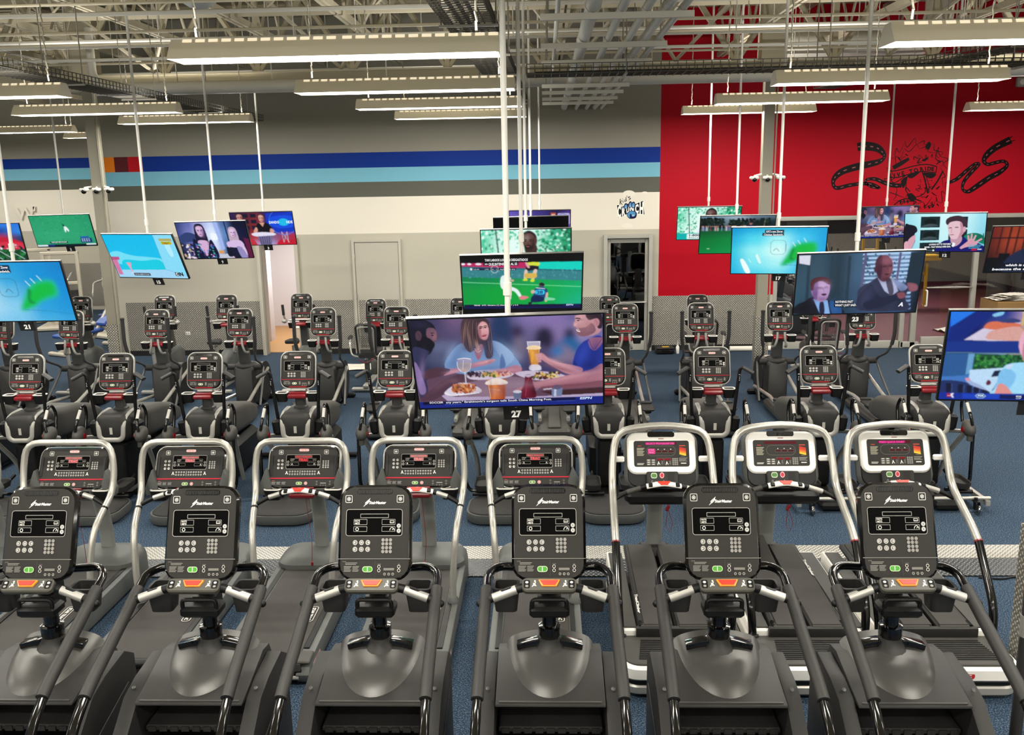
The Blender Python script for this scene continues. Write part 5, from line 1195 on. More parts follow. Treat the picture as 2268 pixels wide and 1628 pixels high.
def pic_dinner():
    p = Ras([(133, 125), (2128, 88), (2152, 1012), (225, 1055)], SW, SH, (272, 153), .34)
    p.grid([['#3a3b5c', '#4a4468', '#7a6286', '#6a5a80', '#5f5e86', '#8a7ab0', '#8f7ab0', '#6c6494', '#7a6aa0'], ['#30345a', '#544c72', '#5f5478', '#54507a', '#44507c', '#6f6690', '#8a78a8', '#9a8cb8', '#8078a8'],
            ['#2a2e52', '#5a607e', '#4c5070', '#4a4a70', '#38406a', '#5a547a', '#6a5c86', '#8a7ca6', '#706a98'], ['#26284a', '#3a3e5e', '#44486a', '#3e4268', '#30365a', '#44406a', '#4e466e', '#6a5c80', '#5a5480'], ['#2c2a48', '#5a4a62', '#6a5672', '#665272', '#6c5876', '#705a78', '#74607c', '#6a5672', '#4c4060'], ['#20234e', '#5c4a66', '#8a7088', '#8c7490', '#7a6280', '#8a748e', '#90809a', '#8a7690', '#5a4860']])
    # people in the soft background
    for x, y, rx, ry, c in ((1090, 200, 110, 130, '#2c4068'), (1060, 380, 150, 140, '#2a3a62'), (1262, 260, 60, 70, '#3e3050'), (1280, 430, 70, 130, '#7a7088'), (1540, 330, 95, 120, '#2a2440'), (1500, 500, 90, 110, '#5a5070'), (1800, 300, 62, 80, '#2a2a50'), (1800, 430, 130, 110, '#2a6aa0'), (1700, 470, 90, 60, '#3a7ab4'), (500, 400, 150, 60, '#6a7090'), (420, 300, 60, 50, '#5a4a68')): p.ell(x, y, rx, ry, c, 22)
    p.soft([(1700, 380), (1740, 480), (1650, 520), (1600, 600), (1800, 560), (1860, 480)], '#8a7a90')
    p.blur(9)
    # table
    p.soft([(300, 760), (480, 690), (1300, 660), (2150, 820), (2150, 1010), (240, 1040), (210, 900)], '#6a4e62'); p.soft([(700, 800), (1200, 720), (1500, 820), (1250, 960), (700, 960)], '#8d7386'); p.poly([(1500, 880), (2150, 840), (2150, 960), (1700, 940)], '#4a2e34')
    p.poly([(440, 900), (560, 1010), (2150, 950), (2150, 900), (1500, 930), (600, 930)], '#b9aac6')
    # woman
    p.soft([(505, 620), (600, 430), (740, 350), (980, 340), (1130, 400), (1310, 640), (1120, 680), (760, 700)], '#7f9cc4'); p.soft([(980, 345), (1130, 400), (1230, 520), (1120, 620), (1080, 500)], '#93add0'); p.soft([(1100, 480), (1140, 600), (1080, 640)], '#5d78a8')
    p.soft([(800, 350), (930, 330), (900, 470), (850, 540)], '#a86a78'); p.soft([(700, 130), (820, 112), (960, 130), (1000, 300), (1010, 500), (940, 520), (900, 380), (830, 430), (760, 460), (690, 330)], '#4a3840');
    p.soft([(860, 200), (900, 150), (950, 170), (972, 250), (950, 330), (900, 330), (865, 280)], '#d9a0a4'); p.soft([(860, 220), (885, 210), (890, 320), (865, 280)], '#b07880'); p.line([(878, 205), (905, 200)], 12, '#3a2830'); p.line([(925, 196), (948, 194)], 10, '#3a2830'); p.line([(935, 210), (946, 262)], 8, '#b9808a'); p.line([(915, 290), (950, 284)], 12, '#a04a58')
    p.soft([(500, 640), (640, 620), (860, 560), (1030, 535), (990, 580), (870, 610), (700, 650), (560, 690), (490, 700)], '#c08894'); p.soft([(1310, 640), (1250, 600), (1100, 640), (960, 670), (1010, 700), (1250, 690)], '#b77f8d'); p.line([(930, 560), (1030, 540)], 14, '#d9a4ac')
    # plate of food before the woman
    p.soft([(730, 700), (820, 660), (1000, 650), (1220, 690), (1100, 740), (800, 750)], '#cfc4d4'); blobs(p, 740, 670, 880, 715, 40, 20, ['#3a2030', '#5a3040', '#2a1824', '#b0a0a8'], 2); blobs(p, 900, 665, 1090, 715, 60, 26, ['#d9b060', '#e6c878', '#c89848', '#5a6a38'], 3); blobs(p, 1050, 660, 1190, 705, 40, 20, ['#b05a50', '#d98a78', '#8a3a38', '#e6b0a0'], 4)
    # second plate
    p.soft([(1240, 690), (1400, 660), (1680, 690), (1760, 740), (1450, 760)], '#c9bcd0'); blobs(p, 1420, 680, 1700, 740, 80, 24, ['#5a6a30', '#7a3a30', '#d9b878', '#4a2428', '#e0c890'], 5)
    # right man
    p.soft([(1830, 600), (1880, 430), (1990, 340), (2130, 330), (2150, 640), (2000, 700), (1850, 690)], '#2c3f9a'); p.soft([(2000, 420), (2060, 460), (2130, 380), (2130, 330), (2000, 335)], '#a87084'); p.soft([(1850, 560), (1900, 650), (1840, 600)], '#202f7a')
    p.soft([(1860, 100), (2000, 85), (2110, 90), (2110, 260), (2000, 310), (1890, 300), (1870, 230), (1835, 200), (1850, 150)], '#c99aa0'); p.soft([(1870, 240), (1960, 220), (2020, 180), (2060, 260), (1980, 310), (1890, 305)], '#8d6470'); p.soft([(1960, 88), (2110, 86), (2125, 220), (2080, 230), (2060, 140), (1990, 150)], '#3a2a34'); p.ell(2065, 175, 32, 42, '#c08a92'); p.line([(1855, 128), (1905, 134)], 12, '#4a3038'); p.line([(1875, 240), (1900, 262)], 14, '#f0e0e4')
    p.soft([(1460, 500), (1520, 480), (1620, 560), (1800, 600), (1930, 640), (1900, 700), (1760, 690), (1560, 580)], '#c08c98'); p.soft([(1220, 870), (1400, 790), (1700, 730), (2000, 660), (2140, 600), (2145, 800), (1900, 830), (1500, 840), (1330, 860)], '#b27c8a'); p.soft([(1500, 830), (1900, 800), (2140, 770), (2145, 830), (1700, 850)], '#8a5a68')
    # beer held up
    p.poly([(1362, 362), (1500, 362), (1488, 470), (1478, 590), (1500, 640), (1388, 650), (1404, 590), (1375, 470)], '#c98a3a'); p.poly([(1362, 362), (1500, 362), (1497, 408), (1366, 408)], '#b8b0c8'); p.soft([(1366, 415), (1430, 398), (1497, 412), (1490, 440), (1372, 440)], '#f0d8b0'); p.soft([(1385, 450), (1430, 460), (1420, 570), (1400, 560)], '#e6a848'); p.soft([(1390, 610), (1440, 595), (1500, 610), (1500, 655), (1395, 655)], '#d6d2e0'); p.line([(1362, 362), (1500, 362)], 7, '#f0eef4')
    for k in range(4): p.line([(1445 + k * 8, 500 + k * 22), (1510, 490 + k * 24)], 20, '#d09aa4')
    # left man
    p.soft([(140, 150), (260, 118), (370, 150), (420, 220), (410, 330), (360, 470), (240, 500), (170, 430)], '#1d1a2c'); p.soft([(330, 215), (405, 212), (436, 275), (428, 330), (395, 352), (330, 310)], '#7d5a6a'); p.soft([(250, 300), (335, 305), (398, 352), (402, 400), (345, 465), (250, 480), (215, 410)], '#17141f'); p.ell(240, 285, 34, 52, '#5a4050'); p.line([(372, 262), (412, 258)], 10, '#2a1c28'); p.soft([(190, 400), (330, 440), (340, 470), (280, 620), (320, 860), (240, 950), (215, 800), (175, 520)], '#3a3a5c'); p.soft([(185, 560), (240, 640), (300, 860), (240, 900), (200, 760)], '#8d78a6')
    p.soft([(230, 960), (420, 800), (560, 720), (700, 690), (690, 780), (560, 860), (380, 960)], '#5a3f50'); p.soft([(260, 680), (400, 620), (560, 640), (480, 700), (300, 740)], '#5a3d4c')
    # glass of wine
    p.soft([(632, 560), (640, 530), (778, 530), (782, 580), (755, 650), (715, 672), (660, 640)], '#b5aabf'); p.soft([(645, 580), (775, 575), (755, 645), (715, 668), (665, 640)], '#cdb6a4'); p.line([(715, 670), (722, 790)], 12, '#d9d4e2'); p.ell(725, 795, 50, 14, '#c4bccd'); p.curve([(634, 560), (645, 630), (680, 660)], 6, '#f2f0f6'); p.curve([(640, 532), (710, 524), (778, 532)], 6, '#f0eef4')
    # fries
    p.soft([(495, 880), (660, 780), (850, 830), (860, 890), (560, 920)], '#d9d2e0'); blobs(p, 580, 800, 820, 885, 120, 22, ['#b0603a', '#d98a50', '#c87840', '#8a4028', '#e6a868'], 6); p.line([(497, 885), (560, 918), (860, 888)], 8, '#f4f2f6')
    # pint on the table, ketchup, shakers
    p.poly([(940, 750), (1145, 745), (1130, 960), (975, 965)], '#b8581a'); p.poly([(965, 800), (1040, 800), (1030, 960), (985, 962)], '#d9782a'); p.soft([(938, 770), (1040, 735), (1146, 765), (1140, 800), (945, 805)], '#eadfd8'); p.line([(960, 850), (1080, 862)], 8, '#c9a08a')
    p.soft([(1345, 710), (1400, 705), (1425, 800), (1460, 930), (1380, 950), (1280, 940), (1330, 800)], '#6a1a34'); p.ell(1375, 715, 30, 14, '#c0b4c8'); p.poly([(1215, 880), (1305, 875), (1295, 950), (1225, 955)], '#6a7090'); p.ell(1260, 880, 46, 16, '#d0ccd8')
    p.poly([(1615, 850), (1730, 845), (1722, 930), (1622, 935)], '#7a86a6'); p.ell(1672, 835, 45, 25, '#5c6484'); p.poly([(1640, 860), (1665, 858), (1665, 930), (1642, 932)], '#c0cbe0'); p.line([(1530, 858), (1620, 850)], 12, '#d9d2dc')
    for x, y, rx, ry, c, al, ro in ((620, 520, 60, 160, '#5d78a8', .5, 25), (700, 600, 120, 50, '#5870a4', .5, 0), (1000, 640, 180, 40, '#5a72a6', .5, 0), (880, 440, 120, 60, '#6c84b4', .4, 0), (1180, 470, 70, 120, '#a6bce0', .5, -35), (560, 470, 40, 100, '#a0b8dc', .4, 30), (1000, 420, 60, 120, '#5870a0', .45, 0),
        (720, 260, 40, 120, '#2c2230', .5, 8), (800, 200, 50, 90, '#6a5050', .5, 0), (960, 420, 40, 90, '#2c2230', .6, 0), (715, 260, 26, 110, '#8d6c6a', .7, 12), (770, 330, 16, 110, '#a08078', .6, -6), (848, 400, 16, 60, '#d8b098', .7, -10), (820, 240, 14, 100, '#3a2a30', .6, 0), (975, 430, 14, 90, '#7a5c5c', .5, 5), (740, 420, 50, 30, '#5a444a', .5, 0), (930, 220, 26, 40, '#f0c8c8', .5, 0), (890, 300, 24, 30, '#a87078', .6, 0), (905, 185, 30, 20, '#e8b8b8', .5, 0), (920, 205, 40, 8, '#5a3c44', .6, -5),
        (1900, 130, 40, 40, '#e0b4b8', .5, 0), (1900, 250, 60, 40, '#9c7078', .5, 20), (1980, 200, 50, 60, '#b08088', .5, 0), (1850, 190, 16, 20, '#e8c0c4', .6, 0), (1900, 140, 30, 10, '#5a3c48', .5, 10), (2050, 480, 60, 160, '#1e2c80', .6, 10), (1930, 500, 50, 120, '#3c54b8', .6, 20), (2000, 620, 90, 60, '#1c2870', .6, 0),
        (1650, 570, 160, 18, '#e0b0b8', .6, 28), (1700, 640, 160, 20, '#8c5c6c', .6, 20), (1800, 730, 300, 22, '#d0a0aa', .6, -12), (1800, 810, 300, 22, '#7c4c5c', .6, -6), (1120, 650, 140, 16, '#d8a4b0', .5, 0), (600, 660, 90, 16, '#dca8b4', .5, -8), (900, 570, 90, 10, '#e4b4bc', .5, -12),
        (260, 170, 90, 40, '#34324e', .6, 10), (405, 290, 18, 40, '#a07c88', .6, 10), (250, 700, 30, 160, '#a890c0', .5, 12), (460, 800, 140, 30, '#7a5868', .6, -35), (600, 760, 60, 30, '#84606e', .6, 0), (640, 830, 60, 20, '#3c2838', .5, -20),
        (1040, 860, 30, 90, '#f0a040', .5, 0), (1115, 880, 20, 80, '#7a3410', .6, 0), (985, 860, 14, 90, '#8c4414', .6, 0), (1440, 520, 30, 80, '#e8b45c', .5, -4), (1390, 540, 12, 80, '#8c5a24', .6, 0), (1350, 860, 30, 70, '#9c2c48', .5, 8), (1430, 880, 20, 50, '#3c0c1c', .6, 0), (950, 880, 180, 60, '#a08898', .4, 0), (1250, 800, 160, 40, '#a894a4', .4, 0)): p.air(x, y, rx, ry, c, al, ro)
    p.vec = True
    for x, y in ((886, 214), (934, 208)): p.soft([(x - 15, y + 1), (x, y - 5), (x + 14, y), (x, y + 5)], '#3a242c', 3); p.curve([(x - 18, y - 14), (x, y - 20), (x + 17, y - 15)], 5, '#4a3038')
    p.curve([(914, 212), (926, 245), (930, 262), (912, 266)], 3.5, '#b98088'); p.soft([(892, 294), (910, 287), (920, 290), (934, 286), (944, 291), (920, 303)], '#a34452', 3); p.line([(894, 294), (944, 291)], 2, '#6c2a36'); p.curve([(870, 250), (880, 300), (905, 328), (940, 322)], 3, '#a06c76')
    for pts in ([(720, 150), (700, 260), (690, 380)], [(760, 140), (740, 260), (760, 420)], [(800, 130), (790, 250), (800, 400)], [(835, 150), (830, 270), (850, 420)], [(965, 160), (990, 300), (985, 460)], [(950, 340), (960, 420), (990, 500)]): p.curve(pts, 3, '#2e2228'); p.curve([(a + 9, b) for a, b in pts], 2.5, '#94756c')
    p.curve([(820, 420), (850, 460), (890, 440)], 3, '#e6c8c0')
    for k in range(4): p.line([(950 + k * 6, 556 + k * 9), (1018 - k * 14, 544 + k * 10)], 2, '#96606c')
    p.soft([(1868, 150), (1885, 143), (1900, 150), (1884, 154)], '#35222c', 3); p.curve([(1855, 131), (1880, 124), (1905, 132)], 7, '#40282f'); p.curve([(1862, 160), (1836, 196), (1850, 210), (1866, 208)], 3.5, '#a8767c'); p.curve([(1868, 238), (1880, 256), (1905, 262)], 8, '#f2e6e6'); p.curve([(1866, 232), (1885, 250), (1912, 250)], 3, '#7c3c48'); p.curve([(2050, 150), (2075, 165), (2070, 200)], 4, '#96606c'); p.curve([(1995, 340), (2040, 440), (2100, 380), (2125, 335)], 4, '#1c2870')
    for x in range(1880, 2030, 9): p.line([(x, 262 + (x * 7 % 22)), (x + 3, 268 + (x * 7 % 22))], 2.5, '#5c4048')
    p.soft([(368, 280), (386, 274), (398, 280), (384, 285)], '#1c1018', 3); p.curve([(428, 260), (440, 300), (426, 312)], 3.5, '#4a3040'); p.curve([(395, 340), (420, 336)], 4, '#4c2c38'); p.curve([(228, 262), (250, 285), (240, 315)], 4, '#3a2834')
    p.curve([(634, 560), (640, 620), (680, 666), (722, 670), (765, 640), (780, 570)], 3, '#eceaf2'); p.curve([(640, 532), (710, 522), (778, 532)], 3, '#f6f4fa'); p.line([(700, 540), (692, 640)], 3, '#f6f4fa'); p.line([(1368, 366), (1380, 470)], 3, '#f4eef0'); p.line([(1496, 366), (1486, 470)], 3, '#f4eef0'); p.line([(952, 760), (980, 950)], 4, '#f0c890'); p.line([(1385, 720), (1360, 800), (1345, 930)], 4, '#b04058')
    for k in range(4): p.line([(300 + k * 50, 660 - k * 8), (330 + k * 50, 668 - k * 6)], 3, '#3c2834')
    p.vec = False
    # ticker
    p.poly([(212, 985), (2150, 930), (2152, 1012), (225, 1055)], '#1e2f8a'); p.poly([(262, 985), (490, 978), (490, 1010), (264, 1016)], '#0c1038'); p.poly([(494, 978), (1865, 942), (1866, 975), (494, 1012)], '#10184e'); p.line([(494, 1014), (1866, 977)], 4, '#4a60c0')
    p.text('SOCCER', 328, 1002, 20, '#eceaf2', w=148, a=-1.3, bold=.02); p.text('any years." Ibrahimovic\'s surgeon tells South China Morning Post.', 504, 1000, 21, '#f4f2f8', w=1115, a=-1.45, bold=.015); p.text('ESPN', 1912, 966, 24, '#c9dcf4', w=122, a=-1.5, sh=.25, bold=.04); p.line([(1905, 954), (2035, 950)], 3, '#1e2f8a')
    return p
def pic_soccer():
    p = Ras([(75, 110), (2195, 66), (2190, 1040), (128, 1105)], SW, SH, (200, 112), .5)
    p.full('#050507'); p.poly([(85, 225), (2190, 200), (2180, 905), (130, 930)], '#04a04e'); p.grid([['#0c8a58', '#08905a', '#06a060', '#08a86a'], ['#06a04a', '#02a844', '#02b050', '#10b478'], ['#04a046', '#02aa42', '#04b050', '#18b890']], [(90, 460), (2185, 500), (2180, 905), (130, 930)])
    p.poly([(82, 225), (1230, 210), (1230, 310), (90, 285)], '#c0306c'); p.poly([(1440, 205), (2190, 198), (2180, 340), (1450, 320)], '#0cd4c4'); p.poly([(88, 280), (1230, 310), (1450, 322), (2180, 345), (2182, 520), (1300, 490), (100, 455)], '#3f8a92'); p.poly([(88, 280), (2182, 340), (2182, 360), (92, 296)], '#2a6a78')
    blobs(p, 150, 330, 2150, 480, 90, 26, ['#4a949c', '#38808c', '#5aa0a6'], 3)
    for x in (120, 230, 390): p.ell(x, 240, 55 if x > 300 else 36, 18, '#f0e6ee')
    p.line([(110, 548), (2180, 618)], 9, '#8ee6b0')
    p.rect(480, 205, 1090, 265, '#0a0a12'); p.text('TAN LARGOS LOS HAN DESGASTADOS', 500, 190, 40, '#f4f4f6', w=755, a=-.6, bold=.03); p.text('>> QUE INTENSIDAD AL 55', 500, 258, 40, '#f4f4f6', w=570, a=-.6, bold=.03)
    p.rect(290, 308, 1050, 342, '#1c1a4a'); p.text('10:30', 305, 336, 20, '#e8e8f0', w=95); p.text('LYO', 505, 336, 20, '#f0f0f4', w=65); p.text('0 - 1', 632, 336, 20, '#f0f0f4', w=75); p.text('AJX   15:43', 765, 336, 20, '#f0f0f4', w=265); p.ell(262, 326, 18, 20, '#f0f0f4'); p.circ(675, 326, 66, 6, '#f0f0f4', 20)
    # referee
    p.soft([(1255, 215), (1450, 212), (1440, 270), (1340, 290), (1270, 270)], '#d6e04a'); p.soft([(1240, 270), (1430, 275), (1430, 330), (1350, 340), (1240, 350)], '#20182c'); p.soft([(1200, 350), (1250, 350), (1240, 490), (1190, 510)], '#e0c8b8'); p.soft([(1360, 340), (1420, 345), (1370, 490), (1320, 500)], '#e0c8b8'); p.soft([(1215, 400), (1400, 400), (1395, 470), (1220, 470)], '#d9b85a'); p.soft([(1170, 515), (1210, 470), (1255, 505), (1230, 525)], '#cfe04a'); p.soft([(1300, 530), (1330, 480), (1375, 510), (1350, 540)], '#cfe04a'); p.soft([(1210, 215), (1255, 225), (1290, 300), (1250, 300)], '#d9b0a8')
    # white player
    p.soft([(775, 560), (790, 460), (850, 430), (960, 470), (950, 600), (1080, 670), (1150, 780), (1120, 810), (1020, 700), (900, 690), (800, 650)], '#e2f2f0'); p.soft([(930, 500), (1010, 500), (1005, 535), (930, 530)], '#c0b0a0'); p.soft([(1110, 800), (1170, 775), (1275, 795), (1210, 835), (1130, 840)], '#e08a90'); p.soft([(880, 690), (960, 690), (965, 820), (940, 830)], '#e8eeec'); p.ell(910, 400, 45, 55, '#6a4a3c')
    # blue player
    p.ell(1495, 600, 45, 50, '#5c5a60'); p.soft([(1450, 580), (1500, 550), (1550, 580), (1530, 610)], '#20222c'); p.soft([(1390, 650), (1500, 620), (1590, 660), (1600, 730), (1540, 820), (1370, 800), (1360, 720)], '#1d4f86'); p.soft([(1400, 680), (1540, 680), (1535, 750), (1390, 740)], '#3cc8e6'); p.text('28', 1415, 738, 50, '#1d5f96', w=110, bold=.05); p.line([(1400, 640), (1560, 655)], 10, '#e8f4f8'); p.soft([(1350, 770), (1530, 800), (1520, 870), (1320, 880)], '#122a5c'); p.soft([(1315, 690), (1370, 680), (1380, 720), (1330, 740)], '#d9b8a8'); p.soft([(1575, 730), (1610, 730), (1600, 850), (1560, 870)], '#d9b8a8'); p.soft([(1275, 885), (1340, 880), (1320, 915), (1270, 915)], '#202838'); p.soft([(1580, 800), (1730, 820), (1700, 850), (1560, 845)], '#8ad8b0')
    p.poly([(130, 935), (2175, 905), (2178, 975), (130, 1003)], '#141c5a'); p.poly([(150, 935), (1870, 915), (1870, 950), (150, 968)], '#0c1238'); p.text('TENIS  ATP, Ginebra (1) Alemania  1 y 6-3', 300, 957, 22, '#e8e8f2', w=790, a=-.9, bold=.02); p.text('ESPN', 1930, 940, 28, '#c9dcf4', w=120, sh=.25, bold=.03)
    return p
def pic_park(phone):
    p = Ras(N16, SW, SH); p.grid([['#7fe0c4', '#bff0e0', '#e4fbf4', '#d4f6ec', '#4ab894', '#0c6a4a'], ['#5cd0a8', '#c8f4e6', '#e8fcf6', '#bff0de', '#62cca6', '#138a60'], ['#a4ecd6', '#e0faf2', '#f0fcf8', '#d0f4e6', '#7ad8b4', '#2a9c74'], ['#7ad4b4', '#b0eed8', '#d4f6ea', '#a4e4cc', '#5cc49c', '#2a9470']])
    blobs(p, 0, 0, 70, 90, 190, 4, ['#3cbf8c', '#5ad0a4', '#e8fcf6', '#28a478', '#a8ecd8'], 4); blobs(p, 100, 0, 160, 90, 260, 4.2, ['#18905e', '#2cae80', '#0a6a44', '#a8ecd4', '#e0f8f0', '#46bc92'], 5)
    p.line([(27, 0), (34, 90)], 2.6, '#4a6a60'); p.soft([(54, 90), (60, 52), (78, 44), (104, 44), (122, 56), (128, 90)], '#dfe6f4'); p.soft([(84, 46), (92, 60), (100, 46)], '#c0cbe4'); p.soft([(78, 30), (98, 30), (98, 48), (88, 56), (80, 48)], '#4a3430')
    face(p, 85, 24, 21, 30, '#6a4840', '#1c1818', '#46302c', -.08, '#241a1a'); p.soft([(96, 16), (100, 20), (98, 30), (95, 28)], '#5a3c36')
    if phone: p.rect(0, 72, 160, 90, '#14b8b4'); p.rect(26, 74, 130, 88, '#e6f4f2'); p.text('1-800-75-MONEY', 32, 81, 6, '#3a3a44', w=90, bold=.03); p.text('Discover it now', 32, 87, 4.5, '#3a3a44', w=70)
    return p
def pic_zinger(shift):
    p = Ras(N16, SW, SH, (176, 99), .6); s = shift
    p.grid([['#0a9fd8', '#19b4e0', '#3cc8e8', '#26b8e4', '#1aa8dc'], ['#26b8e0', '#5cdcf0', '#aef4f6', '#4ccdf0', '#1aaae0'], ['#3acce4', '#a0f0f4', '#d8fcf8', '#5ad2ee', '#20aee0'], ['#3cc4e6', '#8ae8f2', '#b0f2f6', '#58ccec', '#2ab2e2'], ['#2cbce4', '#5cd8ee', '#7ce0f0', '#44c4ea', '#28b0e0']] if s else [['#1490d0', '#30a8dc', '#2ea4dc', '#1898d8', '#1488cc'], ['#7cc8e8', '#8cd0ec', '#3cacde', '#149cda', '#1490d4'], ['#b4dff2', '#b8e2f2', '#6cc0e6', '#1ea0da', '#1496d8'], ['#a8daf0', '#b0dcf2', '#90d0ee', '#30a8de', '#1c9cda'], ['#7cc6ea', '#90d0ee', '#84caec', '#50b4e2', '#38a8de']])
    g = 0 if s else 22
    for k, c in enumerate(('#2ac4a0', '#14c070', '#08c048')):
        e = (2 - k) * 2.2; p.soft([(112 - e + g * .2, 36 - e), (138 + e, 32 - e), (140 + e, 46 + e), (122, 54 + e), (106, 64 + e), (90 - e, 70 + e), (98 - e, 56)], c)
    p.blur(5); p.soft([(104, 40), (108, 44), (104, 56), (110, 62), (100, 60)], '#0a9a48'); p.blur(2.5)
    p.ring(64 + s * 3, 24, 90 + s * 3, 52, 7, .5, '#2c4a58', 6); p.curve([(72, 45), (77, 40), (82, 46)], .8, '#41606c')
    for x, y in ((104, 28), (112, 24), (122, 20), (30, 60)): p.curve([(x, y), (x + 5, y + 8)], .9, '#e8fcfc')
    p.curve([(90, 72), (120, 74), (160, 80)], .6, '#2a8cb8'); p.soft([(16, 64), (22, 62), (34, 86), (26, 88)], '#eefcfa'); p.soft([(42, 54), (46, 52), (52, 68), (48, 68)], '#dff8f6')
    p.rect(56, 4, 88, 9.5, '#10142a'); p.rect(52, 10, 88, 15.5, '#10142a'); p.text("KFC's new Zinger", 58, 8.6, 3.6, '#f4f4f8', w=28, bold=.03); p.text('Chicken Sandwich.', 54, 14.6, 3.6, '#f4f4f8', w=33, bold=.03)
    return p
def pic_suits():
    p = Ras([(1135, 490), (2232, 455), (2150, 980), (1075, 1008)], SW, SH, (208, 117), .5)
    p.grid([['#304858', '#3a5668', '#2c4456', '#4a6a84', '#6a8cb0', '#7a9cc0', '#24323e'], ['#38586a', '#3c5a6c', '#2a4050', '#4a6884', '#7094b8', '#6a8ab0', '#1c2a36'], ['#3a5c70', '#3a586c', '#28404e', '#405c78', '#5c7ca4', '#54749c', '#1a2632'], ['#36586e', '#32506a', '#24384a', '#34506c', '#46648c', '#3c5a84', '#161f2c']])
    for x in (1230, 1430, 1580): p.line([(x, 500), (x - 40, 960)], 26, '#2a4454')
    for k in range(15):
        y = 480 + k * 34; p.poly([(1700, y), (2110, y - 16), (2104, y + 2), (1690, y + 16)], '#b8d4f0' if k < 11 else '#8aa8d0')
    blobs(p, 1700, 480, 2060, 800, 60, 16, ['#3c5a7c', '#486a90', '#2c4460'], 8)
    for x in (1720, 2020): p.line([(x, 470), (x - 50, 830)], 20, '#6a6288')
    p.poly([(2110, 470), (2232, 460), (2190, 760), (2050, 800)], '#263846')
    p.poly([(1140, 500), (1240, 495), (1230, 580), (1140, 565)], '#dcdcea')
    # man seated left
    p.soft([(1085, 1000), (1100, 930), (1180, 890), (1260, 850), (1400, 880), (1480, 930), (1500, 1000)], '#1a1e2c'); p.poly([(1255, 870), (1380, 880), (1400, 1000), (1310, 1000)], '#8fb6e8'); p.soft([(1310, 905), (1345, 900), (1350, 1000), (1310, 1000)], '#2a2c4a'); p.soft([(1400, 885), (1490, 930), (1500, 1000), (1420, 1000)], '#2c5a90')
    p.soft([(1250, 740), (1330, 700), (1395, 720), (1400, 800), (1370, 870), (1320, 895), (1270, 870), (1240, 810)], '#b898c4'); p.soft([(1245, 800), (1260, 720), (1300, 700), (1290, 860), (1265, 870)], '#8a6aa0'); p.soft([(1235, 790), (1240, 710), (1310, 680), (1390, 690), (1408, 735), (1390, 745), (1330, 715), (1270, 740), (1258, 790)], '#5a2c34')
    p.line([(1298, 770), (1330, 772)], 8, '#4a3458'); p.line([(1355, 768), (1385, 764)], 8, '#4a3458'); p.line([(1340, 775), (1352, 808)], 6, '#8c6a9c'); p.soft([(1325, 830), (1350, 822), (1375, 828), (1350, 842)], '#3c2034', 3)
    # man standing right
    p.soft([(1660, 970), (1640, 860), (1660, 780), (1760, 720), (1840, 680), (2000, 720), (2090, 760), (2060, 860), (2080, 960)], '#3a3e58'); p.soft([(1660, 960), (1645, 860), (1760, 740), (1800, 800), (1860, 900), (1700, 960)], '#2c3048'); p.poly([(1820, 690), (1960, 690), (2000, 800), (1940, 840), (1880, 800)], '#b8bedc'); p.soft([(1890, 700), (1935, 695), (1960, 800), (1930, 850)], '#5a5468'); p.soft([(1960, 700), (2080, 760), (2020, 800)], '#8a98c0')
    p.soft([(1800, 560), (1830, 505), (1900, 495), (1945, 540), (1950, 620), (1920, 690), (1870, 720), (1830, 690), (1805, 630)], '#7c4a58'); p.soft([(1800, 600), (1810, 530), (1860, 500), (1850, 690), (1830, 690)], '#5a3244'); p.ell(1800, 615, 12, 24, '#5a3442'); p.line([(1862, 590), (1895, 588)], 8, '#2a1824'); p.line([(1918, 584), (1942, 580)], 8, '#2a1824'); p.line([(1905, 595), (1918, 630)], 8, '#5a3040'); p.soft([(1880, 655), (1905, 648), (1932, 650), (1905, 664)], '#3c1c2c', 3)
    for x, y, rx, ry, c, al, ro in ((1900, 540, 50, 40, '#a87080', .6, 0), (1925, 620, 18, 40, '#9c6474', .6, 0), (1830, 640, 30, 70, '#3c2034', .6, 0), (1880, 585, 40, 14, '#3c2030', .5, 0), (1930, 580, 20, 12, '#3c2030', .5, 0), (1900, 700, 60, 24, '#3a1c2c', .6, 0), (1720, 850, 60, 120, '#50567a', .4, 20), (1850, 900, 80, 60, '#1c2034', .6, -20), (2020, 860, 40, 100, '#1e2238', .6, 0), (2000, 720, 50, 30, '#98a8d0', .4, 30),
        (1340, 760, 50, 40, '#d8bce0', .6, 0), (1270, 830, 30, 60, '#6a4c80', .5, 0), (1320, 775, 60, 12, '#6a4c74', .5, 0), (1330, 870, 50, 20, '#74547c', .6, 0), (1170, 950, 60, 60, '#0c0f1a', .6, 0), (1440, 940, 30, 60, '#3c70b0', .5, 0)): p.air(x, y, rx, ry, c, al, ro)
    p.soft([(1700, 900), (1850, 860), (1990, 830), (2040, 850), (1990, 880), (1800, 950), (1720, 960)], '#2a2e46'); p.soft([(1990, 820), (2050, 810), (2060, 850), (2010, 865)], '#8a5460'); p.soft([(2080, 730), (2160, 740), (2165, 790), (2100, 800)], '#8e5a68')
    for k in range(4): p.line([(2090 + k * 6, 745 + k * 14), (2160, 752 + k * 12)], 9, '#9c6674')
    p.rect(1440, 882, 1606, 910, '#0a0c14'); p.rect(1436, 912, 1635, 940, '#0a0c14'); p.text('NOTHING PAST', 1447, 905, 19, '#f4f4f8', w=155, a=-1, sh=.15, bold=.03); p.text('WHAT I JUST SAID.', 1442, 935, 19, '#f4f4f8', w=190, a=-1, sh=.15, bold=.03); p.text('A', 2000, 932, 34, '#f0f0f8', w=44, sh=.4, bold=.05)
    return p
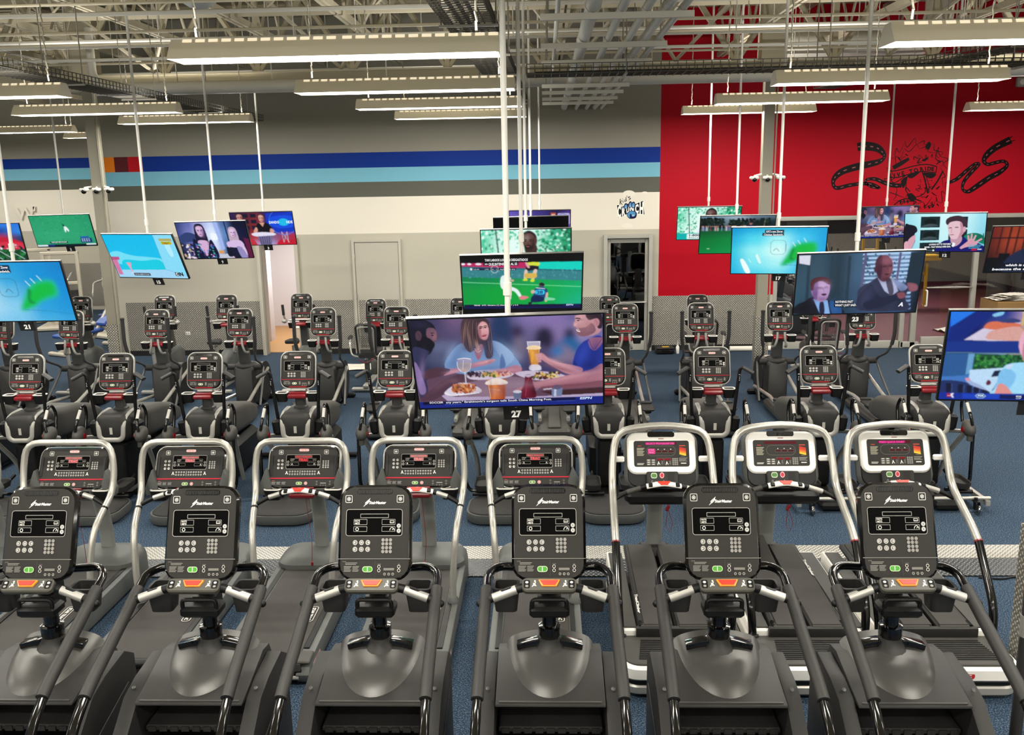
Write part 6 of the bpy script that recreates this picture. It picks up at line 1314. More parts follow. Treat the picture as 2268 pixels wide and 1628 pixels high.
def pic_burger():
    p = Ras([(690, 295), (2860, 300), (2818, 1420), (540, 1425)], SW, SH, (208, 117), .5)
    p.grid([['#1868d0', '#102a78', '#283c90', '#b8a0c4', '#d8c8d8', '#8090b8', '#6078a8', '#5470a8'], ['#1040a8', '#0c2070', '#5060a0', '#c8a090', '#d0b0b8', '#c0a8a8', '#7088b0', '#6080b0'], ['#10307c', '#183078', '#8898c0', '#d0a8a8', '#b8a0b8', '#a898b0', '#7890b8', '#6888b8'], ['#2c60a8', '#3070b0', '#70a8d8', '#287838', '#3c8844', '#5090a8', '#6090c0', '#5c88c0'], ['#3870b8', '#4080c0', '#78b0e0', '#286830', '#70a8e0', '#90c0f0', '#6098d0', '#5080c0'], ['#1c3878', '#344c80', '#5078a8', '#88b8e8', '#a8d8f4', '#98d0f4', '#6098d0', '#4a78b8']])
    p.poly([(690, 300), (980, 295), (690, 480)], '#2a80e8'); p.poly([(980, 295), (1230, 295), (1180, 340), (800, 640), (650, 660), (690, 480)], '#122c84'); p.soft([(1180, 330), (1300, 300), (1290, 340), (1200, 360)], '#8cc8e8'); p.poly([(850, 640), (1070, 500), (1500, 420), (1500, 660)], '#d4cce0')
    p.soft([(1080, 480), (1160, 420), (1380, 430), (1500, 450), (1480, 510), (1300, 520), (1120, 505)], '#d87a5c'); p.soft([(1110, 590), (1200, 520), (1500, 480), (1520, 640), (1250, 640), (1130, 630)], '#d8a8a0'); p.soft([(1240, 400), (1400, 380), (1490, 400), (1480, 430), (1300, 430)], '#3c4880'); p.poly([(1520, 300), (1560, 300), (1540, 470), (1510, 460)], '#d4b884')
    p.poly([(640, 660), (1500, 650), (1520, 800), (630, 795)], '#1a3a90'); p.line([(640, 798), (1540, 806)], 10, '#6a8c90'); p.poly([(630, 810), (910, 812), (880, 1090), (590, 1110)], '#34649c'); p.poly([(910, 812), (985, 812), (950, 1060), (880, 1080)], '#74a8d0'); p.poly([(990, 815), (1560, 825), (1570, 960), (960, 1030)], '#1c5a30'); blobs(p, 1000, 830, 1550, 980, 140, 34, ['#2c7a3a', '#185030', '#3c8c44', '#10402a', '#4c9850'], 9)
    p.poly([(590, 1110), (930, 1095), (940, 1180), (575, 1170)], '#4c80c4')
    p.soft([(560, 1180), (700, 1160), (900, 1190), (1000, 1260), (1200, 1280), (1220, 1335), (560, 1340)], '#28386c')
    for x in (640, 790, 900, 990, 1090, 1160): p.rr(x, 1200 + (x - 640) * .1, x + 70, 1330, 14, '#161c3c'); p.line([(x + 76, 1205 + (x - 640) * .1), (x + 70, 1330)], 10, '#48609c')
    p.poly([(930, 1020), (1370, 985), (1200, 1320), (925, 1150)], '#c0dcf4'); p.poly([(1230, 1030), (1310, 1020), (1280, 1100), (1195, 1110)], '#182848'); p.soft([(880, 1130), (930, 1130), (945, 1165), (900, 1180)], '#d89cb4'); p.soft([(1140, 1190), (1160, 1150), (1195, 1170), (1190, 1210), (1150, 1220)], '#6a2438'); p.soft([(900, 1160), (980, 1180), (1100, 1240), (1150, 1290), (950, 1220)], '#a8b8dc')
    # laughing man in a pale shirt, mostly beyond the frame
    p.soft([(1340, 980), (1400, 940), (1550, 920), (1900, 940), (2250, 1000), (2400, 1200), (2420, 1420), (1250, 1420), (1260, 1240), (1300, 1100)], '#a8dcf6'); p.soft([(1290, 1060), (1400, 1000), (1500, 1100), (1400, 1300), (1280, 1330)], '#88c4ec'); p.soft([(1250, 1330), (1300, 1200), (1400, 1240), (1500, 1420), (1240, 1420)], '#e09a94'); p.soft([(1370, 960), (1460, 940), (1420, 1000), (1380, 1000)], '#c8dcf0')
    p.soft([(1500, 700), (1530, 560), (1600, 470), (1720, 430), (1880, 460), (1960, 600), (1940, 800), (1850, 930), (1720, 980), (1600, 920), (1540, 820)], '#e8b4c8'); p.soft([(1560, 680), (1640, 650), (1620, 760), (1580, 900), (1550, 830)], '#c88ca4'); p.line([(1560, 660), (1640, 640)], 16, '#6a4050'); p.line([(1760, 640), (1860, 650)], 16, '#6a4050'); p.soft([(1590, 790), (1680, 830), (1800, 800), (1760, 890), (1640, 890)], '#5a1c2c'); p.line([(1610, 800), (1690, 825), (1780, 806)], 14, '#f0e6ee'); p.line([(1690, 660), (1710, 760)], 12, '#c88ca4')
    p.poly([(560, 1325), (2830, 1345), (2818, 1420), (540, 1425)], '#1636a0'); p.poly([(850, 1340), (1310, 1345), (1310, 1405), (845, 1405)], '#1e4ac0'); p.poly([(1320, 1350), (2810, 1362), (2805, 1412), (1318, 1405)], '#0c1a5c')
    p.rect(650, 1340, 700, 1390, '#b02a50'); p.soft([(700, 1345), (740, 1335), (725, 1360), (740, 1395), (715, 1390)], '#f0f0f8'); p.text('PGA', 655, 1382, 16, '#f0e0e8', w=42)
    p.poly([(1010, 1368), (1040, 1340), (1110, 1340), (1142, 1368), (1110, 1398), (1040, 1398)], '#e0f0f8'); p.poly([(1020, 1368), (1045, 1345), (1106, 1345), (1132, 1368), (1106, 1393), (1045, 1393)], '#1c68b0'); p.text('FOX', 1042, 1380, 24, '#f0f6fa', w=70, bold=.04); p.text('FOX', 1516, 1382, 22, '#e8eef8', w=72, bold=.04); p.text('CUP', 1514, 1408, 20, '#c0ccec', w=66, sh=.2, bold=.03)
    return p
def pic_porch():
    p = Ras([(718, 188), (1780, 192), (1768, 702), (722, 662)], SW, SH, (208, 117), .5)
    p.grid([['#a8e4f0', '#c0f0f4', '#d4f6f8', '#c8f0f6', '#a0e0ee'], ['#9cdcec', '#b8ecf2', '#ccf2f6', '#c0eef4', '#94d8ea'], ['#94d4e6', '#b0e4ee', '#c4ecf2', '#b4e6f0', '#8ad0e4']])
    for x0, y0, x1, y1 in ((920, 228, 1165, 368), (920, 398, 1165, 532), (1285, 235, 1530, 380), (1285, 400, 1530, 540), (920, 560, 1165, 700)): p.rect(x0, y0, x1, y1, '#1c3438'); p.ell((x0 + x1) / 2, (y0 + y1) / 2, 80, 45, '#10201c', 14); p.soft([(x0 + 10, y1 - 10), (x0 + 120, y1 - 50), (x1 - 20, y1 - 20)], '#4a5a60')
    p.soft([(1500, 480), (1640, 450), (1760, 500), (1770, 600), (1640, 560), (1520, 560)], '#1a8a70')
    for k in range(7): p.line([(1600 + k * 25, 460 + k % 3 * 10), (1690 + k * 12, 560)], 14, '#107058')
    # man on the left, back of the head
    p.soft([(722, 340), (780, 325), (860, 350), (882, 410), (850, 450), (860, 540), (800, 660), (722, 660)], '#1c1c2c'); p.soft([(790, 500), (860, 460), (850, 560), (800, 650), (730, 640), (760, 560)], '#d8a8b8'); p.soft([(725, 560), (765, 540), (770, 640), (730, 650)], '#e0b0bc')
    p.soft([(1110, 680), (1200, 560), (1300, 530), (1480, 500), (1560, 560), (1720, 600), (1768, 700), (1120, 700)], '#1c1c78'); p.soft([(1330, 480), (1450, 480), (1460, 560), (1380, 620), (1320, 560)], '#c8a0b0')
    p.soft([(1265, 330), (1290, 280), (1400, 265), (1490, 300), (1500, 380), (1480, 450), (1400, 520), (1330, 520), (1290, 460)], '#e4c4cc'); p.soft([(1430, 300), (1500, 310), (1490, 440), (1410, 515), (1440, 420)], '#c898a8'); p.soft([(1240, 300), (1260, 255), (1340, 225), (1440, 228), (1520, 290), (1515, 370), (1480, 380), (1450, 310), (1380, 290), (1300, 305), (1265, 340)], '#4a3440'); p.ell(1490, 400, 22, 36, '#d8acb8')
    p.line([(1285, 378), (1325, 376)], 10, '#4a3a4c'); p.line([(1365, 372), (1410, 372)], 10, '#4a3a4c'); p.line([(1325, 385), (1318, 435), (1335, 440)], 7, '#c090a0'); p.line([(1305, 468), (1355, 466)], 9, '#9c5068'); p.soft([(1330, 570), (1380, 580), (1370, 620), (1340, 620)], '#f0f0f8')
    p.soft([(1540, 560), (1590, 520), (1640, 560), (1680, 580), (1650, 620), (1560, 630), (1460, 650), (1450, 630)], '#d8a4b4')
    for q in (((1560, 560), (1545, 480)), ((1590, 540), (1595, 460)), ((1620, 550), (1650, 480)), ((1650, 575), (1735, 530)), ((1560, 610), (1455, 648))): p.line(q, 24, '#dcaab8')
    p.rect(1030, 572, 1340, 602, '#101828'); p.rect(975, 606, 1335, 636, '#101828'); p.text('LOOKING OUT TO THE FAMILY', 1040, 598, 21, '#f2f4f8', w=290, bold=.04); p.text('ROOM - THAT WHOLE OPEN IDEA.', 985, 632, 21, '#f2f4f8', w=340, bold=.04)
    small_text(p, 1560, 610, 1740, 3, 18, '#58b8d0'); p.rect(1600, 655, 1670, 685, '#b81c4c'); p.rect(1680, 662, 1740, 676, '#d0d8e8'); p.ell(1100, 665, 12, 14, '#f0f0f4')
    return p
def pic_judge():
    p = Ras(N16, SW, SH); p.grid([['#7a2c1c', '#a04428', '#8c3820', '#6a2818', '#54201a'], ['#6c281c', '#a84a2c', '#903c24', '#5c2418', '#4a1c18'], ['#4a1e18', '#7c3420', '#6a2c1e', '#4a2018', '#3a1a18'], ['#141420', '#24202c', '#242030', '#20203a', '#181828']])
    for x in (16, 32, 46, 60, 120, 140): p.line([(x, 0), (x, 55)], 3.5, '#4a1c16')
    p.line([(0, 22), (160, 22)], 2.5, '#2c1414'); p.rect(0, 60, 22, 90, '#08080c'); p.rect(20, 52, 40, 90, '#0c0c14')
    p.soft([(36, 90), (34, 66), (52, 48), (74, 42), (100, 50), (118, 70), (120, 90)], '#26304e'); p.poly([(66, 42), (92, 44), (88, 90), (76, 90)], '#b8b8d4'); p.soft([(78, 46), (84, 46), (88, 90), (78, 90)], '#4a3c68'); p.poly([(66, 42), (78, 60), (72, 70), (60, 48)], '#1e2842')
    face(p, 80, 24, 26, 34, '#c08890', '#b8b0b4', '#985c68', .12); p.soft([(64, 26), (64, 8), (80, 2), (94, 6), (90, 12), (76, 12), (70, 28)], '#c4bec4'); p.line([(76, 22), (98, 22)], 1.3, '#3c2a34')
    p.rect(22, 72, 112, 79, '#10121e'); p.rect(10, 80, 112, 87, '#10121e'); p.text('which is so perfect', 36, 78, 4.6, '#f0f0f6', w=70, bold=.04, sh=.1); p.text('because the eggs are', 14, 86, 4.6, '#f0f0f6', w=92, bold=.04, sh=.1)
    return p
def pic_golf():
    p = Ras(N16, SW, SH); p.full('#0c6a38', '#0a8a44'); p.grid([['#6a8aa0', '#8aa4b4', '#a4b4c4', '#708898', '#5c7484'], ['#14282c', '#5c7480', '#8ca0ac', '#1c3034', '#20343c'], ['#0c1c1c', '#12241f', '#14261f', '#10201f', '#1a2a30']], [(0, 0), (160, 0), (160, 30), (0, 30)])
    blobs(p, 0, 6, 50, 28, 90, 6, ['#0c1a18', '#14261f', '#08120f', '#1c3428'], 2); blobs(p, 62, 8, 150, 28, 120, 6, ['#0c1a18', '#14261f', '#0a1513', '#203a30'], 3); p.grid([['#0f5a34', '#127040', '#0f6038'], ['#07803c', '#0a9048', '#088040'], ['#0a8c48', '#0c9c54', '#0a9450']], [(0, 32), (160, 32), (160, 90), (0, 90)])
    r = random.Random(5)
    for k in range(46):
        x = r.uniform(2, 100); p.line([(x, 26 + r.uniform(-1, 1)), (x, 35)], 1.6, r.choice(['#5c78b0', '#8aa0c8', '#b04858', '#d8d8e0', '#2c3c60', '#c8a080'])); p.ell(x, 24.5, 1.1, 1.5, '#c09888', 6)
    p.soft([(98, 32), (104, 22), (112, 22), (116, 34)], '#24305c'); p.ell(108, 18, 3, 4, '#b07868'); p.ell(108, 15.5, 3.4, 2, '#20243c'); p.line([(138, 8), (136, 34)], 1, '#8a8a80'); p.ell(20, 78, 3, .8, '#d8f0e0')
    return p
def pic_race():
    p = Ras(N16, SW, SH); p.grid([['#2478e0', '#2c80e4', '#3a8ae8', '#2c80e4'], ['#3a8ce8', '#2868c0', '#2c50a0', '#3c8ce4'], ['#283c70', '#a03050', '#c02c50', '#304878'], ['#141c2c', '#30283c', '#202838', '#14202c'], ['#10502c', '#146a34', '#2c7a40', '#105a30'], ['#1c2c2c', '#2c4840', '#405c50', '#1c3c30']])
    p.soft([(60, 40), (110, 34), (150, 42), (160, 52), (100, 54), (60, 50)], '#c8203c'); p.soft([(90, 50), (130, 44), (160, 50), (160, 62), (110, 62)], '#d83850'); p.soft([(0, 44), (60, 42), (70, 56), (0, 58)], '#d83060'); blobs(p, 0, 54, 160, 62, 50, 5, ['#101018', '#e0e0e8', '#30304c', '#c05060'], 4); blobs(p, 0, 66, 160, 86, 90, 8, ['#0c4a24', '#187838', '#2c9048', '#0a3a20'], 6)
    for k in range(6): p.line([(20 + k * 26, 66), (50 + k * 26, 88)], 2, '#b8c8c8')
    return p
def pic_pitch():
    p = Ras(N16, SW, SH); p.grid([['#2ca070', '#34a878', '#30a474', '#2c9c70'], ['#38a87c', '#34a878', '#36aa7a', '#30a074'], ['#38ac7c', '#3cae80', '#38aa7c', '#34a478'], ['#30a072', '#38a87a', '#34a476', '#2c9870']])
    blobs(p, 0, 0, 160, 84, 220, 3, ['#38ac7c', '#2e9a6c', '#40b484'], 7); p.soft([(84, 36), (90, 32), (96, 42), (94, 48), (90, 42), (86, 50)], '#e8f4f4'); p.ell(85, 29, 2.5, 3, '#20403c'); p.line([(84, 26), (80, 22)], 1.2, '#204038'); p.line([(80, 36), (86, 38)], 1.2, '#1c2c38')
    p.rect(36, 75, 84, 80, '#14282c'); p.text("THAT'S JUST SPECTACULAR", 39, 79, 3.6, '#e8f0ee', w=42, bold=.03); p.rect(120, 62, 144, 66, '#2c68b8'); p.rect(120, 67, 150, 80, '#1c4080')
    for j in range(2):
        for k in range(4): p.rect(123 + k * 6, 69 + j * 5, 126 + k * 6, 72 + j * 5, '#c8d8f0')
    p.rect(0, 83, 160, 90, '#10202c'); p.rect(0, 84, 28, 89, '#d8e8ec'); p.rect(30, 84, 46, 89, '#24388c'); p.rect(132, 83, 158, 87, '#dce8ec')
    return p
def pic_cartoon():
    p = Ras(N16, SW, SH, (160, 90), .35); p.full('#10c0ec', '#22c8f0'); p.soft([(0, 40), (20, 34), (40, 40), (60, 44), (90, 46), (118, 50), (118, 60), (0, 60)], '#7ce0f4'); p.soft([(20, 62), (30, 52), (70, 54), (110, 52), (114, 74), (60, 80), (24, 78)], '#18d0e4'); p.poly([(0, 74), (118, 72), (160, 84), (160, 90), (0, 90)], '#a8d8f4')
    p.poly([(118, 0), (160, 0), (160, 84), (116, 72)], '#90ddf6'); p.line([(118, 0), (116, 72), (160, 84)], .5, '#4a7c9c'); p.soft([(136, 20), (146, 16), (148, 40), (140, 44)], '#b8ecfa'); p.poly([(0, 48), (18, 46), (18, 52), (12, 54), (12, 84), (2, 84)], '#d880a8'); p.poly([(0, 46), (20, 46), (18, 52), (0, 53)], '#c05c8c'); p.poly([(30, 58), (42, 58), (38, 68), (37, 78), (35, 78), (34, 68)], '#e8a8c0'); p.ell(36, 80, 5, 1.4, '#d8d8ec')
    p.rect(128, 8, 156, 13, '#b8b060'); p.rect(130, 14, 154, 20, '#d8c820'); p.text('TONIGHT 7', 132, 19.2, 4.4, '#5a4410', w=20, bold=.03); p.rect(38, 80, 76, 85.5, '#1c2c3c'); p.text('Let me explain it to you.', 40, 84.4, 3.6, '#f0f4f8', w=34); p.rr(134, 77, 143, 85, 2, '#20242c'); p.text('C', 136, 84, 6, '#f0f8fc', w=5, bold=.05); p.text('N', 144, 85, 7.5, '#20242c', w=8, bold=.06)
    return p
def woman(p, x, y, s, hair, dress, skin='#d8b4d8', shade='#a884b8'):
    p.soft([(x - 20 * s, y + 60 * s), (x - 18 * s, y + 28 * s), (x - 6 * s, y + 18 * s), (x + 6 * s, y + 18 * s), (x + 18 * s, y + 28 * s), (x + 20 * s, y + 60 * s)], skin); p.soft([(x - 9 * s, y - 8 * s), (x, y - 15 * s), (x + 9 * s, y - 8 * s), (x + 11 * s, y + 22 * s), (x + 6 * s, y + 18 * s), (x - 7 * s, y + 18 * s), (x - 11 * s, y + 26 * s)], hair)
    face(p, x, y, 13 * s, 20 * s, skin, hair, shade, 0, None, .52)
def pic_fashion():
    p = Ras(N16, SW, SH, (160, 90), .5); p.grid([['#3c4878', '#6870b0', '#a4a8dc', '#c8d4f4', '#5c78b0', '#141838', '#101430'], ['#50589c', '#8488c4', '#c8ccf0', '#e0ecfc', '#6c90c4', '#18204a', '#14183c'], ['#20284c', '#5c64a0', '#b4b8e4', '#d4e0f8', '#5878ac', '#1c1c44', '#3c1838'], ['#1c2044', '#484c84', '#9098c8', '#b8c4e4', '#304878', '#1c1c3c', '#5c1838']])
    p.soft([(0, 36), (20, 24), (40, 30), (44, 44), (0, 48)], '#38487c'); p.ell(82, 36, 9, 9, '#f0f8ff', 16); p.poly([(86, 0), (96, 0), (100, 66), (92, 70)], '#a8bcf0'); p.line([(112, 0), (114, 80)], 3, '#203058')
    woman(p, 52, 22, 1.25, '#201c38', 0); p.soft([(30, 46), (38, 44), (54, 84), (68, 46), (76, 50), (80, 90), (30, 90)], '#141638'); blobs(p, 34, 50, 78, 89, 70, 3, ['#3c8cc8', '#b84c8c', '#50b8a0', '#d8c8e8', '#5050b0', '#141638'], 9); p.poly([(46, 44), (54, 82), (64, 46)], '#d8b4d8'); blobs(p, 2, 54, 28, 88, 36, 5, ['#c8b090', '#20244c', '#e8e0f0', '#403860'], 8)
    woman(p, 126, 28, 1.0, '#c8b0c0', 0, '#e0c4e0', '#a88cbc'); p.soft([(112, 58), (136, 54), (140, 90), (118, 90)], '#181838'); p.soft([(108, 50), (138, 46), (144, 62), (112, 62)], '#d8c0e4'); p.soft([(128, 62), (140, 66), (148, 90), (134, 90)], '#9c94c4'); p.poly([(84, 80), (108, 78), (110, 90), (84, 90)], '#c8ccdc'); p.rect(84, 70, 96, 78, '#d8a468'); p.soft([(104, 62), (112, 66), (116, 84), (104, 84)], '#10142c'); p.poly([(148, 40), (160, 44), (160, 90), (152, 90)], '#6c1c48')
    return p
def pic_anchors():
    p = Ras(N16, SW, SH); p.grid([['#382858', '#50284c', '#782c3c', '#34246c', '#1c30b0', '#1440cc'], ['#30244c', '#5c2838', '#8c3038', '#283080', '#1c4cd8', '#1858e4'], ['#281c40', '#702830', '#8a2830', '#243478', '#1844c8', '#1850d8'], ['#58384c', '#9c3840', '#b84850', '#906c90', '#a04c6c', '#b83048'], ['#7868a4', '#a888b8', '#b898c8', '#b0a0d0', '#c03048', '#b82038']])
    for x in (32, 52): [p.rect(x, 4 + 16 * k, x + 14, 14 + 16 * k, '#1c1c38') for k in range(3)]
    p.rect(92, 3, 160, 55, '#1840c4'); p.soft([(96, 28), (110, 12), (150, 10), (166, 20), (160, 40), (120, 44)], '#1c58e0'); p.circ(134, 27, 36, 1.2, '#3c90f0', 24); p.ell(135, 28, 14, 10, '#28c0e8'); p.text('DANDO', 98, 31, 7, '#e0f0fc', w=26, bold=.04); p.text('NDE', 143, 31, 7, '#e0f0fc', w=16, bold=.04)
    face(p, 24, 14, 14, 18, '#c89088', '#2c2028', '#9c645c'); p.soft([(10, 32), (24, 24), (38, 30), (42, 60), (8, 60)], '#3c2438')
    p.soft([(62, 46), (66, 32), (76, 28), (92, 30), (104, 44), (100, 56), (66, 58)], '#14101c'); face(p, 79, 17, 13, 18, '#d8a490', '#402c34', '#a8746c'); p.poly([(72, 28), (86, 28), (80, 40)], '#d8a490'); p.soft([(54, 54), (62, 40), (66, 48), (60, 58)], '#d8a490'); p.soft([(100, 44), (108, 52), (102, 58), (96, 54)], '#d8a490')
    p.soft([(48, 58), (76, 54), (108, 58), (104, 64), (60, 66)], '#e4e0f0'); p.poly([(62, 66), (100, 64), (96, 90), (68, 90)], '#7c749c'); [p.line([(68 + k * 6, 66), (70 + k * 5, 90)], 1.4, '#2c2848') for k in range(5)]
    p.soft([(112, 84), (124, 76), (160, 80), (160, 90), (114, 90)], '#c82038'); [p.line([(126 + a, 54), (128 + b, 84)], 1, '#d0d0e0') for a, b in ((0, 0), (14, 12), (0, 14), (14, 0))]; p.poly([(0, 78), (50, 72), (60, 90), (0, 90)], '#c83848')
    return p
def pic_room():
    p = Ras(N16, SW, SH); p.grid([['#6c5cb8', '#5c50a8', '#483c88', '#30285c', '#503c88'], ['#a494d8', '#8878c4', '#5c4c94', '#241c44', '#6c58a4'], ['#8878c0', '#6c5ca8', '#3c3068', '#1c1838', '#4c3c78']]); p.rect(108, 6, 122, 30, '#b04c40'); p.rect(110, 10, 120, 20, '#e0b0a0'); p.rr(126, 8, 158, 40, 4, '#b8b4e0'); p.soft([(60, 40), (74, 20), (96, 22), (108, 44)], '#1c1630'); [p.curve([(130, 14 + k * 8), (140, 10 + k * 8), (154, 16 + k * 8)], 1, '#4848a0') for k in range(3)]
    return p

# ================================================================== televisions on ceiling poles
def tv(num, pic, pos, yaw, tilt, roll, lbl, pole=(0, .07)):
    t = thing('television', lbl, 'television', pos, yaw, 'televisions hung on poles')
    X = RX(tilt) @ RY(-roll)
    b = MB(); slab(b, 1.22, .69, .008, .0, .028, .003, seg=2); slab(b, 1.0, .5, .03, .028, .07, .01, seg=2, back=.8); body = b.build('case', 'tv', t, X=X)
    b = MB(); b.box((0, .012, .346), (1.222, .03, .004)); b.build('top_edge', 'tvedge', body, X=X, flat=True)
    if pic is None:
        b = MB(); slab(b, SW, SH, .002, -.002, .001, .0005, seg=1); b.build('screen', 'off', t, X=X)
    elif isinstance(pic, Pic):
        s = pic.build('screen', 'screen', t, X @ TR(0, -.0015, .002)); PICS[id(pic)] = s
    else:
        me = pic.data.copy(); me.transform(X @ (RX(21.1) @ RY(-1.54)).inverted()); s = bpy.data.objects.new('screen', me); COL.objects.link(s); s.parent = t
    px, py = pole; b = MB(); c, s_ = math.cos(rad(yaw)), math.sin(rad(yaw))
    b.tube([(px, py + .03, -.1), (px, py + .03, ROOF - pos[2])], .019, 10); b.lathe([(.028, .42), (.028, .5)], 10, X=TR(px, py + .03, 0)); b.build('pole', 'pole', t)
    b = MB(); b.box((px, py, 0), (.3, .05, .24)); b.build('wall_mount', 'black', t, X=X)
    b = MB(); b.box((.03, .03, -.40), (.17, .012, .12)); sg = b.build('number_plate', 'sign', t, X=X, flat=True)
    p = Pic([(0, 0), (170, 120)], .17, .12); p.ell(85, 14, 10, 10, '#c8c6c2'); p.text('CARDIO', 30, 20, 11, '#a8a6a2', w=44); p.text('THEATER', 98, 20, 11, '#a8a6a2', w=48)
    if num: p.text(str(num), 85, 98, 50, '#f2f1ee', w=66 if len(str(num)) > 1 else 34, bold=.05, cen=True)
    p.build('number', 'print', sg, X @ TR(.03, .0235, -.40))
    return t
PICS = {}
din, park, zing = pic_dinner(), pic_park(False), pic_zinger(0)
tv(27, din, (-.24, 5.59, 2.76), -.5, 21.1, 1.54, 'large television numbered 27 showing diners, largest screen in the middle')
tv(None, pic_soccer(), (-.23, 9.02, 2.86), 2.6, 23.4, .5, 'television with a soccer match, right behind screen 27')
tv(None, park, (-.25, 12.18, 2.92), .75, 17.2, .2, 'television with a bearded man among leaves, above the soccer screen')
tv(None, None, (-.22, 14.81, 2.97), 1.4, 17.2, .5, 'switched-off black television in the middle row of screens')
tv(None, pic_room(), (-.09, 18.06, 2.96), 0, 17, 0, 'farthest middle television, a violet picture peeping over the black one')
tv(21, zing, (-5.57, 9.21, 2.83), 0, 17.3, 0, 'large television numbered 21, blue picture with a green blur')
tv(None, pic_race(), (-9.83, 15.77, 2.96), 2.7, 14.6, 0, 'television with a red car race, cut by the left picture edge')
tv(2, pic_pitch(), (-9.69, 18.04, 3.03), 2.7, 20.1, .75, 'television showing a plain green pitch, left of the cream column')
tv(15, pic_cartoon(), (-5.51, 12.31, 2.94), -18.4, 23.3, .2, 'television numbered 15 with a turquoise cartoon backdrop')
tv(9, pic_fashion(), (-5.51, 15.01, 2.98), -3.1, 22.4, .7, 'television numbered 9 showing two women in a fashion scene')
tv(3, pic_anchors(), (-5.43, 17.44, 3.04), 1.3, 19.1, .2, 'television numbered 3 with two news presenters and a blue globe')
tv(None, pic_park(True), (3.17, 17.77, 2.99), -3, 20, 0, 'television with a man among leaves and a phone number')
tv(None, pic_golf(), (3.17, 15.16, 2.93), -3.9, 21.2, .2, 'television with golfers on a green, half behind screen 17')
tv(17, pic_zinger(1), (3.09, 12.15, 2.90), -10.5, 21, .1, 'television numbered 17, turquoise picture with a sandwich caption')
tv(23, pic_suits(), (3.13, 9.15, 2.81), -4.2, 18.8, 1.43, 'television numbered 23 showing two men in suits by window blinds')
tv(None, PICS[id(din)], (7.17, 19.4, 2.87), -3.7, 14.6, 1, 'small far television repeating the diners, before the red wall')
tv(12, pic_porch(), (6.55, 15.19, 2.91), -22.8, 19.7, .7, 'television numbered 12, young man raising an open hand')
tv(None, pic_judge(), (6.73, 12.76, 2.82), -.7, 16.6, 0, 'television with a grey-haired man in a suit, cut by the right picture edge')
tv(None, pic_burger(), (3.37, 6.2, 2.64), -7.4, 12.5, .5, 'large television with a laughing man in a car, cut by the right picture edge')

# ================================================================== floor strip of checker plate
fs = MB(); fs.prism([(8.40, .004), (8.72, .05), (9.06, .05), (9.12, .004)], 0, -7.2, 4.96); strip = struct('trim_5', fs, 'cove', flat=True)
first = None
for part, y0, z0, y1, z1 in (('top_sheet', 8.725, .054, 9.055, .054), ('ramp_sheet', 8.405, .01, 8.715, .053)):
    mb = MB(); L = 2.43; d = math.hypot(y1 - y0, z1 - z0); mb.box((0, 0, 0), (L - .006, d, .006)); first = None
    for i in range(5):
        if first is None: first = o = mb.build(part, 'plate_floor' if part == 'top_sheet' else 'plate_shaded', strip, flat=True)
        else: o = first.copy(); COL.objects.link(o)
        o.location = (-7.2 + (i + .5) * L, (y0 + y1) / 2, (z0 + z1) / 2); o.rotation_euler = (math.atan2(z1 - z0, y1 - y0), 0, 0)
c = MB(); c.tube(crom([(4.2, 8.36, .012), (4.4, 8.33, .012), (4.55, 8.37, .012), (4.75, 8.35, .012), (5.1, 8.42, .012), (5.6, 8.4, .012)], 5), .01, 6)
tag(c.build('power_cable', 'black'), 'black cable lying along the plate strip near the climbing treadmill', 'cable')

# ================================================================== painted mural and logo (flat print on the wall)
p = Pic([(108.3, -271.9), (2769.5, -327.0), (2646.9, 847.0), (47.0, 889.8)], 5.0, 2.2); K = '#120a0c'; DASH = '#b4606a'
def road(pts, ws, dash=True, k=8):
    P = [tuple(q) for q in crom([(x, y, w) for (x, y), w in zip(pts, ws)], k)]
    p.line([q[:2] for q in P], [q[2] for q in P], K)
    if dash:
        for i in range(1, len(P) - 3, 5): p.line([P[i][:2], P[i + 1][:2], P[i + 2][:2]], max(4, P[i][2] * .12), DASH)
road([(400, 180), (500, 170), (620, 190), (690, 250), (700, 300), (640, 345), (520, 375), (380, 405), (230, 455), (150, 520), (128, 590), (170, 640), (300, 612), (430, 590)], [90, 100, 90, 60, 34, 60, 74, 80, 74, 60, 40, 46, 44, 38])
road([(430, 590), (560, 598), (650, 640), (560, 630), (500, 590), (505, 545), (600, 540), (700, 580), (800, 610), (895, 612)], [38, 40, 26, 24, 22, 28, 44, 46, 50, 46])
road([(2120, 100), (1960, 180), (1860, 260), (1820, 330), (1860, 375), (1950, 355), (2040, 340), (2080, 385), (2000, 460), (1870, 530), (1740, 620), (1640, 680), (1580, 650), (1600, 560), (1690, 450), (1765, 375), (1720, 370), (1620, 450), (1520, 535), (1430, 580)], [84, 74, 70, 52, 40, 40, 38, 40, 56, 60, 58, 46, 30, 40, 44, 32, 34, 42, 42, 32])
p.line([(2090, 90), (2140, 60)], 10, K); p.line([(2110, 120), (2165, 105)], 10, K)
road([(800, 415), (880, 370), (980, 310)], [44, 48, 30], False)
p.curve([(740, 440), (800, 450), (900, 430), (1050, 390), (1180, 375), (1290, 400)], 12, K); p.curve([(750, 490), (770, 520), (860, 520), (1000, 480), (1120, 455), (1280, 470)], 12, K); p.line([(740, 440), (750, 490)], 10, K); p.line([(1290, 400), (1280, 470)], 10, K); p.curve([(770, 520), (800, 580), (860, 560), (940, 500)], 10, K)
for t, x, y, a in (('L', 765, 520, 4), ('I', 810, 520, 2), ('V', 840, 512, -4), ('E', 900, 498, -8), ('T', 985, 478, -12), ('O', 1035, 465, -10), ('R', 1105, 450, -6), ('I', 1160, 445, -4), ('D', 1185, 445, 0), ('E', 1230, 447, 2)): p.text(t, x, y, 44, K, a=a, bold=.05)
rm = random.Random(11)
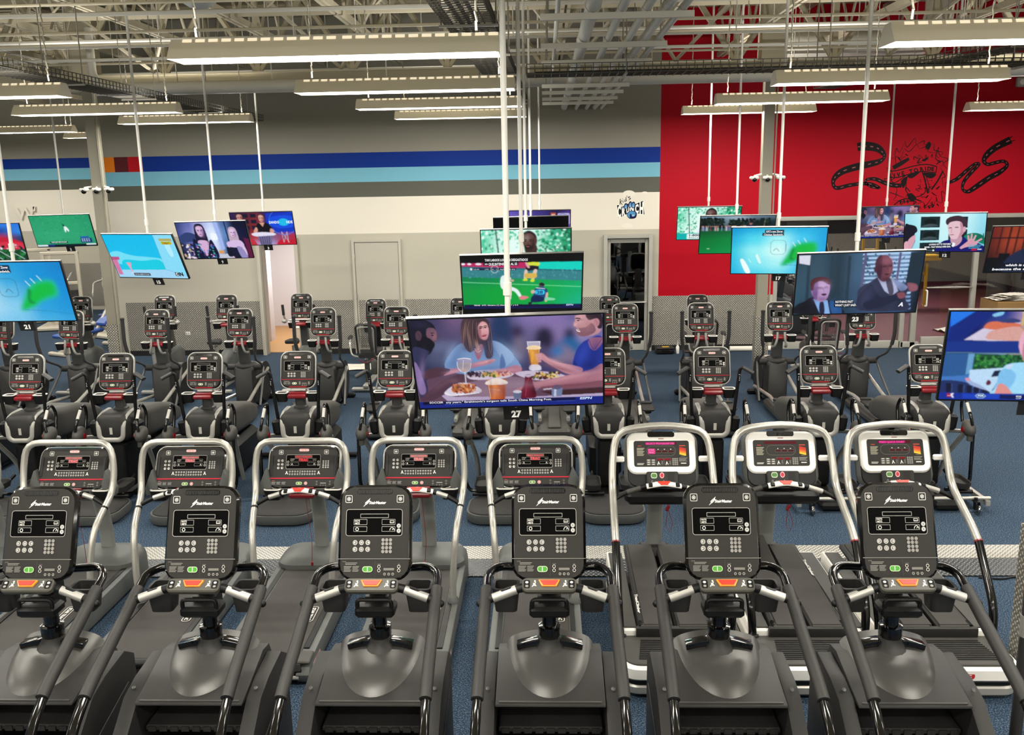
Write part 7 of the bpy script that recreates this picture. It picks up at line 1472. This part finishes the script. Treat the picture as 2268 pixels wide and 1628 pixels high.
for layer, (rx, ry, amp, n) in enumerate(((345, 380, 34, 20), (290, 320, 28, 15))):      # flames round the emblem
    F = []
    for i in range(n * 2):
        a = (i + rm.uniform(-.25, .25)) / (n * 2) * 2 * PI + layer; q = 1 if i % 2 else -1
        F.append((1080 + (rx + q * amp * rm.uniform(.5, 1.2)) * math.cos(a + q * .05), 500 + (ry + q * amp * rm.uniform(.5, 1.2)) * math.sin(a + q * .05)))
    for k in range(0, n * 2 - 3, 3): p.line([tuple(q)[:2] for q in crom([(x, y, 0) for x, y in F[k:k + 4]], 5)], [3, 4, 6, 7, 8, 9, 9, 8, 7, 6, 6, 5, 5, 4, 3, 2][:16], K)
for i in range(30):
    x, y = rm.uniform(880, 1330), rm.uniform(190, 380) if i % 2 else rm.uniform(640, 860); p.curve([(x, y), (x + rm.uniform(-40, 40), y - rm.uniform(10, 50)), (x + rm.uniform(-20, 60), y + rm.uniform(-40, 30))], rm.uniform(5, 11), K, 4)
p.soft([(1160, 180), (1200, 120), (1225, 150), (1200, 210)], K, 3); p.soft([(1120, 330), (1200, 290), (1160, 340)], K, 3); p.soft([(890, 560), (960, 510), (940, 600), (910, 640)], K); p.soft([(960, 500), (1100, 460), (1010, 530)], K); p.soft([(1140, 470), (1280, 480), (1240, 530), (1180, 520)], K)
p.curve([(950, 560), (950, 680), (1040, 740), (1150, 700), (1170, 600)], 9, K); p.curve([(1130, 460), (1160, 560), (1190, 700)], 16, K); p.curve([(1150, 460), (1200, 600), (1200, 690)], 8, K); p.curve([(1360, 450), (1300, 560), (1230, 660)], 16, K)
for k in range(24): p.ell(rm.uniform(1080, 1240), rm.uniform(540, 680), 5, 5, K, 6)
p.soft([(960, 720), (1010, 700), (1060, 760), (1000, 790)], K); p.curve([(810, 830), (900, 770), (1020, 760), (1120, 790)], 12, K)
for x, y in ((880, 800), (920, 790), (960, 790), (1150, 850), (1200, 860), (1240, 835)): p.line([(x, y - 20), (x + 6, y + 20)], 14, K); p.line([(x - 10, y), (x + 20, y - 6)], 8, K)
p.build('painted_mural', 'print', wall, TR(8.7, YW - .001, 4.2))
p = Pic([(-213.2, -110.2), (1428.7, -139.4), (1401.5, 1661.2), (-220.3, 1686.4)], 1.1, 1.2); WH = '#e9e3d6'; K = '#16161c'
p.ell(490, 280, 200, 108, WH, 30); p.ell(1010, 250, 100, 40, WH, 24); p.ell(430, 1330, 190, 80, WH, 30)
p.poly([(80, 660), (130, 630), (270, 710), (450, 590), (700, 610), (955, 500), (1012, 975), (740, 945), (590, 1105), (420, 960), (170, 1085), (130, 1060)], '#f4f1ea')
p.poly([(95, 665), (130, 648), (270, 725), (450, 605), (700, 622), (948, 515), (1000, 965), (740, 925), (420, 945), (180, 1072), (145, 1058)], K)
for t, x, y, h, w in (('C', 112, 1045, 380, 118), ('R', 258, 990, 270, 116), ('U', 400, 920, 290, 96), ('N', 520, 880, 240, 130), ('C', 690, 900, 280, 118), ('H', 838, 948, 400, 128)): p.text(t, x, y, h * .97, '#f6f3ec', w=w, bold=.05)
for x, y, rx, ry in ((300, 730, 34, 42), (385, 690, 62, 100), (530, 640, 60, 115), (630, 650, 66, 110)): p.ell(x, y, rx, ry, '#0e1a40', 16, 8); p.ell(x + 2, y + 12, rx * .68, ry * .7, '#5a8fc0', 14, 8); p.ell(x + 8, y + ry * .45, rx * .4, ry * .25, '#93b8dc', 10)
p.soft([(410, 960), (480, 870), (600, 840), (720, 880), (745, 980), (690, 1085), (500, 1095)], '#0e1a40'); p.soft([(430, 960), (500, 880), (600, 855), (690, 890), (700, 980), (620, 1030), (560, 950), (520, 960), (510, 1070), (450, 1020)], '#4f8cbc'); p.soft([(580, 990), (640, 960), (680, 1000), (610, 1030)], '#93b8dc')
for q in ([(208, 450), (195, 640)], [(265, 500), (208, 560), (270, 640)], [(288, 520), (304, 572)], [(392, 395), (404, 530)], [(415, 350), (432, 382)]): p.line(q, 22, K)
p.ell(288, 455, 12, 12, K, 8); p.circ(366, 512, 38, 18, K); p.curve([(530, 370), (462, 405), (545, 440), (480, 490)], 22, K)
p.build('wall_logo', 'print', wall, TR(1.95, YW - .001, 3.2))
# raised letter end on the far left wall
t = thing('wall_letter', 'pale raised sign letters cut by the left picture edge, on the far white wall', 'sign', (-16.75, YF - .03, 2.92))
for k, ch in enumerate("W'"):
    V, F, tw = glyphs(ch, .02); b = MB(); b.add([(x * .6 + k * .6, 0, y * .55) for x, y in V], F); b.add([(x * .6 + k * .6, -.06, y * .55) for x, y in V], F); b.build('letter', 'white_wall', t, flat=True)

# ================================================================== small things on wall and floor
for x, z, lb in ((-8.3, .52, 'small white outlet plate low on the sheet metal wall'), (3.35, .5, 'small white outlet plate beside the elliptical under the red wall')):
    t = thing('wall_outlet', lb, 'outlet', (x, YW - .012, z)); b = MB(); b.rbox((0, 0, 0), (.11, .012, .075), .005); b.build('plate', 'white', t)
    b = MB(); b.box((-.025, -.008, 0), (.03, .006, .04)); b.box((.025, -.008, 0), (.03, .006, .04)); b.build('sockets', 'trim', t, flat=True)
t = thing('tool_case', 'black and yellow tool case on the carpet by the dark glass door', 'case', (2.66, 20.02, 0), 4)
b = MB(); b.rbox((0, 0, .06), (.4, .26, .12), .03); b.build('body', 'black', t); b = MB(); b.rbox((0, 0, .135), (.41, .27, .04), .03); b.build('lid', 'shell', t)
b = MB(); b.rbox((.02, -.02, .158), (.16, .09, .01), .02); b.build('lid_panel', 'yellow', t); b = MB(); b.tube([(-.08, -.13, .1), (-.08, -.165, .1), (.08, -.165, .1), (.08, -.13, .1)], .01, 6, fillet=.02); b.build('handle', 'black', t)
t = thing('spray_bottle', 'small white bottle standing beside the tool case', 'bottle', (2.95, 20.0, 0))
b = MB(); b.lathe([(.035, 0), (.04, .01), (.04, .15), (.018, .19), (.018, .21)], 12); b.build('body', 'white', t); b = MB(); b.lathe([(.02, .21), (.02, .25), (.008, .27), (.006, .31)], 10); b.build('cap', 'trim', t)
for x, L, lb in ((4.4, .5, 'longer white paper roll lying at the foot of the wall by the column'), (4.95, .26, 'shorter white paper roll lying right of the column')):
    t = tag(MB().tube([(x - L / 2, 20.2, .06), (x + L / 2, 20.2, .06)], .06, 12).build('paper_roll', 'paper'), lb, 'paper roll')
rm = random.Random(4)
def sheet(name, lbl, x, y, z, w, d, rz, amp=.02, m='paper', n=8):
    vs = [(-w / 2 + w * i / n, -d / 2 + d * j / n, amp * (math.sin(i * 1.7 + j * .6) + math.sin(j * 2.1 + i)) * .5 + amp + .004) for j in range(n + 1) for i in range(n + 1)]
    vs2 = [(a, b, c - .003) for a, b, c in vs]; N = n + 1
    F = [(j * N + i, j * N + i + 1, (j + 1) * N + i + 1, (j + 1) * N + i) for j in range(n) for i in range(n)]
    b = MB(); b.add(vs, F); b.add(vs2, [f[::-1] for f in F]); o = b.build(name, m); o.location = (x, y, z); o.rotation_euler = (0, 0, rad(rz)); return tag(o, lbl, 'paper')
sheet('paper_sheet', 'crumpled white sheet on the carpet behind the recumbent bike', -4.0, 18.75, 0, 1.3, .55, 4, .03)
t = thing('carton', 'tall brown carton under loose papers, before the glass studio', 'box', (10.0, 19.45, 0), 3)
b = MB(); b.rbox((0, 0, .6), (1.15, .7, 1.2), .008); b.build('body', 'cardboard', t)
b = MB(); b.box((0, -.16, 1.203), (1.15, .35, .006)); b.box((0, .16, 1.206), (1.15, .35, .006)); b.build('flap', 'cardboard', t, flat=True)
for k in range(5): sheet('loose_paper', ('lowest', 'second', 'third', 'fourth', 'topmost')[k] + ' loose white sheet heaped on the brown carton', 9.95 + .05 * (k % 3), 19.42 + .03 * k, 1.212 + .02 * k, 1.05 - .1 * k, .6 - .05 * k, k * 5, .012)['group'] = 'papers on the carton'
sheet('paper_sheet', 'white papers lying on the maroon studio floor', 10.4, 22.4, .016, 1.4, .7, 8, .04)
t = thing('training_frame', 'yellow steel frame standing inside the glass studio', 'frame', (10.8, 26.6, .014))
for x in (-1.6, -1.2, .25): b = MB(); b.box((x, 0, 1.1 if x < -1 else .75), (.07, .07, 2.2 if x < -1 else 1.5)); b.build('post', 'yellow', t, bevel=.006)
b = MB(); b.box((0, 0, 1.5), (1.1, .5, .06)); b.box((0, -.22, 1.42), (1.1, .05, .08)); b.build('platform', 'yellow', t, bevel=.006)
b = MB(); b.tube([(.25, 0, .9), (-.2, 0, 1.42)], .03, 6); b.tube([(-1.6, 0, 1.7), (-1.2, 0, 1.7)], .03, 6); b.build('brace', 'yellow', t)
for k, x in enumerate((11.6, 12.25)):
    t = thing('padded_column', ('nearer', 'farther')[k] + ' dark upright padded bag behind the glass beside the carton', 'bag', (x, 23.5, .014), 0, 'dark bags in the studio')
    b = MB(); b.lathe([(.2, .5), (.26, .55), (.27, 1.2), (.26, 1.9), (.2, 1.95)], 14); b.build('body', 'skin_dark', t); b = MB(); b.lathe([(.3, 0), (.3, .08), (.06, .12), (.06, .55)], 14); b.build('stand', 'black', t)

# ================================================================== strength machines at the far left
def make_rig():
    t = thing('strength_machine', '', 'weight machine', (0, 0, 0), 0, 'cream strength machines with blue pads')
    for s in (-1, 1): b = MB(); b.rbox((s * .45, .3, 1.05), (.1, .1, 2.1), .02); b.build('upright', 'rig', t)
    for nm, c, d in (('top_bar', (0, .3, 2.06), (1.0, .1, .1)), ('cross_bar', (0, .3, 1.2), (.9, .08, .1)), ('base', (0, -.1, .06), (1.1, 1.5, .09))): b = MB(); b.rbox(c, d, .02); b.build(nm, 'rig', t)
    b = MB(); [b.box((.2, .3, .2 + .06 * k), (.34, .14, .05)) for k in range(14)]; tag(b.build('weight_stack', 'midgrey', t, flat=True), kind='stuff')
    b = MB(); b.rbox((-.12, -.35, .55), (.36, .42, .09), .04); b.build('seat_pad', 'padnavy', t); b = MB(); b.rbox((-.12, -.05, .98), (.34, .1, .66), .04, R=RX(-8)); b.build('back_pad', 'padblue', t)
    for s in (-1, 1): b = MB(); b.tube([(-.12 + s * .4, .2, 1.5), (-.12 + s * .45, -.4, 1.4), (-.12 + s * .3, -.55, 1.1)], .025, 8, fillet=.1); b.ball((-.12 + s * .3, -.55, 1.08), (.03, .03, .09)); b.build('press_arm', 'silver', t)
    b = MB(); b.rbox((-.12, -.35, .3), (.1, .1, .45), .02); b.build('seat_post', 'rig', t); return t
rg = make_rig()
for i, (x, y, r, lb) in enumerate(((-13.7, 25.0, 15, 'left of the plain green screen'), (-12.0, 25.6, -20, 'below the plain green screen'), (-11.3, 23.6, -30, 'peeping past the left flank of the cream column'), (-15.2, 26.4, 30, 'farthest one behind the racing screen'))):
    o = rg if i == 0 else dup(rg, (x, y, 0), r); o.location = (x, y, 0); o.rotation_euler = (0, 0, rad(r)); o['label'] = 'cream strength machine with blue pads, ' + lb
t = thing('adjustable_bench', 'cream bench with bright blue pads beside the cream column', 'bench', (-11.2, 21.0, 0), -25)
b = MB(); b.rbox((0, 0, .46), (.34, 1.2, .09), .04); b.build('seat_pad', 'padblue', t); b = MB(); b.rbox((.1, .75, .72), (.36, .5, .1), .05, R=RX(35)); b.build('back_pad', 'padblue', t)
b = MB(); b.tube([(-.2, .95, .8), (.4, .95, .8)], .07, 10); b.build('roller_pad', 'padblue', t)
b = MB(); b.tube([(0, -.6, .06), (0, .4, .3), (0, 1.1, 1.2)], .05, 8); b.build('frame', 'rig', t); b = MB(); b.rbox((0, -.3, .22), (.1, .1, .44), .02); b.build('post', 'rig', t)
for y in (-.6, .9): b = MB(); b.rbox((0, y, .05), (.6, .12, .09), .03); b.build('foot', 'rig', t)
b = MB(); b.tube([(.3, .9, .08), (.1, .6, .6)], .04, 8); b.build('brace', 'rig', t)
b = MB(); b.tube([(.02, -.02, .34), (.0, .02, .38)], .035, 8); b.build('adjust_knob', 'red', t)

# ================================================================== machine of which only a handle reaches into view
t = thing('exercise_machine', 'upright black handle with a chrome sleeve at the right picture edge', 'exercise machine', (2.79, 4.95, 0))
b = MB(); b.tube([(0, 0, .1), (0, 0, 1.42), (.03, .06, 1.56), (.12, .16, 1.6)], .034, 12, fillet=.08); b.build('handle', 'gripgrey', t)
b = MB(); b.tube([(0, 0, 1.23), (0, 0, 1.36)], .038, 14); b.build('chrome_sleeve', 'satin', t)
b = MB(); b.rbox((.25, .05, .06), (.62, .4, .12), .05); b.build('base', 'black', t)
b = MB(); b.rbox((.32, .16, .8), (.2, .16, 1.5), .05); b.tube([(.12, .16, 1.5), (.32, .16, 1.5)], .04, 10); b.build('frame', 'shell', t)
